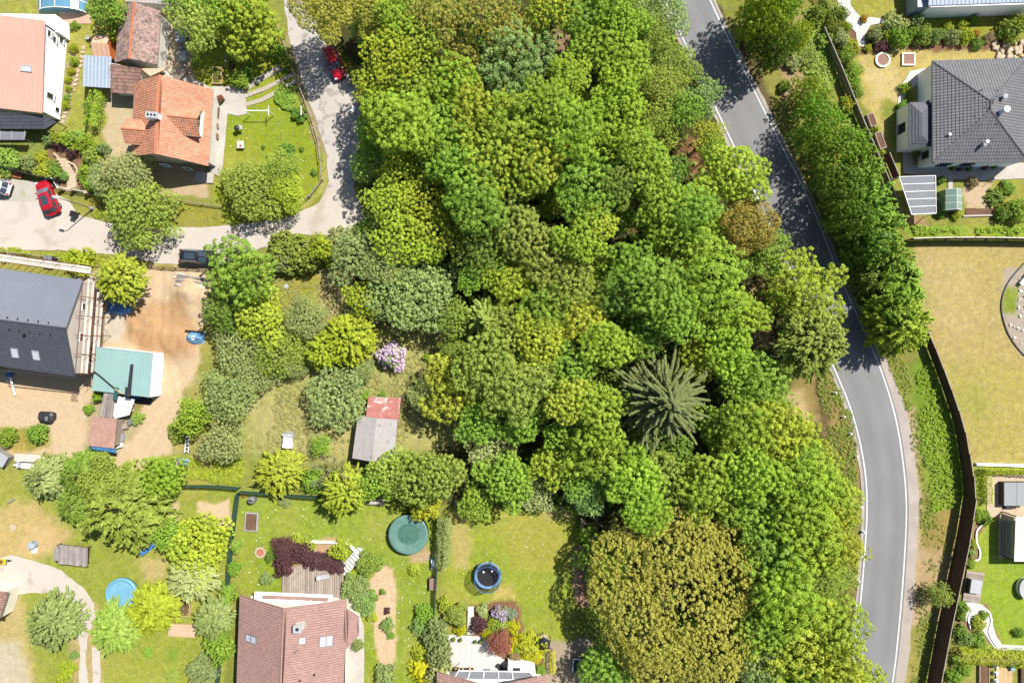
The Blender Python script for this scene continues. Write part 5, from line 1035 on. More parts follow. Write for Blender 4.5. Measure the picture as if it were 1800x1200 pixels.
# ---------------------------------------------------------------- house with the brown roof and deck (bottom)
hd = thing('brown_roof_house', 'house with pinkish brown tiled roof and plank deck at the bottom edge', 'house', G(530, 1130))
zeD, zrD = 3.2, 6.7
W0, W1 = V3(G(423, 1046, zeD)), V3(G(414, 1290, zeD)); Rn, Rs = V3(G(499, 1069, zrD)), V3(G(489, 1290, zrD)); E0, E1 = V3(G(609, 1053, zeD)), V3(G(603, 1290, zeD))
sW = [tuple(W1), tuple(W0), tuple(Rn), tuple(Rs)]; sE = [tuple(E0), tuple(E1), tuple(Rs), tuple(Rn)]
sW[3] = (sW[3][0], sW[3][1], on_plane(sW, sW[3][0], sW[3][1])[0]); sE = [sE[0], sE[1], sW[3], sE[3]]; sE[1] = (sE[1][0], sE[1][1], on_plane([sE[0], sE[2], sE[3]], sE[1][0], sE[1][1])[0])
roof_plane(hd, sW, X['brownroof'], w=.30, h=.36, style='wave'); roof_plane(hd, sE, X['brownroof'], w=.30, h=.36, style='wave')
zb, nb_ = on_plane(sE, *G2(629, 1083, 2.7)); b0 = G(608.5, 1070, zeD-.005); b1 = G(606.5, 1143, zeD-.005)
z1, _ = on_plane([sE[0], sE[2], sE[3]], *G2(629, 1083, 2.6)); z2, _ = on_plane([sE[0], sE[2], sE[3]], *G2(629, 1116, 2.6))
roof_plane(hd, [(b0[0]+.02, b0[1], b0[2]-.02), (*G2(630, 1084, 2.6), z1-.02), (*G2(630, 1116, 2.6), z2-.02), (b1[0]+.02, b1[1], b1[2]-.02)], X['brownroof'], w=.30, h=.36, style='wave', rseed=9)
ridge_caps(hd, tuple(Rn), sW[3], X['brownroof'], .13, .42); gutter(hd, tuple(W0-Vector((.08, 0, .06))), tuple(W1-Vector((.08, 0, .06)))); gutter(hd, G(631.5, 1084, 2.4), G(631.5, 1117, 2.4), .07, X['lightgrey'])
wn_, we_ = W0+Vector((.4, -.9, 0)), E0+Vector((-.4, -.9, 0)); rn_ = Rn+Vector((0, -.9, -.18)); P5 = [(wn_.x, wn_.y, 0), (we_.x, we_.y, 0), (we_.x, we_.y, zeD-.05), tuple(rn_), (wn_.x, wn_.y, zeD-.05)]; bk = Vector((W1.x-W0.x, W1.y-W0.y, 0))
MB().add(P5+[(p[0]+bk.x, p[1]+bk.y, p[2]) for p in P5], [tuple(range(5)), tuple(range(9, 4, -1))]+[(i, 5+i, 5+(i+1) % 5, (i+1) % 5) for i in range(5)]).build('wall', X['cream'], hd)
MB().prism(GL([(607, 1082), (627, 1086), (627, 1115), (607, 1118)], 2.5), 0, 2.3).build('bay', X['cream'], hd)
# recessed balcony at the gable: floor, parapet with brown cap and glass
bal = MB().prism(GL([(448, 1040), (585, 1046), (583, 1068), (446, 1064)], 2.6), 2.35, 2.6).build('balcony', X['white'], hd)
MB().slab([G(462, 1046, 3.4), G(578, 1051, 3.4), G(577, 1056, 3.4), G(461, 1051, 3.4)], .08).build('parapet_cap', X['brownroof'], bal)
MB().slab([G(462.5, 1047, 3.3), G(577, 1052, 3.3), G(576.5, 1054, 3.3), G(462, 1049, 3.3)], .75).build('parapet', X['white'], bal)
for px in (462, 490, 518, 548, 576): MB().tube((*G2(px, 1049+(px-462)*.045, 3.2), 2.5), (*G2(px, 1049+(px-462)*.045, 3.2), 3.5), .04).build('rail_post', X['whitepaint'], bal)
skylight(hd, sW, 442, 1122, .95, 1.95, 4.4, X['grey'], X['pane'], 2); skylight(hd, sE, 573, 1126, 1.35, 1.75, 4.4, X['grey'], X['pane'], 2)
cx, cy, _ = G(525, 1102, 6.6); chd = MB().box((cx, cy, 6.3), (.85, .75, 1.6)).build('chimney', X['greywall'], hd); MB().box((cx, cy, 7.14), (.98, .88, .09)).build('chimney_cap', X['lightgrey'], chd); MB().box((cx, cy, 7.2), (.35, .35, .06)).build('flue', X['black'], chd)
skylight(hd, sE, 531, 1125, .6, .6, 5.6, X['whitepaint'], X['lightgrey'], name='roof_hatch')
x, y, _ = G(524, 1142, 6); z, _n = on_plane(sE, x, y); MB().tube((x, y, z-.1), (x-.1, y+.1, z+1.5), .03).build('antenna', X['grey'], hd)
for px, py in ((549, 1191), (527, 1196)): x, y, _ = G(px, py, 5.8); z, _n = on_plane(sE, x, y); MB().lathe([(.09, -.05), (.09, .25), (.14, .26), (0, .34)], (x, y, z), 8).build('vent_pipe', X['black'], hd)
sheet('paving', GL([(605, 1050), (622, 1058), (640, 1100), (640, 1320), (600, 1320), (600, 1140)]), .0, X['concrete'], .05)
# deck with planks
dc = thing('wooden_deck', 'weathered plank deck in front of the brown-roofed house gable', 'deck', G(550, 1022))
for k in range(27):
    t = k/27; xa = 496+t*108; b_ = MB(); b_.cur = random.random(); top = 1000-8*min(1, t*3.2) if t < .33 else 991+3*t; bot = 1042+8*t
    a0_, a1_ = G2(xa+.3, top, .4), G2(xa+3.7, top+.05, .4); c0, c1 = G2(xa+.1, bot, .4), G2(xa+3.5, bot+.3, .4); b_.prism([a0_, a1_, c1, c0], .32, .36); b_.build('plank', X['wood'], dc)
MB().prism(GL([(497, 1000), (530, 993), (602, 995), (601, 1048), (498, 1041)], .3), .0, .315).build('frame', X['brownwood'], dc)
lc = thing('deck_lounger', 'pale lounge chair with shadow on the plank deck', 'lounger', (*G2(568, 1013, .5), .36), math.radians(8))
MB().box((.25, 0, .30), (1.15, .55, .06)).build('seat', X['lightgrey'], lc, local=True); MB().box((-.52, 0, .50), (.55, .55, .06), 0, Matrix.Rotation(math.radians(48), 3, 'Y')).build('backrest', X['lightgrey'], lc, local=True)
for i, j in ((.7, .22), (.7, -.22), (-.25, .22), (-.25, -.22)): MB().tube((i, j, 0), (i, j, .29), .025).build('leg', X['dark'], lc, local=True)
wl_ = thing('garden_edging', 'white kerb curving behind the purple shrubs above the deck', 'edging', G(560, 955))
MB().ribbon(GL([(514, 949), (560, 951), (600, 953), (612, 955)]), .22, -.05, .35).build('kerb', X['white'], wl_); MB().ribbon(GL([(613, 955), (622, 964), (630, 970)]), .25, -.05, .35).build('kerb', X['white'], wl_)
st = thing('garden_steps', 'flight of pale stone steps rising from the deck to the lawn', 'steps', G(620, 985))
for k in range(9):
    t = k/8; px, py = 603+34*t, 1004-38*t; x, y = G2(px, py); MB().box((x, y, .06+.045*k), (.95, .34, .10), math.radians(42+90)).build('step', X['greywall'] if k % 2 else X['patio'], st)
for dx in (-7, 7): MB().tube(G(603+dx, 1004+dx*.6, .25), G(637+dx, 966+dx*.6, .6), .05).build('kerb', X['whitepaint'], st)

# ---------------------------------------------------------------- white terrace house at the bottom centre
he = thing('glass_canopy_house', 'brown-roofed house with white glazed terrace canopy at bottom centre', 'house', G(860, 1230))
for pts in ([G(768, 1290, 3.0), G(770, 1178, 3.0), G(790, 1182, 3.6), G(862, 1200, 5.2), G(862, 1290, 5.2)],):
    a, b, c = G(768, 1290, 3.0), G(769, 1180, 3.0), G(862, 1206, 5.4); d = (c[0], a[1], 5.4)
    roof_plane(he, [a, b, c, d], X['brownroof'], w=.3, h=.36, style='wave')
    e, f = G(958, 1186, 3.0), G(958, 1290, 3.0); roof_plane(he, [e, (e[0], a[1], 3.0), d, c], X['brownroof'], w=.3, h=.36, style='wave', rseed=8)
MB().prism(GL([(776, 1196), (952, 1200), (952, 1330), (776, 1330)], 2.9), 0, 2.8).build('wall', X['white'], he)
can = MB().slab([G(797, 1192, 2.7), G(945, 1194, 2.7), G(930, 1181, 2.55), G(806, 1179, 2.55)], .05).build('canopy', X['greyglass'], he)
for a, b in (((797, 1193), (806, 1178)), ((945, 1194), (930, 1180)), ((806, 1178), (930, 1180)), ((797, 1193), (945, 1195)), ((826, 1179), (822, 1194)), ((851, 1179), (849, 1194)), ((876, 1180), (876, 1194)), ((900, 1180), (902, 1195))):
    MB().tube(G(*a, 2.66), G(*b, 2.76), .07).build('canopy_bar', X['whitepaint'], can)
for px in (806, 930): MB().tube((*G2(px, 1180, 2.5), 0), (*G2(px, 1180, 2.5), 2.5), .06).build('canopy_post', X['whitepaint'], can)
bxe = MB().prism(GL([(893, 1170), (940, 1172), (942, 1192), (893, 1190)], 2.4), 0, 2.4).build('porch_block', X['white'], he); MB().box(G(908, 1177, 2.42), (.9, .55, .1)).build('roof_hatch', X['dark'], bxe)
ter = MB().prism(GL([(779, 1121), (790, 1115), (850, 1118), (872, 1150), (900, 1168), (896, 1185), (785, 1185), (782, 1150)]), -.06, .02); tro = ter.build('terrace', X['patio']); tro['kind'] = 'structure'
for i in range(9):
    for j in range(5):
        px, py = 787+i*10.5, 1121+j*11.2
        if px > 858+(j-1)*9: continue
        b_ = MB(); b_.cur = random.random(); b_.box((*G2(px+5, py+5), .03), (.74, .79, .03)); b_.build('slab', X['patio'], tro)
for i, (px, py, s_) in enumerate(((798, 1121, .24), (810, 1122, .22), (836, 1125, .2), (845, 1125, .22))):
    pt = thing('flower_pot', ['round green-planted pot at the left of the white terrace edge', 'dark square-looking pot second along the white terrace edge', 'small dark pot third along the white terrace edge', 'small dark pot nearest the yellow shrub on the white terrace'][i], 'pot', (*G2(px, py), .045), 0, 'pots on the white terrace')
    MB().lathe([(s_*.7, 0), (s_, .38), (s_*.86, .38), (s_*.8, .32)], n=12).build('pot', X['dark'], pt, local=True); MB().lathe([(s_*.82, .33), (0, .34)], n=12).build('soil', X['soil'], pt, local=True)
    c = link('plant', PROTO['bush'][i % 4], pt); c.scale = (s_*.8, s_*.8, .3); c.location = (0, 0, .3); c.color = (*FOL['mid green'], 1)
pl_ = thing('stone_bowl', 'round pinkish stone bowl at the left side of the white terrace', 'planter', (*G2(788, 1138), .045)); MB().lathe([(.3, 0), (.52, .28), (.44, .28), (.38, .2)], n=18).build('bowl', X['stone'], pl_, local=True); MB().lathe([(.4, .2), (0, .22)], n=18).build('soil', X['soil'], pl_, local=True)
tbl = thing('terrace_table', 'round dark table half under the white glazed canopy', 'table', (*G2(858, 1179), .04)); MB().lathe([(0, .70), (.62, .70), (.62, .74), (0, .75)], n=22).build('table_top', X['dark'], tbl, local=True); MB().tube((0, 0, 0), (0, 0, .7), .05).build('pedestal', X['dark'], tbl, local=True); MB().lathe([(.3, 0), (.3, .03), (0, .05)], n=14).build('base', X['dark'], tbl, local=True)
ln = thing('terrace_lounger', 'folded dark frame lounger leaning by the white terrace corner', 'lounger', (*G2(882, 1172), .04), math.radians(-40)); MB().box((0, 0, .34), (1.5, .5, .05)).build('seat', X['dark'], ln, local=True); MB().box((.95, 0, .55), (.6, .5, .05), 0, Matrix.Rotation(math.radians(-45), 3, 'Y')).build('backrest', X['dark'], ln, local=True)
for i, j in ((-.6, .2), (-.6, -.2), (.6, .2), (.6, -.2)): MB().tube((i, j, 0), (i, j, .33), .025).build('leg', X['dark'], ln, local=True)
stp = thing('stone_steps', 'grey stone steps between the clipped bush and the purple shrub', 'steps', G(828, 1090))
for k in range(9): MB().box((*G2(828-.5*k*.3, 1066+5.6*k), .35-.035*k), (.75, .36, .10)).build('step', X['greywall'], stp)
shl_ = thing('kindling_shelf', 'low rack of split logs along the white terrace front', 'log rack', G(808, 1175))
for k in range(11): b_ = MB(); b_.cur = random.random(); b_.box((*G2(789+k*4.2, 1175+random.uniform(-1, 1)), .22), (.22, .5, .36), random.uniform(-.15, .15)); b_.build('log', X['brownwood'] if k % 3 else X['tanwood'], shl_)

# ---------------------------------------------------------------- dark hip-roofed house on the right
hf = thing('hip_roof_house', 'white bungalow with dark grey tiled hip roof, chimneys and antenna', 'house', G(1700, 210))
zF, zt = 3.4, 5.7
c_nw, c_sw, c_se, c_ne = G(1639, 108, zF), G(1640, 286, zF), G(1808, 284, zF), G(1806, 103, zF); t_n, t_s = G(1741.5, 178, zt), G(1741.5, 194, zt)
for i, pl in enumerate(([c_sw, c_nw, t_n, t_s], [c_nw, c_ne, t_n], [c_ne, c_se, t_s, t_n], [c_se, c_sw, t_s])): roof_plane(hf, pl, X['slate'], w=.36, h=.40, style='wave', rseed=20+i)
for a, b in ((c_nw, t_n), (c_sw, t_s), (c_ne, t_n), (c_se, t_s), (t_n, t_s)): ridge_caps(hf, (a[0], a[1], a[2]+.03), (b[0], b[1], b[2]+.03), X['slate'], .13, .4, 'hip_cap' if a is not t_n else 'ridge_cap')
cc_ = [c_nw, c_ne, c_se, c_sw]; cen = Vector((sum(p[0] for p in cc_)/4, sum(p[1] for p in cc_)/4)); fp = [tuple(cen+(Vector(p[:2])-cen)*.965) for p in cc_]
MB().prism(fp, 0, zF-.16).build('wall', X['white'], hf)
for a, b in ((c_nw, c_sw), (c_sw, c_se), (c_nw, c_ne)): gutter(hf, (a[0], a[1], a[2]-.08), (b[0], b[1], b[2]-.08), .07, X['dark'])
wx_ = fp[0][0]; window(hf, (wx_-.004, (fp[0][1]*.62+fp[3][1]*.38), 1.7), math.pi, .7, 1.5, X['dark']); window(hf, (wx_-.004, (fp[0][1]*.10+fp[3][1]*.90), 1.7), math.pi, .9, 1.2, X['dark'])
for f_ in (.2, .45): window(hf, (fp[3][0]*(1-f_)+fp[2][0]*f_, fp[3][1]-.004, 1.7), -math.pi/2, 1.4, 1.3, X['dark'])
def stack(px, py, z, r, hgt, m, label='chimney'): x, y, _ = G(px, py, z+hgt*.6); return MB().lathe([(r, z-.5), (r, z+hgt), (r*1.35, z+hgt), (r*1.35, z+hgt+.08), (0, z+hgt+.18)], (x, y, 0), 14).build(label, m, hf, smooth=False)
stack(1765, 194, 5.2, .28, 1.1, X['whitepaint'], 'flue'); stack(1764, 171, 5.0, .22, .7, X['lightgrey'], 'vent'); stack(1733, 250, 4.4, .16, .6, X['whitepaint'], 'vent'); stack(1729, 255, 4.35, .16, .5, X['lightgrey'], 'vent'); stack(1668, 237, 3.9, .13, .4, X['whitepaint'], 'vent')
x, y, _ = G(1760, 166, 6.4); an = MB().tube((x, y, 5.0), (x, y, 7.0), .03).build('antenna', X['lightgrey'], hf)
for k in range(5): MB().tube((x-.4+.02*k, y-.3+.15*k, 6.9), (x+.4-.02*k, y-.3+.15*k, 6.9), .015, n=4).build('antenna_rod', X['lightgrey'], an)
for k in range(9):
    t = k/8; px, py = 1700+40*math.cos(t*2.6+1.8), 190+60*math.sin(t*2.6+1.8)
    pass
for px, py in ((1722, 160), (1713, 173), (1727, 182), (1726, 192), (1713, 205), (1722, 220), (1750, 160), (1739, 168), (1750, 218), (1723, 160)):
    x, y, z = G(px, py, 5); zz = max(on_plane(pl, x, y)[0] if True else 0 for pl in ([c_sw, c_nw, t_n],)) if px < 1735 else 5.2
    zz = min(zz, 5.5); MB().box((x, y, zz+.1), (.1, .1, .2)).build('snow_guard', X['black'], hf)
an_ = thing('hip_roof_annex', 'small dark hip-roofed annex with white wall beside the bungalow', 'annex', G(1612, 218))
a = [G(1598, 181, 2.7), G(1633, 181, 2.7), G(1638, 200, 2.7), G(1637, 240, 2.7), G(1633, 256, 2.7), G(1598, 257, 2.7)]; k1, k2 = G(1620, 200, 3.3), G(1620, 238, 3.3)
q4 = [G(1598, 181, 2.7), G(1637, 181, 2.7), G(1637, 257, 2.7), G(1598, 257, 2.7)]
for i, pl in enumerate(([q4[3], q4[0], k1, k2], [q4[0], q4[1], k1], [q4[1], q4[2], k2, k1], [q4[2], q4[3], k2])): roof_plane(an_, pl, X['anthracite'], w=.34, h=.36, style='flat', thick=.12, rseed=40+i)
MB().prism([q4[0][:2], q4[1][:2], q4[2][:2], q4[3][:2]], 0, 2.55).build('wall', X['white'], an_); window(an_, (q4[0][0]-.004, (q4[0][1]+q4[3][1])/2, 1.2), math.pi, 1.2, 1.4, X['dark'])
sheet('paving', GL([(1584, 190), (1600, 185), (1605, 290), (1830, 286), (1830, 312), (1720, 318), (1640, 312), (1588, 305)]), .004, X['concrete'], .04)
sheet('paving', GL([(1667, 315), (1675, 315), (1675, 335), (1667, 335)]), .008, X['concrete'], .03)
sheet('paving', GL([(1578, 180), (1585, 150), (1600, 125), (1640, 118), (1640, 130), (1612, 148), (1592, 165), (1586, 185), (1592, 200), (1582, 202)]), .006, X['patio'], .05)
# terrace roof with white bars
tr_ = thing('terrace_roof', 'lean-to terrace roof of grey panels and white bars below the bungalow', 'terrace roof', G(1618, 345))
pts = [G(1602, 377, 2.3), G(1645, 375, 2.3), G(1644, 309, 2.6), G(1580, 311, 2.6)]
rows = 5
for k in range(rows):
    t0, t1 = k/rows, (k+1)/rows; l0 = V3(pts[3]).lerp(V3(pts[0]), t0); l1 = V3(pts[3]).lerp(V3(pts[0]), t1); q0 = V3(pts[2]).lerp(V3(pts[1]), t0); q1 = V3(pts[2]).lerp(V3(pts[1]), t1)
    MB().slab([tuple(l1), tuple(q1), tuple(q0), tuple(l0)], .03).build('panel', X['greyglass'], tr_); MB().tube(tuple(l0+Vector((0, 0, .04))), tuple(q0+Vector((0, 0, .04))), .045).build('bar', X['whitepaint'], tr_)
for a, b in ((pts[0], pts[1]), (pts[1], pts[2]), (pts[3], pts[0])): MB().tube((a[0], a[1], a[2]+.04), (b[0], b[1], b[2]+.04), .055).build('edge_bar', X['whitepaint'], tr_)
for p in pts: MB().tube((p[0], p[1], 0), (p[0], p[1], p[2]-.03), .05).build('post', X['whitepaint'], tr_)
gh = thing('greenhouse', 'small greenhouse with pale green glazing beside the terrace roof', 'greenhouse', G(1674, 350))
a0, a1, b1, b0 = (V3(G(*p, 1.5)) for p in ((1662, 333), (1662, 369), (1691, 369), (1691, 333))); ra, rb = (a0+b0)/2, (a1+b1)/2; ra.z = rb.z = 2.1
for q in ([a1, a0, ra, rb], [b0, b1, rb, ra]): MB().slab([tuple(p) for p in q], .02).build('roof_glass', X['greenglass'], gh)
for u_, v_ in ((a0, a1), (b0, b1), (a0, b0), (a1, b1)): MB().loft([(u_.x, u_.y, 0), (v_.x, v_.y, 0), (v_.x+.02, v_.y+.02, 0), (u_.x+.02, u_.y+.02, 0)], [(u_.x, u_.y, 1.5), (v_.x, v_.y, 1.5), (v_.x+.02, v_.y+.02, 1.5), (u_.x+.02, u_.y+.02, 1.5)]).build('wall_glass', X['greenglass'], gh)
for t in (0, .33, .66, 1):
    l, r, m_ = a0.lerp(a1, t), b0.lerp(b1, t), ra.lerp(rb, t); MB().path([tuple(l), tuple(m_), tuple(r)], .025, 5).build('bar', X['whitepaint'], gh)
MB().tube(tuple(ra), tuple(rb), .03).build('ridge', X['whitepaint'], gh)
for p in (a0, a1, b0, b1): MB().tube((p.x, p.y, 0), tuple(p), .03).build('post', X['whitepaint'], gh)
# pale building at the top right edge
hg = thing('pale_blue_building', 'long pale building with stepped roof cut off by the top right edge', 'building', G(1720, -20))
MB().prism(GL([(1636, 12), (1830, 6), (1830, -150), (1632, -150)], 3.0), 0, 2.9).build('wall', X['white'], hg); roof_plane(hg, [G(1632, 10, 3.05), G(1850, 2, 3.05), G(1850, -150, 4.8), G(1632, -150, 4.8)], X['steelblue'], w=.5, style='seam', thick=.12)
MB().prism(GL([(1614, 12), (1634, 12), (1634, -60), (1612, -60)], 2.6), 0, 2.5).build('side_wing', X['steelblue'], hg); MB().tube(G(1638, 17, .1), G(1655, -2, 3.0), .06).build('downpipe', X['dark'], hg)
MB().box(G(1648, 20, .1), (1.0, .6, .2)).build('doorstep', X['lightgrey'], hg)
sheet('path', GL([(1462, -60), (1490, -60), (1496, 10), (1512, 30), (1555, 33), (1552, 40), (1530, 44), (1522, 60), (1520, 82), (1508, 82), (1505, 58), (1490, 40), (1474, 20)]), .004, mat('white_gravel', A(236, 232, 226), .95, .05, .6, .14, 12, bump=.02), .1)
# ================================================================ VEHICLES
def car(name, label, px, py, deg, L, W, H, paint, roof_glass=False, rails=True, screen='carglass', wagon=1.0):
    root = thing(name, label, 'car', (*G2(px, py), .012), math.radians(deg)); hw = W/2; hl = L/2
    prof = [(-hl, .80, .50), (-hl+.12, .93, .86), (-hl+.45, .98, .95), (-hl+1.2, 1.0, .97), (0, 1.0, .98), (hl-1.55, 1.0, .97), (hl-1.0, .99, .95), (hl-.45, .95, .86), (hl-.12, .86, .72), (hl, .68, .50)]
    b = MB(); n = 12; rings = []
    for x, wf, zt in prof:
        w_ = hw*wf; rings.append([(x, -w_*.90, .22), (x, -w_, .42), (x, -w_, zt*.72), (x, -w_*.965, zt-.07), (x, -w_*.86, zt), (x, -w_*.4, zt+.035), (x, w_*.4, zt+.035), (x, w_*.86, zt), (x, w_*.965, zt-.07), (x, w_, zt*.72), (x, w_, .42), (x, w_*.90, .22)])
    vs = [p for r in rings for p in r]; fs = []
    for i in range(len(rings)-1):
        for k in range(n): fs.append((i*n+k, (i+1)*n+k, (i+1)*n+(k+1) % n, i*n+(k+1) % n))
    fs += [tuple(range(n-1, -1, -1)), tuple((len(rings)-1)*n+k for k in range(n))]; b.add(vs, fs); b.build('body', paint, root, smooth=True, local=True)
    # cabin
    xb0, xb1 = -hl+.18, hl-1.15; xt0, xt1 = -hl+.18+.42*wagon, hl-1.95; zb = .93; zt = H; wb, wt = hw*.93, hw*.76
    B4 = [(xb0, -wb, zb), (xb1, -wb*.96, zb), (xb1+.1, 0, zb), (xb1, wb*.96, zb), (xb0, wb, zb), (xb0-.06, 0, zb)]; T4 = [(xt0, -wt, zt-.07), (xt1, -wt*.97, zt-.09), (xt1+.1, 0, zt-.06), (xt1, wt*.97, zt-.09), (xt0, wt, zt-.07), (xt0-.08, 0, zt-.05)]
    cb = MB(); cb.loft(B4, T4); cab = cb.build('cabin', paint, root, local=True)
    rf = MB(); R6 = [((p[0]-.1)*.98+.1, p[1]*.97, p[2]) for p in T4]; cz = (xt0+xt1)/2
    rf.add(R6+[(xt0+.25, -wt*.6, zt), (xt1-.2, -wt*.6, zt-.01), (xt1-.2, wt*.6, zt-.01), (xt0+.25, wt*.6, zt)], [(0, 1, 7, 6), (1, 2, 3, 8, 7), (3, 4, 9, 8), (4, 5, 0, 6, 9), (6, 7, 8, 9)]); ro = rf.build('roof', paint, root, local=True)
    def quad(name_, P_, m_, d=(0, 0, 0)):
        c = Vector((0, 0, 0))
        for p in P_: c += Vector(p)
        c /= len(P_); nn = (Vector(P_[1])-Vector(P_[0])).cross(Vector(P_[2])-Vector(P_[0])).normalized(); 
        if nn.z < 0: nn = -nn
        pp = [c+(Vector(p)-c)*.86+nn*.02 for p in P_]; qq = [p-nn*.025 for p in pp]; k = len(pp); bb_ = MB(); bb_.add([tuple(p) for p in pp+qq], [tuple(range(k)), tuple(range(2*k-1, k-1, -1))]+[(i, k+i, k+(i+1) % k, (i+1) % k) for i in range(k)]); return bb_.build(name_, m_, root, local=True)
    quad('windscreen', [B4[1], B4[2], T4[2], T4[1]], X[screen]); quad('windscreen', [B4[2], B4[3], T4[3], T4[2]], X[screen]); quad('rear_window', [B4[4], B4[5], T4[5], T4[4]], X['carglass']); quad('rear_window', [B4[5], B4[0], T4[0], T4[5]], X['carglass'])
    for s in (0, 1):
        a, c = (B4[0], B4[1]) if s == 0 else (B4[4], B4[3]); e, g = (T4[0], T4[1]) if s == 0 else (T4[4], T4[3]); lp = lambda p, q, t: tuple(p[i]+(q[i]-p[i])*t for i in range(3))
        for t0, t1 in ((.02, .34), (.36, .66), (.68, .97)): quad('side_window', [lp(a, c, t0), lp(a, c, t1), lp(e, g, t1), lp(e, g, t0)], X['carglass'])
    if roof_glass: MB().box(((xt0+xt1)/2+.1, 0, zt+.006), ((xt1-xt0)*.62, wt*1.15, .012)).build('sunroof', X['carglass'], root, local=True)
    if rails:
        for s in (-1, 1): MB().path([(xt0+.15, s*wt*.9, zt-.05), (xt0+.3, s*wt*.9, zt+.04), (xt1-.3, s*wt*.9, zt+.04), (xt1-.12, s*wt*.9, zt-.06)], .025, 5).build('roof_rail', X['lightgrey'], root, local=True)
    for sx in (-1, 1):
        for sy in (-1, 1):
            x = sx*L*.30; wh = MB(); wh.tube((x, sy*(hw-.22), .33), (x, sy*(hw+.005), .33), .33, .33, 18); wo = wh.build('tyre', X['rubber'], root, local=True); MB().tube((x, sy*(hw-.05), .33), (x, sy*(hw+.02), .33), .21, .19, 12).build('rim', X['grey'], wo, local=True)
    for s in (-1, 1):
        MB().box((hl-.16, s*hw*.66, .70), (.26, .34, .14), s*-.35).build('headlight', X['headlamp'], root, local=True); MB().box((-hl+.08, s*hw*.76, .80), (.12, .22, .22), s*.2).build('tail_light', X['taillamp'], root, local=True)
        MB().box((xb1-.28, s*(hw+.09), 1.0), (.12, .20, .13)).build('mirror', paint, root, local=True)
    MB().box((hl+.01, 0, .42), (.08, W*.62, .18)).build('front_bumper', X['black'], root, local=True); MB().box((-hl-.01, 0, .42), (.08, W*.7, .2)).build('rear_bumper', X['black'], root, local=True)
    return root
car('parked_car', 'red car with roof rails parked under trees on the shaded lane', 590, 113, -67, 4.4, 1.82, 1.62, X['redcar'])
car('parked_car', 'red car with dark roof window parked by the garden steps', 90, 349, 111, 4.5, 1.84, 1.58, X['redcar'], True, False, 'carglass_pale')
car('parked_car', 'white car cut off by the left edge beside the black fence', -6, 326, 163, 4.6, 1.85, 1.6, X['whitecar'], True, True)
car('parked_car', 'black car half hidden under the green tree at the lane side', 352, 453, -4, 4.7, 1.85, 1.7, X['blackcar'], True, True)

# ================================================================ FENCES, LAMPS, EDGE STONES
def board_fence(name, label, top_px, heights, m, bay=2.7, boards=7, cap=None, post=None):
    pts = [Vector(G(px, py, h)) for (px, py), h in zip(top_px, heights)]; seg = [0]
    for a, b in zip(pts[:-1], pts[1:]): seg.append(seg[-1]+(Vector((b.x-a.x, b.y-a.y))).length)
    T = seg[-1]; nb = max(1, round(T/bay)); root = thing(name, label, 'fence', (pts[0].x, pts[0].y, 0))
    def at(d):
        x = np.interp(d, seg, [p.x for p in pts]); y = np.interp(d, seg, [p.y for p in pts]); z = np.interp(d, seg, [p.z for p in pts]); return Vector((x, y, z))
    for k in range(nb+1):
        p = at(T*k/nb); MB().box((p.x, p.y, p.z/2), (.12, .12, p.z+.06)).build('post', post or m, root)
    for k in range(nb):
        a, b = at(T*k/nb), at(T*(k+1)/nb); d = Vector((b.x-a.x, b.y-a.y, 0)); l = d.length; ang = math.atan2(d.y, d.x); mid = (a+b)/2; z = min(a.z, b.z)
        pb = MB(); pb.box((mid.x, mid.y, z*.5), (l-.13, .02, z-.1), ang); pnl = pb.build('panel', m, root)
        for j in range(boards):
            h = (z-.08)/boards; b_ = MB(); b_.cur = random.random(); b_.box((mid.x, mid.y, .06+h*(j+.5)), (l-.13, .05, h*.88), ang); b_.build('board', m, pnl)
        MB().box((mid.x, mid.y, z+.02), (l-.10, .10, .04), ang).build('cap', cap or X['wood'], root)
    return root
board_fence('board_fence', 'long brown board fence curving along the bank beside the road', [(1596,508),(1612,540),(1637,592),(1668,670),(1695,745),(1712,830),(1717,880),(1706,950),(1689,1030),(1672,1110),(1655,1200),(1635,1300)], [1.6,1.6,1.7,1.8,2.0,2.3,2.5,2.6,2.6,2.6,2.6,2.6], X['brownwood'])
board_fence('board_fence', 'straight brown board fence across the top of the dry lawn', [(1606,419),(1660,417),(1740,417),(1860,419)], [1.8]*4, X['brownwood'], cap=X['greywall'])
board_fence('garden_wall', 'grey board wall edging the bungalow garden above the road bank', [(1450,48),(1478,112),(1512,196),(1545,272),(1572,335),(1592,388)], [1.4]*6, X['greywood'], boards=5, cap=X['greywood'])
board_fence('garden_wall', 'short brown fence between the planter boxes and the terrace roof', [(1564,268),(1582,311)], [1.5]*2, X['brownwood'], boards=5)
board_fence('board_fence', 'black board fence behind the white car at the left edge', [(-40,284),(0,293),(60,308),(96,316)], [1.3]*4, X['black'], boards=6, cap=X['dark'])
board_fence('board_fence', 'short brown fence stub at the corner of the trampoline lawn', [(1022,908),(1024,930)], [1.3]*2, X['brownwood'], boards=5)
def rail_fence(label, pts, h=1.0, bay=2.6, rails=(.45, .9), m=None, name='rail_fence', r=.045):
    P2 = GL(pts); T = sum(math.hypot(a[0]-b[0], a[1]-b[1]) for a, b in zip(P2[:-1], P2[1:])); n = max(1, round(T/bay)); Q = resample(P2, n+1); root = thing(name, label, 'fence', (*Q[0], 0)); m = m or X['wood']
    for q in Q: MB().tube((q[0], q[1], 0), (q[0], q[1], h+.08), r*1.4).build('post', m, root)
    for a, b in zip(Q[:-1], Q[1:]):
        for z in rails: MB().tube((a[0], a[1], z), (b[0], b[1], z), r, r, 5).build('rail', m, root)
    return root
rail_fence('weathered wooden rail fence along the garden side of the shaded lane', [(488,40),(505,90),(522,140),(545,195),(562,250),(568,318),(548,345),(516,368)], .95)
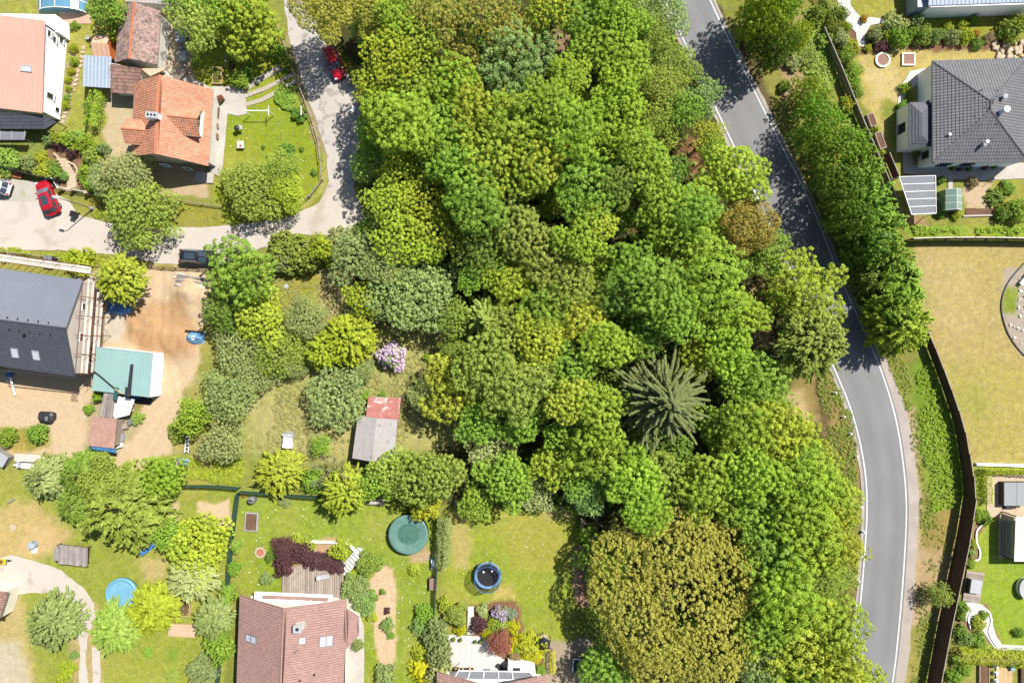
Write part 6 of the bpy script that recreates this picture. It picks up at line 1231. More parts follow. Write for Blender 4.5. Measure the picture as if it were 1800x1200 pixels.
rail_fence('low timber rail along the lane above the building site', [(226,464),(290,470),(372,476)], .7, 1.6, (.35, .65), X['brownwood'])
rail_fence('thin timber rail beside the lane left of the yellow bush', [(-20,441),(40,446),(110,455)], .7, 2.2, (.3, .62), X['wood'])
rail_fence('low pale rail along the verge below the orange-roofed house', [(215,345),(300,352),(392,364)], .6, 2.4, (.28, .55), X['wood'])
def mesh_fence(label, pts, h=1.35, bay=2.4):
    P2 = GL(pts); T = sum(math.hypot(a[0]-b[0], a[1]-b[1]) for a, b in zip(P2[:-1], P2[1:])); n = max(1, round(T/bay)); Q = resample(P2, n+1); root = thing('mesh_fence', label, 'fence', (*Q[0], 0))
    for q in Q: MB().tube((q[0], q[1], 0), (q[0], q[1], h+.05), .03).build('post', X['tealdark'], root)
    for a, b in zip(Q[:-1], Q[1:]):
        l = math.hypot(b[0]-a[0], b[1]-a[1]); ang = math.atan2(b[1]-a[1], b[0]-a[0]); MB().box(((a[0]+b[0])/2, (a[1]+b[1])/2, h/2), (l-.06, .012, h), ang).build('mesh_panel', X['net'], root); MB().tube((a[0], a[1], h), (b[0], b[1], h), .02, .02, 5).build('top_wire', X['tealdark'], root)
mesh_fence('green mesh fence along the top of the lawn with the covered pool', [(424,862),(480,866),(566,872)]); mesh_fence('green mesh fence running down beside the terracotta pot lawn', [(422,864),(416,910),(409,970),(404,1030)]); mesh_fence('green mesh fence between the pool lawn and the trampoline lawn', [(771,905),(769,1000),(766,1060),(763,1100)]); mesh_fence('low green mesh fence beside the house at the bottom left lawn', [(392,1150),(386,1200),(382,1250)]); mesh_fence('grey-green wire fence between the orchard and the bottom gardens', [(330,852),(380,852),(424,856)])
def street_lamp(label, base, top, h, head_dir):
    bx0, by0 = base; root = thing('street_lamp', label, 'street lamp', (bx0, by0, 0)); MB().lathe([(.20, -.05), (.18, .5), (.10, .6), (.09, 1.0)], (bx0, by0, 0), 12).build('base', X['lightgrey'], root); MB().tube((bx0, by0, .9), (bx0, by0, h), .085, .05, 10).build('pole', X['grey'], root)
    d = Vector(head_dir).normalized(); e = Vector((bx0, by0, h))+d*.55+Vector((0, 0, .15)); MB().path([(bx0, by0, h-.02), tuple(Vector((bx0, by0, h+.08))+d*.25), tuple(e)], .04).build('arm', X['grey'], root)
    hb_ = MB(); hb_.lathe([(.02, -.10), (.15, -.06), (.19, .02), (.14, .08), (.02, .11)], (0, 0, 0), 12, 2.1, 1.0); ho = hb_.build('lamp_head', X['lightgrey'], root, local=True); ho.location = tuple(e-Vector((bx0, by0, 0))); ho.rotation_euler = (0, 0, math.atan2(d.y, d.x)); MB().box((0, 0, -.11), (.4, .2, .03)).build('lamp_glass', X['pane'], ho, local=True)
street_lamp('grey street lamp leaning out above the lane near the red car', G2(163, 367), None, 6.2, (-1, .25, 0))
street_lamp('grey street lamp with white head above the trees beside the main road', G2(1567, 412, 7.5), None, 7.5, (-1, -.25, 0))
es = MB(); es.loft([(-.15, -.12, -.05), (.15, -.12, -.05), (.15, .12, -.05), (-.15, .12, -.05)], [(-.12, -.10, .62), (.12, -.10, .62), (.12, .10, .62), (-.12, .10, .62)]); es.loft([(-.12, -.10, .62), (.12, -.10, .62), (.12, .10, .62), (-.12, .10, .62)], [(-.07, -.06, .70), (.07, -.06, .70), (.07, .06, .70), (-.07, .06, .70)]); es_o = es.build('edge_stone', X['whitepaint']); es_me = es_o.data; bpy.data.objects.remove(es_o)
EDGE = [(1369,461),(1453,648),(1466,690),(1481,732),(1493,762),(1503,802),(1511,890),(1515,933),(1511,975),(1506,1019),(1502,1062),(1497,1104)]
ORD = ['first','second','third','fourth','fifth','sixth','seventh','eighth','ninth','tenth','eleventh','twelfth','thirteenth','fourteenth','fifteenth','sixteenth','seventeenth','eighteenth','nineteenth','twentieth']
for i, (px, py) in enumerate(EDGE):
    o = link('edge_stone', es_me); o.location = (*G2(px, py), 0); o.rotation_euler = (0, 0, random.uniform(-.2, .4))
    tag(o, 'white edge stone alone beside the road under the golden brown tree' if i == 0 else 'white edge stone left of the road bend, %s counted from the top' % ORD[i-1], 'edge stone', 'white stones along the road edge')

# ================================================================ THINGS IN THE GARDENS AND ON THE SITE
def L_(name, label, cat, px, py, rz=0, z=0.0, group=None): return thing(name, label, cat, (*G2(px, py, z), z), math.radians(rz), group)
def P_(mb, name, m, root, **k): return mb.build(name, m, root, local=True, **k)
# green covered pool
r = L_('covered_pool', 'round green pool with sagging green cover holding rainwater on the lawn', 'pool', 720, 935)
P_(MB().lathe([(2.42, -.03), (2.46, .95), (2.50, 1.05), (2.42, 1.10), (2.36, 1.06), (2.36, .2)], n=48), 'pool_wall', X['tealdark'], r, smooth=True)
cv = MB(); prof = [(2.47, 1.09), (2.40, 1.14), (2.2, 1.13), (1.9, 1.07), (1.55, .99), (1.32, .95), (.8, .90), (0, .88)]; cv.lathe(prof, n=56, cap=False); cv.v = [(x, y, z+(.05*float(fbm(math.atan2(y, x)*2.2+3, math.hypot(x, y)*.8, .45, 4))-.025)*(1 if math.hypot(x, y) > 1.45 else 0)) for (x, y, z) in cv.v]; cov = P_(cv, 'cover', X['poolgreen'], r, smooth=True)
P_(MB().lathe([(1.36, .955), (1.30, .957), (0, .957)], n=40, sx=1.05, sy=.93), 'rainwater', X['poolwater'], cov)
for k in range(8): t = k*math.pi/4; P_(MB().tube((2.3*math.cos(t), 2.3*math.sin(t), 1.145), (1.45*math.cos(t), 1.45*math.sin(t), .99), .018, .012, 5), 'cover_fold', X['poolgreen'], cov)
# blue paddling pool
r = L_('paddling_pool', 'round light blue pool half hidden by the golden bush', 'pool', 217, 1041)
P_(MB().lathe([(1.95, -.03), (2.02, .4), (1.92, .62), (1.72, .62), (1.66, .4), (1.66, .05)], n=44), 'pool_wall', X['lightblue'], r, smooth=True); P_(MB().lathe([(1.68, .36), (0, .36)], n=40), 'pool_water', X['water'], r)
P_(MB().tube((.6, -1.8, .5), (1.1, -2.2, .4), .12), 'filter', X['lightblue'], r)
# trampoline
r = L_('trampoline', 'black trampoline with blue pad and black safety net on the lawn', 'trampoline', 858, 1007)
P_(MB().lathe([(1.42, .80), (1.42, .83), (0, .80)], n=36), 'jumping_mat', X['black'], r); P_(MB().lathe([(1.36, .86), (1.66, .84), (1.68, .90), (1.38, .92)], n=36, cap=False), 'pad', mat('blue_pad', A(140, 178, 220), .6), r)
P_(MB().lathe([(1.60, 1.0), (1.60, 2.55)], n=36), 'safety_net', X['blacknet'], r)
top_ring = MB()
for k in range(36): a, b = 2*math.pi*k/36, 2*math.pi*(k+1)/36; top_ring.tube((1.6*math.cos(a), 1.6*math.sin(a), 2.56), (1.6*math.cos(b), 1.6*math.sin(b), 2.56), .03, .03, 5)
P_(top_ring, 'top_ring', X['blue'], r)
for k in range(6):
    t = k*math.pi/3+.3; c, s = math.cos(t), math.sin(t); P_(MB().path([(1.72*c, 1.72*s, 0), (1.72*c, 1.72*s, 2.3), (1.6*c, 1.6*s, 2.58)], .045), 'net_pole', mat('pole_blue', A(120, 175, 225), .5) if k == 0 else X['blue'], r); P_(MB().tube((1.45*c, 1.45*s, .8), (1.3*c, 1.3*s, 0), .03), 'leg', X['grey'], r)
for dx, dy in ((-.55, .45), (.5, .55)): P_(MB().lathe([(0, .95), (.1, .9), (.14, .98), (.08, 1.08), (0, 1.1)], (dx, dy, -.06), 10), 'ball' if dx < 0 else 'toy', X['whitepaint'], r)
# raised beds, pots, drums, bins, boxes
def raised_bed(label, px, py, w_, d_, rz, m, h=.32, plant_=None, rows=0):
    r = L_('raised_bed', label, 'raised bed', px, py, rz); t = .10
    for (cx_, cy_, a, c) in ((0, d_/2-t/2, w_, t), (0, -d_/2+t/2, w_, t), (w_/2-t/2, 0, t, d_-2*t), (-w_/2+t/2, 0, t, d_-2*t)): P_(MB().box((cx_, cy_, h/2-.03), (a, c, h+.06)), 'side_board', m, r)
    P_(MB().box((0, 0, h*.4), (w_-2*t, d_-2*t, h*.75)), 'soil', X['soil'], r)
    for k in range(rows):
        for q in range(3):
            c = link('seedling', PROTO['bush'][(k+q) % 4], r); s_ = .10+.04*random.random(); c.scale = (s_, s_, .14); c.location = (-w_/2+.25+q*(w_-.5)/2, -d_/2+.3+k*(d_-.6)/max(1, rows-1), h*.74); c.color = (*FOL['mid green'], 1)
    return r
raised_bed('raised bed with yellow timber frame above the garden paths', 383, 134, 1.15, 2.1, -2, X['tanwood'], rows=5)
raised_bed('raised bed with white frame beside the green mesh fence', 443, 916, 1.6, 2.3, -3, X['lightgrey'], rows=0)
raised_bed('square raised bed with dry rows in the bottom left garden', 324, 1068, 1.7, 1.9, -4, X['tanwood'], rows=3)
raised_bed('narrow planter box upper of the two beside the bungalow lawn', 1531, 212, .85, 1.7, 20, X['wood']); raised_bed('longer planter box lower of the two beside the bungalow lawn', 1546, 248, .85, 2.2, 20, X['wood'])
raised_bed('soil bed with timber sides at the bottom right below the hedge', 1728, 1182, 1.3, 2.6, 0, X['wood']); raised_bed('dark soil bed cut off at the right bottom corner', 1799, 1182, 1.0, 2.4, 0, X['brownwood'])
def pit(name, label, px, py, round_):
    r = L_(name, label, 'sandpit', px, py, 0); 
    if round_: P_(MB().lathe([(.95, -.04), (.95, .18), (.74, .18), (.74, .0)], n=32), 'rim', X['cream'], r); P_(MB().lathe([(.75, .10), (0, .11)], n=28), 'fill', mat('brown_gravel', A(176, 138, 122), .95, .08, 1, .16, 14, bump=.02), r)
    else:
        for cx_, cy_, a, c in ((0, .72, 1.62, .16), (0, -.72, 1.62, .16), (.73, 0, .16, 1.28), (-.73, 0, .16, 1.28)): P_(MB().box((cx_, cy_, .08), (a, c, .22)), 'rim', X['cream'], r)
        P_(MB().box((0, 0, .04), (1.28, 1.28, .14)), 'fill', mat('brown_gravel', A(176, 138, 122), .95, .08, 1, .16, 14, bump=.02), r)
pit('round_bed', 'round brown gravel bed with pale rim on the bungalow lawn', 1551, 106, True); pit('square_bed', 'square brown gravel bed with pale rim on the bungalow lawn', 1596, 105, False)
def pot(label, px, py, r0, m, h=.5, group=None, name='flower_pot', plantc=None, cat='pot'):
    r = L_(name, label, cat, px, py, 0, 0, group); P_(MB().lathe([(r0*.75, -.03), (r0, h), (r0*.84, h), (r0*.78, h*.8)], n=16), 'pot', m, r); P_(MB().lathe([(r0*.80, h*.82), (0, h*.84)], n=16), 'soil', X['soil'], r)
    if plantc: c = link('plant', PROTO['bush'][0], r); c.scale = (r0*.8,)*3; c.location = (0, 0, h*.8); c.color = (*FOL[plantc], 1)
r = L_('fire_bowl', 'round terracotta ring with brick rim on the lawn left of the purple shrubs', 'fire ring', 458, 970); 
for k in range(12): t = k*math.pi/6; b_ = MB(); b_.box((.58*math.cos(t), .58*math.sin(t), .10), (.24, .26, .24), t); P_(b_, 'brick', X['stone'], r)
P_(MB().lathe([(.46, .0), (.46, .14), (.0, .1)], n=18), 'bowl', X['terracotta'], r)
pot('small terracotta pot at the corner of the green mesh fence', 431, 869, .22, X['terracotta']); pot('wooden barrel planter at the corner of the orange-roofed house', 391, 176, .42, X['brownwood'], .6, plantc='brown-red', cat='planter')
r = L_('composter', 'grey round composter with dark lid slot by the green mesh fence', 'composter', 446, 876); P_(MB().lathe([(.46, -.03), (.50, .5), (.44, .95), (.2, 1.05), (0, 1.06)], n=18), 'drum', X['grey'], r); P_(MB().box((0, 0, 1.07), (.5, .14, .05)), 'lid', X['black'], r)
r = L_('log_stack', 'pile of pale split branches at the edge of the pool lawn', 'log pile', 663, 881)
for k in range(14): b_ = MB(); b_.cur = random.random(); y = random.uniform(-.3, .3); b_.tube((-1.1+random.uniform(-.2, .3), y, .1+.12*(k % 3)), (1.0+random.uniform(-.4, .2), y+random.uniform(-.2, .2), .1+.12*(k % 3)), .07, .05, 5); P_(b_, 'log', X['greywood'] if k % 2 else X['scafboard'], r)
r = L_('pool_pump', 'blue and white pool pump box beside the hedge right of the pool', 'pump', 762, 987, 5); P_(MB().box((0, 0, .25), (.5, 1.0, .55)), 'case', X['lightblue'], r); P_(MB().box((0, 0, .55), (.4, .8, .08)), 'lid', X['whitepaint'], r); P_(MB().tube((-.4, -.6, .1), (-.2, -1.0, .1), .09), 'hose', X['lightgrey'], r)
r = L_('storage_box', 'brown garden storage box against the green mesh fence', 'storage box', 762, 1023, 0); P_(MB().box((0, 0, .33), (.78, 1.45, .7)), 'box', X['brownwood'], r); P_(MB().box((0, 0, .72), (.86, 1.52, .07)), 'lid', mat('box_lid', A(168, 138, 128), .6), r)
r = L_('garden_bench', 'grey plank bench at the top left corner of the trampoline lawn', 'bench', 810, 884, 0)
for k in range(3): P_(MB().box((0, -.2+.2*k, .45), (1.5, .16, .05)), 'seat_plank', X['greywood'], r)
for s in (-1, 1): P_(MB().box((s*.6, 0, .2), (.1, .5, .44)), 'leg', X['brownwood'], r)
P_(MB().box((0, .42, .75), (1.5, .05, .2)), 'backrest', X['greywood'], r)
r = L_('garden_pavilion', 'small five-sided wooden shelter with open top beside the yellow shrubs', 'shelter', 956, 1122, 10)
pv = [(.85*math.cos(2*math.pi*k/5+math.pi/2), .85*math.sin(2*math.pi*k/5+math.pi/2)) for k in range(5)]
for k in range(5):
    a, b = pv[k], pv[(k+1) % 5]; P_(MB().tube((*a, 0), (*a, 1.5), .05), 'post', X['black'], r); P_(MB().slab([(*a, 1.5), (*b, 1.5), (b[0]*.62, b[1]*.62, 1.78), (a[0]*.62, a[1]*.62, 1.78)], .05), 'roof_panel', X['black'], r)
P_(MB().prism([(p[0]*.8, p[1]*.8) for p in pv], -.02, .12), 'floor', X['stone'], r); P_(MB().box((0, .1, .5), (.5, .4, .7)), 'cabinet', X['lightgrey'], r)
r = L_('cold_frame', 'white framed cold frame with glass lid under the dark green tree', 'cold frame', 1022, 1166, -5); P_(MB().box((0, 0, .25), (2.2, 1.6, .5)), 'box', X['dark'], r); P_(MB().box((.3, .35, .54), (1.5, .75, .05)), 'glass_lid', X['greenglass'], r)
for s in ((0, .82, 2.3, .08), (-1.12, 0, .08, 1.7)): P_(MB().box((s[0], s[1], .58), (s[2], s[3], .08)), 'frame_bar', X['whitepaint'], r)
# orchard
r = L_('beehive', 'white stacked beehive boxes on the dry orchard grass', 'beehive', 508, 772, -4)
P_(MB().box((0, .62, .35), (1.35, .34, .75)), 'box', X['lightgrey'], r); P_(MB().box((.02, .0, .45), (.95, .75, .9)), 'box', X['whitepaint'], r); P_(MB().box((.05, -.72, .4), (1.15, .5, .8)), 'box', X['whitepaint'], r); P_(MB().box((0, 0, -.01), (1.3, 2.1, .1)), 'pallet', X['greywood'], r)
o = MB().lathe([(.30, -.05), (.30, .06), (0, .07)], (*G2(503, 503), 0), 18).build('well_cover', X['lightgrey']); tag(o, 'round grey well cover in the orchard below the lane hedge', 'well cover')
r = L_('cold_frame', 'black open timber frame in the grass near the pink flowering bush', 'cold frame', 762, 634, -5); P_(MB().box((0, .75, .3), (1.1, .12, .6)), 'side_board', X['black'], r); P_(MB().box((.5, 0, .3), (.12, 1.5, .6)), 'side_board', X['black'], r); P_(MB().box((-.5, 0, .15), (.1, 1.5, .3)), 'side_board', X['brownwood'], r)
# garden of the orange house: clothes posts, table, barbecue, benches, hatch
for i, (px, lab_) in enumerate(((440, 'white clothes post at the left end of the horizontal bar'), (481, 'white T-shaped clothes post at the right end of the bar'), (537, 'white clothes post nearest the wooden rail fence on the lawn'))):
    r = L_('clothes_post', lab_, 'clothes post', px, 203, 0, 0, 'clothes posts on the lawn'); P_(MB().tube((0, 0, -.05), (0, 0, 1.75), .05), 'pole', X['whitepaint'], r)
    if i: P_(MB().box((0, 0, 1.78), (.07, 1.15, .07)), 'cross_arm', X['whitepaint'], r)
    if i == 0: P_(MB().box((1.45, 0, 1.78), (2.9, .08, .07)), 'bar', X['whitepaint'], r)
r = L_('barbecue', 'dark kettle barbecue with pale side shelf on the lawn', 'barbecue', 421, 229); P_(MB().lathe([(.05, .62), (.30, .75), (.36, .9), (.26, 1.05), (0, 1.1)], n=16), 'kettle', X['dark'], r, smooth=True); P_(MB().box((.45, .1, .85), (.45, .5, .06)), 'shelf', X['lightgrey'], r)
for t in (0, 2.1, 4.2): P_(MB().tube((0, 0, .7), (.35*math.cos(t), .35*math.sin(t), 0), .03), 'leg', X['dark'], r)
r = L_('garden_table', 'square pale table with a pink item on the lawn', 'table', 425, 256, 0); P_(MB().box((0, 0, .42), (.9, .9, .05)), 'table_top', X['scafboard'], r)
for i in (-.38, .38):
    for j in (-.38, .38): P_(MB().tube((i, j, -.05), (i, j, .40), .03), 'leg', X['wood'], r)
r = L_('flower_box', 'small pink pot standing on the square pale table', 'pot', 423.5, 256, 0, .45); P_(MB().lathe([(.09, 0), (.13, .18), (0, .19)], n=10), 'pot', mat('pink_pot', A(220, 120, 110), .7), r)
for i, py in enumerate((223, 241)):
    r = L_('wooden_tub', ['upper of two small wooden tubs on the paving by the orange roof', 'lower of two small wooden tubs on the paving by the orange roof'][i], 'tub', 382, py, 0, 0, 'tubs on the paving'); P_(MB().loft([(-.22, -.26, -.01), (.22, -.26, -.01), (.22, .26, -.01), (-.22, .26, -.01)], [(-.3, -.34, .5), (.3, -.34, .5), (.3, .34, .5), (-.3, .34, .5)]), 'tub', X['greywood'], r); P_(MB().box((0, 0, .49), (.48, .56, .05)), 'soil', X['soil'], r)
r = L_('garden_bench', 'dark wall bench with pots by the orange house corner', 'bench', 385, 200, -6); P_(MB().box((0, 0, .42), (.45, 1.3, .06)), 'seat', X['brownwood'], r); P_(MB().box((-.1, -.5, .2), (.3, .1, .4)), 'leg', X['dark'], r); P_(MB().box((-.1, .5, .2), (.3, .1, .4)), 'leg', X['dark'], r)
r = L_('cellar_hatch', 'sloping wooden plank cellar hatch between the barn yard and garden', 'hatch', 318, 130, 32)
for k in range(6): b_ = MB(); b_.cur = random.random(); b_.add([(-.9, -.66+.22*k, .15), (.9, -.66+.22*k, .8), (.9, -.46+.22*k, .8), (-.9, -.46+.22*k, .15), (-.9, -.66+.22*k, .1), (.9, -.66+.22*k, .75), (.9, -.46+.22*k, .75), (-.9, -.46+.22*k, .1)], [(0, 1, 2, 3), (7, 6, 5, 4), (0, 4, 5, 1), (1, 5, 6, 2), (2, 6, 7, 3), (3, 7, 4, 0)]); P_(b_, 'plank', X['wood'], r)
P_(MB().box((0, 0, .02), (1.8, 1.34, .16)), 'base', X['concrete'], r); P_(MB().box((.85, 0, .34), (.1, 1.3, .7)), 'back', X['brownwood'], r)
r = L_('hand_cart', 'pale metal box trailer beside the barn yard below the trees', 'trailer', 322, 68, 3); P_(MB().box((0, 0, .75), (1.2, 1.5, .4)), 'box', X['steelblue'], r); P_(MB().box((0, -.1, .96), (.9, 1.1, .04)), 'lid', X['lightgrey'], r); P_(MB().tube((0, -.7, .5), (0, -1.6, .35), .04), 'drawbar', X['dark'], r)
for s in (-1, 1): P_(MB().tube((s*.62, 0, .3), (s*.74, 0, .3), .3, .3, 14), 'tyre', X['rubber'], r)
r = L_('metal_sheets', 'stack of grey metal sheets below the pale box trailer', 'metal sheets', 321, 96, 2)
for k in range(3): P_(MB().box((.03*k, .1-.55*k*.4, .08+.07*k), (1.0, 1.9-.3*k, .04), .04*k), 'sheet', X['grey'] if k % 2 else X['lightgrey'], r)
r = L_('garden_swing', 'small weathered post frame beside the yellow framed raised bed', 'frame', 404, 113, 0)
for s in (-.7, .7): P_(MB().tube((0, s, -.05), (0, s, 1.3), .05), 'post', X['greywood'], r)
P_(MB().box((0, 0, 1.3), (.12, 1.6, .1)), 'beam', X['greywood'], r); P_(MB().box((.3, -.2, .2), (.5, .9, .4)), 'trough', X['brownwood'], r)
r = L_('notice_board', 'white and red board lying at the shaded edge of the lane', 'board', 621, 190, -20); P_(MB().box((0, 0, .12), (.55, 1.0, .06)), 'panel', X['whitepaint'], r); P_(MB().box((0, .38, .155), (.5, .18, .01)), 'stripe', X['taillamp'], r); P_(MB().box((0, 0, .04), (.4, .7, .1)), 'foot', X['grey'], r)
# front of the coral house
r = L_('wheelie_bin', 'dark grey wheeled bin standing on the verge by the street lamp', 'bin', 136, 378, -15); P_(MB().loft([(-.24, -.26, .06), (.24, -.26, .06), (.24, .26, .06), (-.24, .26, .06)], [(-.29, -.34, .95), (.29, -.34, .95), (.29, .34, .95), (-.29, .34, .95)]), 'body', X['dark'], r); P_(MB().box((0, -.02, .99), (.62, .76, .07)), 'lid', X['black'], r)
for s in (-1, 1): P_(MB().tube((s*.22, .3, .1), (s*.28, .3, .1), .1, .1, 10), 'wheel', X['rubber'], r)
r = L_('slatted_bench', 'orange-brown slatted pallet bench in front of the black fence', 'bench', 29, 307, -12)
for k in range(6): P_(MB().box((-.78+.31*k, 0, .30), (.24, .78, .05)), 'slat', X['orangewall'] if k % 2 else X['terracotta'], r)
for s in (-.3, .3): P_(MB().box((0, s, .14), (1.8, .08, .27)), 'runner', X['brownwood'], r)
gt = thing('garden_gate', 'white metal garden gate with stone pillars below the coral house', 'gate', G(130, 335))
for px, py in ((113, 333), (134, 335), (160, 341)): MB().box((*G2(px, py), .6), (.35, .35, 1.3)).build('pillar', X['stone'], gt)
a, b = G2(116, 333), G2(132, 335)
for k in range(8): t = k/7; MB().tube((a[0]+(b[0]-a[0])*t, a[1]+(b[1]-a[1])*t, .1), (a[0]+(b[0]-a[0])*t, a[1]+(b[1]-a[1])*t, 1.1), .02, n=5).build('bar', X['whitepaint'], gt)
for z in (.2, 1.05): MB().tube((*a, z), (*b, z), .03, n=5).build('rail', X['whitepaint'], gt)
for k in range(7): a2, b2 = G2(137, 336), G2(158, 340); t = k/6; MB().box((a2[0]+(b2[0]-a2[0])*t, a2[1]+(b2[1]-a2[1])*t, .5), (.16, .05, 1.0)).build('picket', X['whitepaint'], gt)
rail_fence('white pipe handrail beside the steps next to the red car', [(97,313),(104,325),(109,335)], .9, .9, (.45, .85), X['whitepaint'], 'handrail', .03)
r = thing('garden_stairs', 'curved flight of pale stone garden stairs below the coral house', 'stairs', G(125, 300))
for k in range(11):
    t = k/10; px = 112+16*math.sin(t*2.0); py = 282+52*t; MB().box((*G2(px, py), .38-.03*k), (1.25, .36, .10), math.radians(-8+12*t)).build('step', X['stone'], r)
MB().ribbon(GL([(97, 270), (108, 282), (120, 284), (132, 290), (138, 300), (133, 318), (134, 330)]), .2, -.05, .32).build('kerb', X['stone'], r)
r = thing('stepping_stones', 'row of pale stepping stones along the garden left of the hedge', 'stepping stones', G(140, 150))
for k in range(17):
    t = k/16; px, py = 147-38*t**1.3+random.uniform(-1.5, 1.5), 84+130*t; MB().lathe([(.26, -.04), (.24, .05), (0, .06)], (*G2(px, py), 0), 7, 1.25, .8, random.uniform(0, 3)).build('stone', X['stone'], r)
o = MB().lathe([(.26, -.03), (.26, .3), (.15, .3), (.13, .2)], (*G2(156, 68), 0), 16).build('stone_ring', X['lightgrey']); tag(o, 'small pale stone ring on the grass left of the orange shed', 'planter')
# building site
r = L_('rubble_tub', 'dark grey rounded tub with pale panel on the bare sand', 'tub', 88, 731, -6)
ot = [(.95, .25), (.75, .6), (.2, .68), (-.75, .62), (-.95, .35), (-.98, -.3), (-.8, -.6), (.1, -.72), (.7, -.66), (.95, -.3)]
P_(MB().loft([(a*.85, b*.85, -.03) for a, b in ot], [(a, b, .8) for a, b in ot]), 'tub', X['black'], r); P_(MB().loft([(a*.99, b*.99, .8) for a, b in ot], [(a*.7, b*.7, 1.0) for a, b in ot]), 'lid', X['dark'], r); P_(MB().box((.25, -.18, 1.0), (.34, .55, .06)), 'panel', X['grey'], r); P_(MB().tube((-.8, .3, .9), (-.2, .55, 1.0), .03), 'handle', X['black'], r)
r = L_('prop_pole', 'white pole with blue drum standing in the shade of the new house', 'pole', 28, 672, 0); P_(MB().tube((0, -1.6, .12), (-.1, 1.6, 1.2), .12, .10, 8), 'pipe', X['whitepaint'], r); P_(MB().lathe([(.3, .3), (.36, .5), (.36, .95), (.28, 1.1), (0, 1.12)], (-.1, 1.0, .3), 14), 'drum', X['blue'], r); P_(MB().box((-.4, .2, .5), (.08, .08, 1.0)), 'prop', X['wood'], r)
r = L_('wire_crate', 'small open wire crate at the corner of the new house', 'crate', 134, 697, -8)
for i in (-.28, 0, .28): P_(MB().tube((i, -.4, .5), (i, .4, .5), .02, n=4), 'wire', X['rust'], r)
for j in (-.4, -.13, .13, .4): P_(MB().tube((-.28, j, .5), (.28, j, .5), .02, n=4), 'wire', X['rust'], r)
for i in (-.28, .28):
    for j in (-.4, .4): P_(MB().tube((i, j, 0), (i, j, .5), .03, n=5), 'corner_post', X['rust'], r)
r = L_('timber_stack', 'stack of pale timber boards under the tree at the site gate', 'timber stack', 338, 497, -8)
for k in range(13): b_ = MB(); b_.cur = random.random(); b_.box((random.uniform(-.3, .3), -.9+.15*k, .12+.14*(k % 4)), (random.uniform(3.0, 4.1), .24, .09), random.uniform(-.05, .05)); P_(b_, 'board', X['greywood'] if k % 3 else X['scafboard'], r)
def heap(name, label, cat, px, py, rx, ry, h, m, seed, rz=0):
    r = L_(name, label, cat, px, py, rz); b_ = MB(); n = 14; vs = []
    for j in range(n+1):
        for i in range(n+1): u, v = i/n*2-1, j/n*2-1; d = min(1.0, math.hypot(u, v))**2.5; vs.append((u*rx*(1+.1*float(vnoise(u*9+seed, v*9, 3, seed))), v*ry, -.03+h*(1-d)*(.55+.9*float(fbm(u*8+seed*5, v*8, 3.2, seed)))))
    b_.add(vs, [(j*(n+1)+i, j*(n+1)+i+1, (j+1)*(n+1)+i+1, (j+1)*(n+1)+i) for j in range(n) for i in range(n)]); P_(b_, 'sheet', m, r); return r
heap('blue_tarp', 'blue tarpaulin over a heap below the yellow-green tree on the site', 'tarp', 212, 544, 1.6, .7, .7, X['bluetarp'], 3, -6); heap('blue_tarp', 'small scrap of blue tarpaulin on the sand right of the site tree', 'tarp', 240, 513, .4, .4, .35, X['bluetarp'], 5)
r = heap('covered_mower', 'blue covered machine with white opening beside the orchard trees', 'machine', 343, 594, 1.15, .85, 1.1, mat('pale_blue_tarp', A(130, 185, 232), .5, .1, 1, .06, 5), 9, -5); P_(MB().box((.2, .05, .95), (.42, .5, .12)), 'hatch', X['whitepaint'], r); P_(MB().box((0, .85, .35), (2.3, .2, .3)), 'bar', X['dark'], r)
r = L_('cement_mixer', 'blue and white machine with bent black hose at the teal roof corner', 'machine', 244, 693, 0); 
P_(MB().box((0, 0, .55), (1.0, .9, .5)), 'chassis', X['blue'], r); P_(MB().lathe([(.2, .7), (.42, .95), (.42, 1.3), (.28, 1.55), (.2, 1.55), (.18, 1.4)], (.15, .3, 0), 16), 'drum', X['whitepaint'], r); P_(MB().path([(-.5, .2, .8), (-.9, .7, 1.2), (-1.3, .9, 1.0)], .08), 'hose', X['black'], r); P_(MB().path([(.5, -.3, .7), (.9, .4, 1.3), (.85, 1.1, 1.5), (.6, 1.35, 1.5)], .12), 'hose', X['black'], r)
for s in (-1, 1): P_(MB().tube((s*.45, -.3, .25), (s*.6, -.3, .25), .25, .25, 12), 'wheel', X['rubber'], r)
r = L_('dark_planks', 'dark plank pile below the teal roof beside the blue machine', 'plank pile', 248, 702, -10)
for k in range(5): P_(MB().box((.1*k, -.14*k+.2, .12+.08*(k % 2)), (2.9-.2*k, .2, .08), .03*k), 'plank', X['dark'], r)
for i, (px, py, m_, lab_) in enumerate(((212, 752, 'scafboard', 'white box leaning right of the pinkish hut'), (214, 768, 'steelblue', 'pale glass panel lying right of the pinkish hut'), (222, 748, 'wood', 'small brown crate in the scrap beside the pinkish hut'), (210, 780, 'whitepaint', 'white board at the lower right corner of the pinkish hut'), (233, 740, 'grey', 'grey bundle in the weeds right of the pinkish hut'))):
    r = L_('scrap_box', lab_, 'scrap', px, py, -12+i*9); P_(MB().box((0, 0, .25), (.9-.1*(i % 3), .7+.15*(i % 2), .5)), 'box', X[m_], r); P_(MB().box((.03, 0, .515), (.7, .5, .03)), 'lid', X['greywood'] if i % 2 else X[m_], r)
r = L_('work_table', 'white workbench boards on trestles at the lower left of the site', 'workbench', 57, 803, -3)
for k in range(4): P_(MB().box((0, -.36+.24*k, .75), (3.4, .22, .05)), 'board', X['scafboard'], r)
for s in (-1.3, 1.3): P_(MB().box((s, -.5, .36), (.35, 1.6, .72)), 'trestle', X['lightgrey'], r)
r = L_('rowing_boat', 'upturned white rowing boat beside the workbench', 'boat', 53, 819, -4); b_ = MB(); NS = 12; ring = []
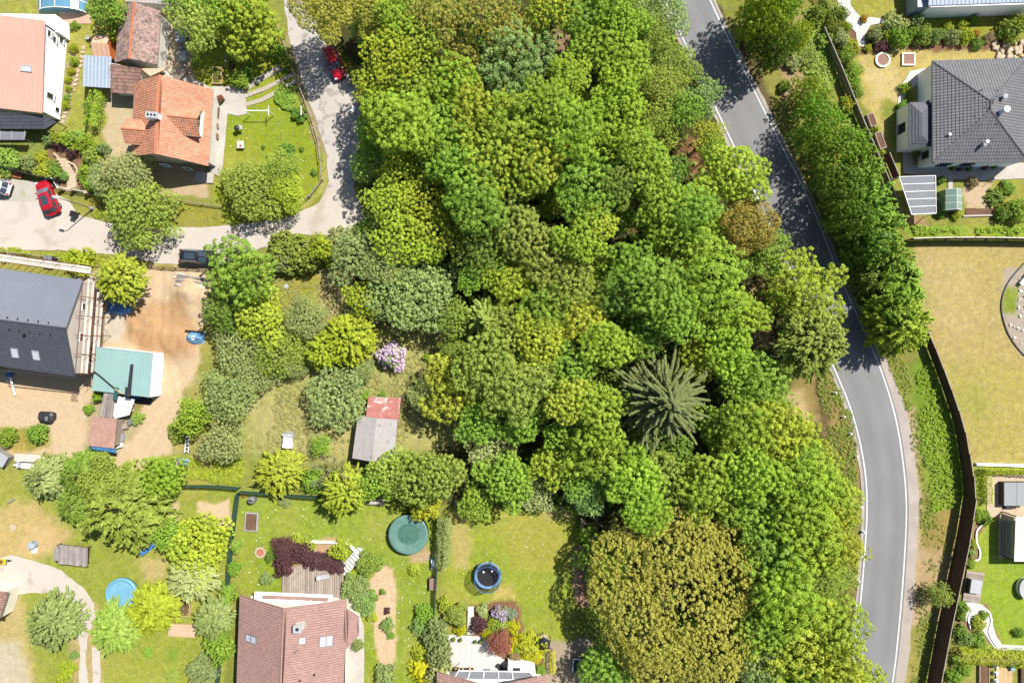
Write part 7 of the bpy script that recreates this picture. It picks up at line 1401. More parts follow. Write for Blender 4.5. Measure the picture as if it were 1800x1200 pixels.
for k in range(NS+1): t = k/NS*2-1; w_ = .42*(1-abs(t)**2.2); ring.append([(t*2.3, w_*math.cos(a), .02+max(.02, .45*(1-abs(t)**2.5))*math.sin(a)) for a in np.linspace(0, math.pi, 9)])
b_.add([p for q in ring for p in q], [(i*9+j, (i+1)*9+j, (i+1)*9+j+1, i*9+j+1) for i in range(NS) for j in range(8)]); P_(b_, 'hull', X['whitepaint'], r, smooth=True); P_(MB().tube((-2.2, 0, .06), (2.2, 0, .5), .03) if False else MB().tube((-1.9, 0, .42), (1.9, 0, .42), .035), 'keel', X['lightgrey'], r)
r = L_('white_frame_shed', 'white framed hutch cut off at the left edge beside the workbench', 'hutch', 6, 800, -35); P_(MB().box((0, 0, .5), (2.4, 1.4, 1.0)), 'box', X['greywood'], r); P_(MB().slab([(-1.3, -.8, 1.05), (1.3, -.8, 1.05), (1.3, .8, 1.25), (-1.3, .8, 1.25)], .06), 'lid', X['lightgrey'], r)
r = L_('boat_rack', 'blue and white boat cover on a rack at the bottom of the site', 'boat', 317, 811, 5); P_(MB().box((0, 0, .5), (1.9, .8, .1)), 'rack', X['greywood'], r)
for s in (-.7, .7): P_(MB().box((s, 0, .22), (.1, .7, .5)), 'leg', X['greywood'], r)
P_(MB().lathe([(0, -1.3), (.35, -.9), (.45, 0), (.35, .9), (0, 1.3)], (0, 0, 0), 12), 'cover', mat('pale_tarp', A(160, 200, 235), .5, .1, 1, .05, 5), r).rotation_euler = (0, math.pi/2, 0); r.children[-1].location = (0, .1, .8); P_(MB().box((.95, -.1, .85), (.6, .5, .5)), 'blue_bag', X['bluetarp'], r)
r = L_('white_rack', 'tall narrow white rack against the orchard trees by the site', 'rack', 332, 779, -3)
for s in (-.22, .22): P_(MB().box((s, 0, .5), (.06, 2.2, .08)), 'rail', X['whitepaint'], r)
for k in range(5): P_(MB().box((0, -.9+.45*k, .47), (.40, .14, .04)), 'slat', X['lightgrey'], r)
for s in (-.95, .95): P_(MB().box((0, s, .2), (.44, .08, .5)), 'foot', X['grey'], r)
r = L_('trash_bins', 'grey twin-lid container beside the yellow bush at the lane', 'container', 93, 459, -6); P_(MB().box((0, 0, .5), (1.1, 1.2, 1.0)), 'body', X['dark'], r)
for s in (-.28, .28): P_(MB().box((s, 0, 1.03), (.5, 1.22, .07)), 'lid', X['grey'], r)
r = L_('rubble_heap', 'heap of pale rubble at the top left corner of the site', 'rubble', 22, 455); 
for k in range(26): b_ = MB(); b_.cur = random.random(); a, q = random.uniform(0, 6.28), random.random()**.6; b_.box((q*1.4*math.cos(a), q*.7*math.sin(a), .1+.3*(1-q)), (random.uniform(.2, .5), random.uniform(.15, .35), .18), random.uniform(0, 3)); P_(b_, 'block', X['stone'] if k % 3 else X['scafboard'], r)
# bottom left garden
r = L_('log_shelter', 'tilted grey plank shelter roof beside the olive-gold tree', 'shelter', 132, 971, -6)
for k in range(15): b_ = MB(); b_.cur = random.random(); x = -2.0+.285*k; l = 1.25 if k > 1 else .9; b_.add([(x, -l+random.uniform(-.1, .05), .9), (x+.26, -l, .9), (x+.26, l, 1.25), (x, l+random.uniform(-.05, .1), 1.25), (x, -l, .85), (x+.26, -l, .85), (x+.26, l, 1.2), (x, l, 1.2)], [(0, 1, 2, 3), (7, 6, 5, 4), (0, 4, 5, 1), (1, 5, 6, 2), (2, 6, 7, 3), (3, 7, 4, 0)]); P_(b_, 'plank', X['greywood'], r)
for i, j in ((-1.8, -1), (1.9, -1), (-1.8, 1), (1.9, 1)): P_(MB().box((i, j, .45), (.12, .12, .9)), 'post', X['brownwood'], r)
P_(MB().box((.05, 0, .35), (3.6, 1.8, .7)), 'logs', X['brownwood'], r)
r = L_('water_tank', 'pale blue round lid and white base on the bare grass', 'well', 61, 956, 0); P_(MB().lathe([(.48, -.05), (.48, .7), (.42, .8), (.1, .86), (0, .86)], n=22), 'lid', mat('pale_blue_lid', A(190, 206, 220), .4), r); P_(MB().box((.02, -.75, .1), (.62, .6, .24)), 'base', X['whitepaint'], r); P_(MB().tube((.2, .3, .85), (.55, .65, .9), .03), 'handle', X['grey'], r)
o = MB().lathe([(.42, -.06), (.42, .03), (0, .04)], (*G2(23, 927), 0), 18).build('manhole_cover', X['stone']); tag(o, 'flat brownish manhole cover in the dry grass at bottom left', 'manhole')
r = L_('wheelbarrow', 'yellow wheelbarrow tray at the start of the sandy driveway', 'wheelbarrow', 8, 984, 0); P_(MB().loft([(-.35, -.22, .3), (.35, -.22, .3), (.35, .22, .3), (-.35, .22, .3)], [(-.6, -.38, .6), (.6, -.34, .6), (.6, .34, .6), (-.6, .38, .6)]), 'tray', X['yellow'], r); P_(MB().tube((.75, -.05, .2), (.75, .05, .2), .2, .2, 12), 'wheel', X['rubber'], r)
for s in (-1, 1): P_(MB().tube((.7, s*.1, .2), (-1.2, s*.3, .6), .03), 'handle', X['dark'], r)
P_(MB().lathe([(0, .5), (.2, .55), (.25, .65), (0, .72)], (.05, 0, .02), 10), 'load', X['soil'], r)
r = L_('corner_house', 'corner of a brown tiled roof cut off at the left edge', 'house', -30, 1075); 
r0 = [G(-90, 1120, 3.0), G(-2, 1090, 3.0), G(14, 1041, 3.0), G(-90, 1030, 3.0)]; roof_plane(r, [r0[1], r0[2], G(-60, 1060, 4.6), G(-60, 1100, 4.6)][:3], X['oldtile'], w=.32, h=.36, style='wave', thick=.12); roof_plane(r, [r0[2], r0[3], G(-60, 1060, 4.6)], X['oldtile'], w=.32, h=.36, style='wave', thick=.12)
MB().prism([(p[0]-.4, p[1]) for p in r0], 0, 2.8).build('wall', X['cream'], r)
r = L_('slide', 'bright blue child slide lying under the olive-gold tree', 'slide', 262, 964, 38)
P_(MB().box((0, 0, .3), (2.0, .42, .06), 0, Matrix.Rotation(math.radians(12), 3, 'Y')), 'chute', X['blue'], r); P_(MB().box((0, .22, .4), (2.0, .05, .2), 0, Matrix.Rotation(math.radians(12), 3, 'Y')), 'side', X['blue'], r); P_(MB().box((0, -.22, .4), (2.0, .05, .2), 0, Matrix.Rotation(math.radians(12), 3, 'Y')), 'side', X['blue'], r); P_(MB().box((-.85, 0, .25), (.1, .4, .5)), 'ladder', X['lightgrey'], r)
r = L_('sandbox', 'rectangular sand patch with timber edge in the bottom left garden', 'sandpit', 320, 1107, -3); P_(MB().box((0, 0, .0), (3.4, 1.5, .12)), 'sand', X['sand'], r)
for s in (-.78, .78): P_(MB().box((0, s, .04), (3.5, .1, .16)), 'edge_board', X['tanwood'], r)
r = L_('garden_log', 'grey log lying on the grass below the blue spruce', 'log', 20, 880, 25); P_(MB().tube((-.5, 0, .12), (.5, 0, .14), .12, .10, 10), 'log', X['greywood'], r); P_(MB().tube((.2, .05, .15), (.32, .3, .2), .05, .03, 6), 'stub', X['greywood'], r)
# right hand gardens
hp_ = sheet('patio', GL([(1734, 836), (1850, 832), (1850, 912), (1735, 908)]), .012, X['stone'], 0)
r = L_('hot_tub', 'hot tub with two-part grey cover and brown side on the patio', 'hot tub', 1777, 865, 0); P_(MB().box((0, 0, .42), (3.1, 2.85, .9)), 'cabinet', X['brownwood'], r)
for s in (-1, 1): P_(MB().box((s*.79, 0, .93), (1.54, 2.9, .14)), 'cover', mat('grey_cover', A(172, 176, 178), .6, .03, 1, .03, 5), r)
P_(MB().box((-.3, -1.72, .22), (1.3, .5, .42)), 'step', X['dark'], r)
r = L_('garden_pavilion', 'pavilion with white ribbed roof and glass side on the right lawn', 'pavilion', 1800, 948, 0); q4 = [G(1783, 986, 2.5), G(1868, 986, 2.5), G(1868, 908, 2.6), G(1786, 908, 2.6)]; roof_plane(r, q4, X['whitepaint'], w=.28, style='corr', thick=.08)
for a in q4: MB().box((a[0]+(.15 if a[0] < 62 else -.15), a[1], 1.2), (.12, .12, 2.4)).build('post', X['dark'], r)
MB().box((*G2(1772, 945, .05), .03), (2.4, 5.0, .12)).build('floor', X['stone'], r); MB().box((q4[0][0]+.1, (q4[0][1]+q4[3][1])/2, 1.2), (.03, 5.2, 2.2)).build('glass_side', X['greyglass'], r); MB().lathe([(.4, .08), (.55, .5), (.45, .6), (0, .6)], (*G2(1770, 960, .1), 0), 14).build('planter', X['dark'], r)
r = L_('garden_deck', 'weathered plank platform with grey bench box beside the board fence', 'deck', 1710, 1030, -8)
for k in range(11): b_ = MB(); b_.cur = random.random(); b_.box((0, -1.75+.35*k, .1), (2.2, .33, .08)); P_(b_, 'plank', X['wood'], r)
P_(MB().box((-.1, .15, .38), (1.5, 1.7, .5)), 'bench_box', X['lightgrey'], r); P_(MB().box((-.95, .15, .5), (.12, 1.8, .8)), 'backrest', X['dark'], r)
sheet('path', GL([(1690, 1058), (1712, 1058), (1728, 1063), (1742, 1078), (1745, 1098), (1752, 1118), (1762, 1132), (1850, 1136), (1850, 1143), (1750, 1142), (1735, 1120), (1722, 1100), (1705, 1092), (1690, 1090)]), .008, X['patio'], .05)
r = thing('garden_edging', 'white curved kerb round the plant bed beside the right lawn', 'edging', G(1740, 960)); MB().ribbon(GL(smooth_line([(1735,915),(1718,930),(1716,950),(1722,968),(1720,982),(1708,985)])), .16, -.05, .12).build('kerb', X['white'], r)
r = thing('garden_edging', 'white round kerb of the lower plant bed near the board fence', 'edging', G(1725, 1085)); MB().ribbon(GL(smooth_line([(1706,1105),(1702,1085),(1715,1068),(1735,1072),(1742,1090),(1738,1112),(1752,1135)])), .16, -.05, .14).build('kerb', X['white'], r)
r = thing('garden_edging', 'white concrete kerb between the dry lawn and the hot tub garden', 'edging', G(1770, 816)); MB().ribbon(GL([(1714,815),(1780,817),(1860,820)]), .3, -.05, .35).build('kerb', X['white'], r)
r = L_('garden_sofa', 'white curved garden sofa at the right edge of the lawn', 'sofa', 1798, 1031, 0); P_(MB().lathe([(1.1, -.03), (1.15, .35), (1.0, .4), (0, .4)], n=26, sx=.8, sy=1.1), 'seat', X['whitepaint'], r); P_(MB().lathe([(1.15, .3), (1.2, .75), (1.0, .75), (.95, .42)], n=26, sx=.8, sy=1.1), 'backrest', X['lightgrey'], r)
r = L_('sunny_deck', 'tan square deck below the yellow hedge at the bottom right', 'deck', 1765, 1186, 0)
for k in range(10): b_ = MB(); b_.cur = random.random(); b_.box((-.95+.21*k, 0, .05), (.2, 2.8, .08)); P_(b_, 'plank', X['tanwood'], r)
for i, py in enumerate((1167, 1180, 1193)):
    r = L_('garden_chair', ['uppermost of three white chairs in a row below the yellow hedge', 'middle of three white chairs in a row below the yellow hedge', 'lowest of three white chairs in a row below the yellow hedge'][i], 'chair', 1747, py, 0, 0, 'white chairs in a row'); P_(MB().box((0, 0, .42), (.5, .48, .05)), 'seat', X['whitepaint'], r); P_(MB().box((-.28, 0, .68), (.05, .48, .5)), 'backrest', X['whitepaint'], r)
    for a in (-.2, .2):
        for c in (-.18, .18): P_(MB().tube((a, c, -.03), (a, c, .41), .02, n=5), 'leg', X['whitepaint'], r)
r = L_('garden_chair', 'green folding chair on the tan deck at the bottom right', 'chair', 1776, 1170, 20, .09); P_(MB().box((0, 0, .38), (.5, .9, .05)), 'seat', X['teal'], r); P_(MB().box((0, .5, .65), (.5, .05, .5)), 'backrest', X['teal'], r)
for a in (-.2, .2):
    for c in (-.4, .4): P_(MB().tube((a, c, 0), (a, c, .37), .02, n=5), 'leg', X['dark'], r)
r = L_('garden_bench', 'white bench cut off at the right edge of the dry lawn', 'bench', 1799, 490, 52)
for k in range(3): P_(MB().box((0, -.18+.18*k, .42), (1.9, .15, .05)), 'seat_plank', X['whitepaint'], r)
for s in (-.8, .8): P_(MB().box((s, 0, .2), (.08, .45, .42)), 'leg', X['lightgrey'], r)
rk = thing('rock_garden', 'bed of pale rounded rocks above the dark hip roof', 'rock garden', G(1775, 90))
for k in range(46):
    px, py = random.uniform(1744, 1812), random.uniform(74, 103); s_ = random.uniform(.18, .42); b_ = MB(); b_.cur = random.random(); b_.lathe([(.7*s_, -.05), (s_, s_*.35), (s_*.8, s_*.75), (0, s_)], (*G2(px, py), 0), 7, random.uniform(.9, 1.4), random.uniform(.7, 1.1), random.uniform(0, 3)); b_.build('rock', X['stone'], rk)
rk2 = thing('gravel_island', 'oval bed of grey stones on the dry lawn at the right edge', 'rock garden', G(1800, 550))
for k in range(120):
    a, q = random.uniform(0, 6.28), random.random()**.5; px, py = 1815+46*q*math.cos(a), 545+72*q*math.sin(a)
    if px > 1812 or (px < 1788 and py < 555): continue
    s_ = random.uniform(.08, .2); b_ = MB(); b_.cur = random.random(); b_.lathe([(.7*s_, -.05), (s_, s_*.35), (0, s_*.8)], (*G2(px, py), 0), 6, 1.2, .8, random.uniform(0, 3)); b_.build('stone', X['greywall'], rk2)
edge_ = MB(); edge_.ribbon(GL(smooth_line([(1800,462),(1770,500),(1760,540),(1772,586),(1800,624),(1830,640)])), .12, -.06, .08); edge_.build('edging', X['dark'], rk2)
r = L_('white_tool', 'pale garden tools leaning by the terrace paving below the bungalow', 'tools', 1728, 328, 30); P_(MB().tube((0, 0, .05), (1.2, .2, .3), .025), 'handle', X['tanwood'], r); P_(MB().box((1.3, .2, .25), (.3, .4, .05)), 'blade', X['grey'], r)
for i, (px, py, lab_) in enumerate(((1672, 296, 'dark planted tub by the bungalow wall, leftmost'), (1684, 297, 'dark planted tub by the bungalow wall, second'), (1700, 297, 'dark planted tub by the bungalow wall, third'), (1728, 295, 'dark bench-like tub by the bungalow wall, fourth'), (1744, 293, 'dark planted tub by the bungalow wall, rightmost'))):
    pot(lab_, px, py, .36, X['dark'], .4, 'tubs along the bungalow wall', 'planted_tub', 'brown-red' if i % 2 else 'mid green', 'tub')
sheet('flower_bed', GL([(1697, 366), (1770, 366), (1770, 378), (1697, 378)]), .01, X['soil'], .08)
r = thing('garden_edging', 'pale stone edging of the bed below the greenhouse', 'edging', G(1735, 380)); MB().ribbon(GL([(1692, 380), (1762, 378)]), .2, -.05, .15).build('kerb', X['concrete'], r)
# ================================================================ SHRUBS, HEDGES, FLOWERS
def shrub(px, py, r_, h, colour, kind='bush', label=None, group=None, name='shrub', **k): return plant(kind, px, py, r_, h, colour, name, label, group or 'garden shrubs', 'shrub', **k)
def bloom(px, py, r_, h, colour, rgb, label):
    o = plant('bush', px, py, r_, h, colour, 'flowering_shrub', label, None, 'shrub', variant=1); src = o.children[0]; s_ = src.scale[0]
    for k in ((2,) if r_ < 18 else (2, 3)): c = link('blossoms', PROTO['bush'][k], o); c.scale = (s_*1.0, s_*1.0, src.scale[2]*1.05); c.location = src.location; c.color = tuple(min(1, v*1.75) for v in A(*rgb))+(1,)
    return o
bloom(688, 625, 24, 2.4, 'mid green', (222, 196, 220), 'round bush covered in pink-lilac flowers in the orchard'); bloom(878, 1078, 13, 1.6, 'grey-green', (204, 180, 216), 'small lilac flowering bush above the white terrace')
# around the plank deck
for a in [(500,968,26,2.6,'purple','fine'),(497,995,18,1.6,'purple','bush'),(528,970,20,2.0,'purple','bush'),(545,984,17,1.2,'purple','finebush'),(568,990,16,1.0,'purple','finebush'),(590,996,15,.9,'purple','finebush'),(540,958,15,1.1,'yellow-green','bush'),(598,968,19,1.8,'yellow-green','bush'),(520,955,16,1.2,'yellow-green','bush'),
  (648,992,24,1.6,'olive','finebush'),(618,1010,9,.8,'golden','bush'),(622,1034,24,1.6,'grey-green','finebush'),(640,1062,22,1.5,'blue-green','finebush'),(654,1083,11,1.0,'golden','ball'),(652,1040,7,.6,'dark green','ball'),(660,1051,6.5,.6,'dark green','ball'),(646,1053,6,.6,'dark green','ball'),(672,1040,6.5,.6,'dark green','ball'),
  (680,1074,6,.5,'purple','bush'),(680,1100,13,1.0,'blue-green','bush'),(687,1118,7,.5,'mid green','bush'),(628,1134,12,1.2,'grey-green','bush'),(675,1190,20,1.5,'grey-green','bush'),(727,1002,10,.8,'yellow-green','spiky'),(466,1018,12,1.0,'grey-green','bush'),(475,978,10,1.0,'dark green','bush'),
  (746,1080,20,1.4,'mid green','bush'),(736,1100,15,1.2,'blue-green','bush'),(755,1122,17,2.2,'grey-green','bush'),(768,1110,22,2.6,'grey-green','bush'),(772,1150,24,2.8,'grey-green','bush'),(770,1182,22,2.6,'pale green','bush'),(738,1150,14,1.2,'golden','spiky'),(735,1180,17,1.4,'yellow','spiky'),(745,1195,14,1.2,'yellow','spiky'),
  (782,1062,14,1.2,'yellow-green','bush'),(800,1082,24,2.2,'olive','ball'),(810,1108,10,1.0,'yellow','bush'),(840,1098,17,1.4,'purple','bush'),(847,1075,12,.9,'pale green','bush'),(898,1080,10,.9,'silver-blue','finebush'),(868,1092,11,.9,'yellow-green','bush'),(880,1102,14,1.2,'light green','bush'),(888,1096,8,.7,'light green','bush'),(902,1103,13,1.2,'yellow','bush'),(855,1118,9,1.0,'yellow','bush'),(860,1108,8,.8,'golden','bush'),
  (879,1130,23,3.4,'brown-red','fine'),(846,1108,8,.8,'orange','bush'),(905,1129,9,.8,'yellow','bush'),(908,1143,7.5,.9,'mid green','ball'),(934,1140,24,1.5,'golden','spiky'),(940,1152,16,1.3,'yellow','bush'),(925,1130,14,1.2,'yellow','bush'),(905,1157,13,1.0,'brown','finebush'),(950,1178,10,.9,'mid green','bush'),(897,1143,8,.7,'yellow','bush'),(1020,940,12,1.2,'bright green','bush')]:
    shrub(a[0], a[1], a[2], a[3], a[4], a[5])
# gardens on the left
for a in [(128,84,8,.9,'golden','bush'),(127,106,9,1.0,'yellow-green','bush'),(123,124,7,.8,'golden','bush'),(119,139,6.5,.7,'golden','bush'),(120,155,6,.7,'yellow-green','bush'),(117,171,7,.6,'mid green','bush'),(114,184,7.5,.8,'golden','bush'),(154,188,10,1.4,'dark green','bush'),(129,44,8,.7,'mid green','bush'),(85,243,12,1.2,'grey-green','finebush'),
  (100,241,13,1.4,'yellow-green','bush'),(118,246,16,1.6,'bright green','bush'),(137,240,15,1.5,'light green','bush'),(150,252,16,1.8,'bright green','bush'),(160,275,18,2.2,'light green','bush'),(150,300,16,1.8,'bright green','bush'),(158,322,16,1.8,'bright green','bush'),(100,254,9,1.0,'purple','bush'),(123,268,10,1.2,'purple','bush'),(134,256,9,.7,'golden','bush'),
  (122,250,10,.9,'olive','bush'),(12,280,22,1.8,'light green','bush'),(48,286,18,1.6,'grey-green','bush'),(70,278,12,1.2,'golden','bush'),(75,300,16,1.4,'yellow-green','bush'),(95,302,12,1.2,'mid green','bush'),(90,288,10,1.0,'olive','bush'),(112,310,9,.9,'blue-green','finebush'),(135,458,24,2.2,'golden','bush'),(110,462,10,.9,'yellow-green','bush'),
  (10,768,17,1.8,'mid green','bush'),(64,762,19,1.8,'mid green','bush'),(172,696,12,1.6,'bright green','bush'),(155,720,10,.8,'mid green','bush'),(240,735,11,.8,'light green','bush'),(312,760,18,1.2,'olive','finebush'),(300,835,17,1.6,'bright green','bush'),(268,826,16,1.4,'mid green','bush'),
  (257,1147,10,.9,'mid green','bush'),(302,1152,8,.7,'mid green','bush'),(116,1178,17,1.2,'golden','bush'),(106,1190,12,1.0,'yellow-green','bush'),(128,1152,8,.9,'blue-green','finebush'),(355,1155,7,.7,'mid green','bush'),(302,1190,12,.9,'light green','bush'),(410,1000,14,1.6,'mid green','bush'),(400,1040,16,1.7,'mid green','bush'),(412,960,12,1.5,'light green','bush'),
  (395,1100,14,1.8,'mid green','bush'),(500,880,12,.6,'grey-green','finebush'),(420,140,18,1.6,'mid green','bush'),(432,126,13,1.2,'dark green','bush'),(412,104,9,.9,'mid green','bush'),(345,108,9,.8,'mid green','bush'),(503,262,13,.7,'dark green','spiky'),(530,262,5,.4,'dark green','bush'),(551,303,6,.4,'dark green','bush'),(462,258,4,.3,'dark green','bush'),(500,170,22,.5,'mid green','finebush'),
  (525,200,14,.8,'dark green','finebush'),(486,90,16,1.4,'mid green','bush'),(505,110,14,1.2,'olive','finebush'),(180,262,12,1.6,'grey-green','bush'),(590,425,14,1.4,'pale green','finebush'),(540,452,30,3,'olive','finebush'),(500,455,26,2.6,'grey-green','finebush'),(640,698,10,.9,'mid green','bush'),(672,694,8,.7,'mid green','bush'),(752,628,9,.9,'bright green','bush'),(630,855,16,1.6,'light green','bush'),(545,845,20,1.8,'mid green','bush'),(760,870,18,1.8,'yellow-green','bush')]:
    shrub(a[0], a[1], a[2], a[3], a[4], a[5])
# gardens on the right
for a in [(1478,22,14,1.8,'olive','bush'),(1465,45,15,1.8,'olive','bush'),(1488,46,10,1.2,'bright green','bush'),(1480,66,15,1.6,'pale green','bush'),(1500,82,14,1.2,'yellow-green','bush'),(1490,96,16,1.5,'mid green','bush'),(1500,125,16,1.4,'mid green','bush'),(1503,145,14,1.2,'mid green','bush'),(1520,32,7,.8,'orange','bush'),(1527,84,8,.6,'golden','bush'),(1551,80,12,.9,'purple','bush'),(1540,60,15,1.5,'grey-green','bush'),
  (1575,40,19,1.8,'pale green','bush'),(1596,38,9,1.0,'orange','bush'),(1612,36,15,1.5,'grey-green','bush'),(1562,62,12,1.2,'yellow-green','bush'),(1582,65,19,2.0,'mid green','bush'),(1600,58,13,1.6,'mid green','bush'),(1624,60,17,1.7,'olive','bush'),(1648,62,14,1.8,'blue-green','bush'),(1675,62,14,1.3,'grey-green','bush'),(1668,48,10,.9,'yellow-green','bush'),(1700,62,14,1.3,'golden','bush'),(1718,58,9,.9,'orange','bush'),
  (1692,42,10,.9,'golden','bush'),(1720,76,12,.9,'dark green','bush'),(1742,65,10,.8,'brown','bush'),(1780,50,22,2.2,'olive','bush'),(1797,40,16,2.2,'yellow-green','bush'),(1715,32,9,1.0,'mid green','bush'),(1594,154,11,.9,'yellow-green','bush'),(1588,186,10,1.0,'mid green','bush'),(1600,172,7,.8,'dark green','bush'),(1493,182,15,1.3,'golden','bush'),(1510,160,10,1.0,'light green','bush'),(1540,226,6,.6,'yellow-green','spiky'),(1552,268,6,.6,'golden','spiky'),
  (1612,272,8,1.0,'dark green','ball'),(1755,346,16,1.0,'dark green','spiky'),(1775,330,14,1.0,'mid green','bush'),(1790,370,20,1.8,'mid green','bush'),(1766,376,15,1.4,'dark green','bush'),(1684,376,10,.8,'golden','bush'),(1655,372,10,.9,'mid green','bush'),(1712,320,10,.8,'brown','bush'),(1658,316,8,.9,'dark green','ball'),
  (1722,905,12,1.0,'bright green','bush'),(1735,912,12,.9,'dark green','spiky'),(1712,958,8,.7,'yellow-green','bush'),(1710,972,8,.6,'blue-green','ball'),(1708,992,10,.9,'bright green','bush'),(1695,1068,11,1.0,'mid green','bush'),(1692,1085,9,.9,'dark green','ball'),(1722,1096,14,.9,'yellow-green','bush'),(1730,1082,9,.7,'mid green','bush'),(1688,1110,14,1.2,'dark green','bush'),(1700,1122,13,1.1,'blue-green','bush'),(1722,1126,17,1.2,'mid green','bush'),
  (1683,1163,10,.9,'light green','bush'),(1698,1178,14,1.2,'mid green','bush'),(1680,1190,14,1.2,'mid green','bush'),(1793,1112,10,.8,'dark green','bush'),(1440,24,16,1.8,'olive','bush'),(1450,70,16,1.2,'light green','bush'),(1420,100,18,1.0,'olive','finebush'),(1410,60,18,1.4,'light green','bush'),(1395,110,14,1.0,'pale green','finebush'),(1445,150,18,1.2,'light green','bush'),(1380,150,12,.9,'olive','finebush'),(1590,465,14,1.6,'mid green','bush'),(1600,490,16,1.8,'light green','bush')]:
    shrub(a[0], a[1], a[2], a[3], a[4], a[5])
def hedge(label, pts, width, h, colour, leaf=.13, dens=150, name='hedge', seed=1):
    rng = np.random.default_rng(seed); P2 = GL(pts); T = sum(math.hypot(a[0]-b[0], a[1]-b[1]) for a, b in zip(P2[:-1], P2[1:])); n = int(T*(width+2*h)*dens*.5); Q = np.array(resample(P2, 200)); d = nrm(np.gradient(Q, axis=0)); sn_ = np.stack([-d[:, 1], d[:, 0]], 1)
    t = rng.uniform(0, 199, n).astype(int); ph = rng.uniform(0, math.pi, n); cx = np.sign(np.cos(ph))*np.abs(np.cos(ph))**.55; cz = np.sin(ph)**.45
    lump = .86+.28*vnoise(t*T/199.+seed*3, np.cos(ph)*1.2, .55, seed)
    C = np.stack([Q[t, 0]+sn_[t, 0]*cx*width/2*lump, Q[t, 1]+sn_[t, 1]*cx*width/2*lump, cz*h*lump], 1)+rng.normal(size=(n, 3))*.05
    N = np.stack([sn_[t, 0]*cx, sn_[t, 1]*cx, cz*1.1], 1)+rng.normal(size=(n, 3))*.5; V, va = leaf_arrays(C, N, leaf*rng.uniform(.7, 1.3, n), np.clip(.5+.5*(lump-1)*2+rng.normal(size=n)*.15, 0, 1), 1.3, rng=rng)
    root = thing(name, label, 'hedge', (*P2[0], 0)); me = quad_mesh('foliage', V-np.array([*P2[0], 0]), va, LEAF); o = link('foliage', me, root); o.color = (*FOL[colour], 1)
    st_ = MB()
    for q in resample(P2, max(2, int(T/1.2))): st_.tube((q[0], q[1], -.05), (q[0], q[1], h*.75), .04, .02, 5)
    st_.build('stems', X['bark'], root); return root
hedge('tall bright green hedge between the tin carport and the yard', [(181,168),(176,195),(170,228)], 1.6, 2.0, 'bright green', seed=2); hedge('silver-green hedge between the covered pool and the trampoline lawn', [(782,902),(782,940),(778,990)], 1.7, 2.2, 'grey-green', seed=3)
hedge('wide yellow-green hedge below the right lawn', [(1678,1146),(1740,1150),(1860,1152)], 1.9, 1.6, 'golden', seed=4); hedge('narrow clipped hedge above the hot tub patio', [(1722,825),(1770,826),(1860,830)], .7, 1.3, 'golden', .10, 220, seed=5); hedge('short clipped hedge left of the hot tub patio', [(1726,832),(1728,882)], 1.0, 1.3, 'golden', .10, 220, seed=6)
hedge('narrow bright yellow hedge right of the yellow shrubs', [(969,1138),(971,1178)], .7, 1.0, 'yellow', .10, 220, seed=7); hedge('clipped hedge strip along the board wall at the top right', [(1440,-20),(1462,40)], 1.6, 1.6, 'olive', seed=8); hedge('overgrown green hedge beside the mesh fence at the bottom left', [(406,1020),(396,1080),(390,1140)], 1.2, 1.6, 'mid green', seed=9)

# ================================================================ LABELS of the trees and shrubs: which one, by colour, kind and landmark
MARKS = [((1162,702),'the star-shaped spruce'),((664,765),'the grey orchard shed'),((592,112),'the shaded red car'),((1190,1050),'the huge olive-gold tree'),((860,1003),'the trampoline'),((720,935),'the green covered pool'),((217,1041),'the light blue pool'),((688,625),'the pink-lilac bush'),((1720,195),'the dark hip roof'),((345,452),'the black car'),
 ((300,212),'the orange-roofed house'),((1541,417),'the white-headed street lamp'),((520,1125),'the brown roof with deck'),((550,1020),'the plank deck'),((830,1145),'the white terrace'),((90,349),'the red car by the stairs'),((40,120),'the coral roof'),((215,655),'the teal roof'),((60,570),'the new grey roof'),((180,762),'the pinkish hut'),((1712,1030),'the plank platform'),((1778,865),'the hot tub'),((1674,350),'the greenhouse'),((1596,104),'the square gravel bed'),
 ((1072,430),'the leafless tree'),((1284,310),'the round tree at the road'),((508,772),'the beehive boxes'),((132,970),'the plank shelter'),((242,60),'the mottled barn'),((905,122),'the blue-green tree'),((1000,80),'the leafless tree at the top'),((324,1068),'the square raised bed'),((1765,1186),'the tan deck'),((956,1122),'the five-sided shelter'),((1531,212),'the upper planter box'),((383,134),'the yellow framed raised bed'),((1775,90),'the rock garden'),((852,562),'the olive wispy conifer'),((1410,905),'the road bend')]
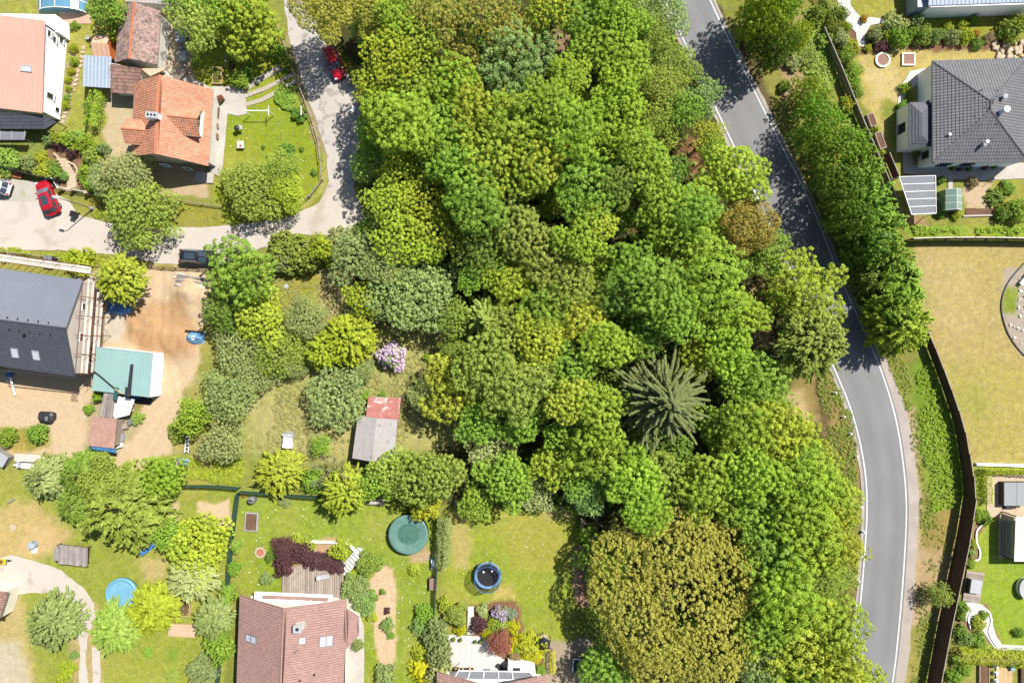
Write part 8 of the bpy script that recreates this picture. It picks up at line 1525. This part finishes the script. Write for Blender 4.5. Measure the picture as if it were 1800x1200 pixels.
KINDW = {'puff': 'broadleaf tree', 'puffbig': 'leafy tree', 'fine': 'fine-leaved tree', 'dense': 'densely leaved tree', 'sparse': 'loose tufted tree', 'grey': 'soft-crowned tree', 'shoot': 'bristly tree', 'conifer': 'conifer', 'wisp': 'wispy conifer', 'bush': 'shrub', 'finebush': 'fine-leaved shrub', 'ball': 'clipped round shrub', 'spiky': 'spiky plant', 'spruce': 'spruce', 'giant': 'tree'}
DIRW = ['right of', 'up and right of', 'above', 'up and left of', 'left of', 'down and left of', 'below', 'down and right of']
buckets = {}
for (root, px, py, rp, colour, kind, nm) in TREES:
    if not root['_auto']: continue
    best = sorted(((math.hypot(px-m[0][0], py-m[0][1]), i) for i, m in enumerate(MARKS)))
    d, mi = next((q for q in best if q[0] > 8), best[0]); (mx, my), ph = MARKS[mi]; sec = int(round(math.degrees(math.atan2(-(py-my), px-mx))/45.0)) % 8
    word = KINDW[kind]
    if nm == 'shrub' and 'tree' in word: word = 'large '+word.replace('tree', 'shrub')
    if nm == 'broadleaf_tree' and 'shrub' in word: word = 'bushy '+word.replace('shrub', 'tree')
    buckets.setdefault((colour, word, mi, sec), []).append((d, root))
for (colour, word, mi, sec), L in buckets.items():
    for k, (d, root) in enumerate(sorted(L, key=lambda t: t[0])):
        rank = '' if len(L) == 1 else (', nearest' if k == 0 else ', %s nearest' % ORD[k])
        root['label'] = '%s %s%s %s %s' % (colour, word, rank, DIRW[sec], MARKS[mi][1])
for t in TREES: del t[0]['_auto']

# daisies scattered over the lawns
rng_ = np.random.default_rng(91); dq = []
for pl, n_ in ((LAWNS[0], 130), (LAWNS[1], 260), (LAWNS[2], 60)):
    wp = np.array(GL(pl)); q = rng_.uniform(wp.min(0), wp.max(0), (n_*2, 2)); dq.append(q[inside_dist(q[:, 0], q[:, 1], GL(pl)) > .4][:n_])
dq = np.vstack(dq); Cd = np.stack([dq[:, 0], dq[:, 1], np.full(len(dq), .06)], 1); Vd, vd = leaf_arrays(Cd, np.tile([0, 0, 1.0], (len(Cd), 1))+rng_.normal(size=Cd.shape)*.2, rng_.uniform(.08, .16, len(Cd)), np.full(len(Cd), .7), 1.0, rng=rng_)
o = link('lawn_daisies', quad_mesh('lawn_daisies', Vd, vd, LEAF)); o.color = (.75, .75, .68, 1); tag(o, 'tiny pale daisies scattered over the garden lawns', 'flowers', None, 'stuff')
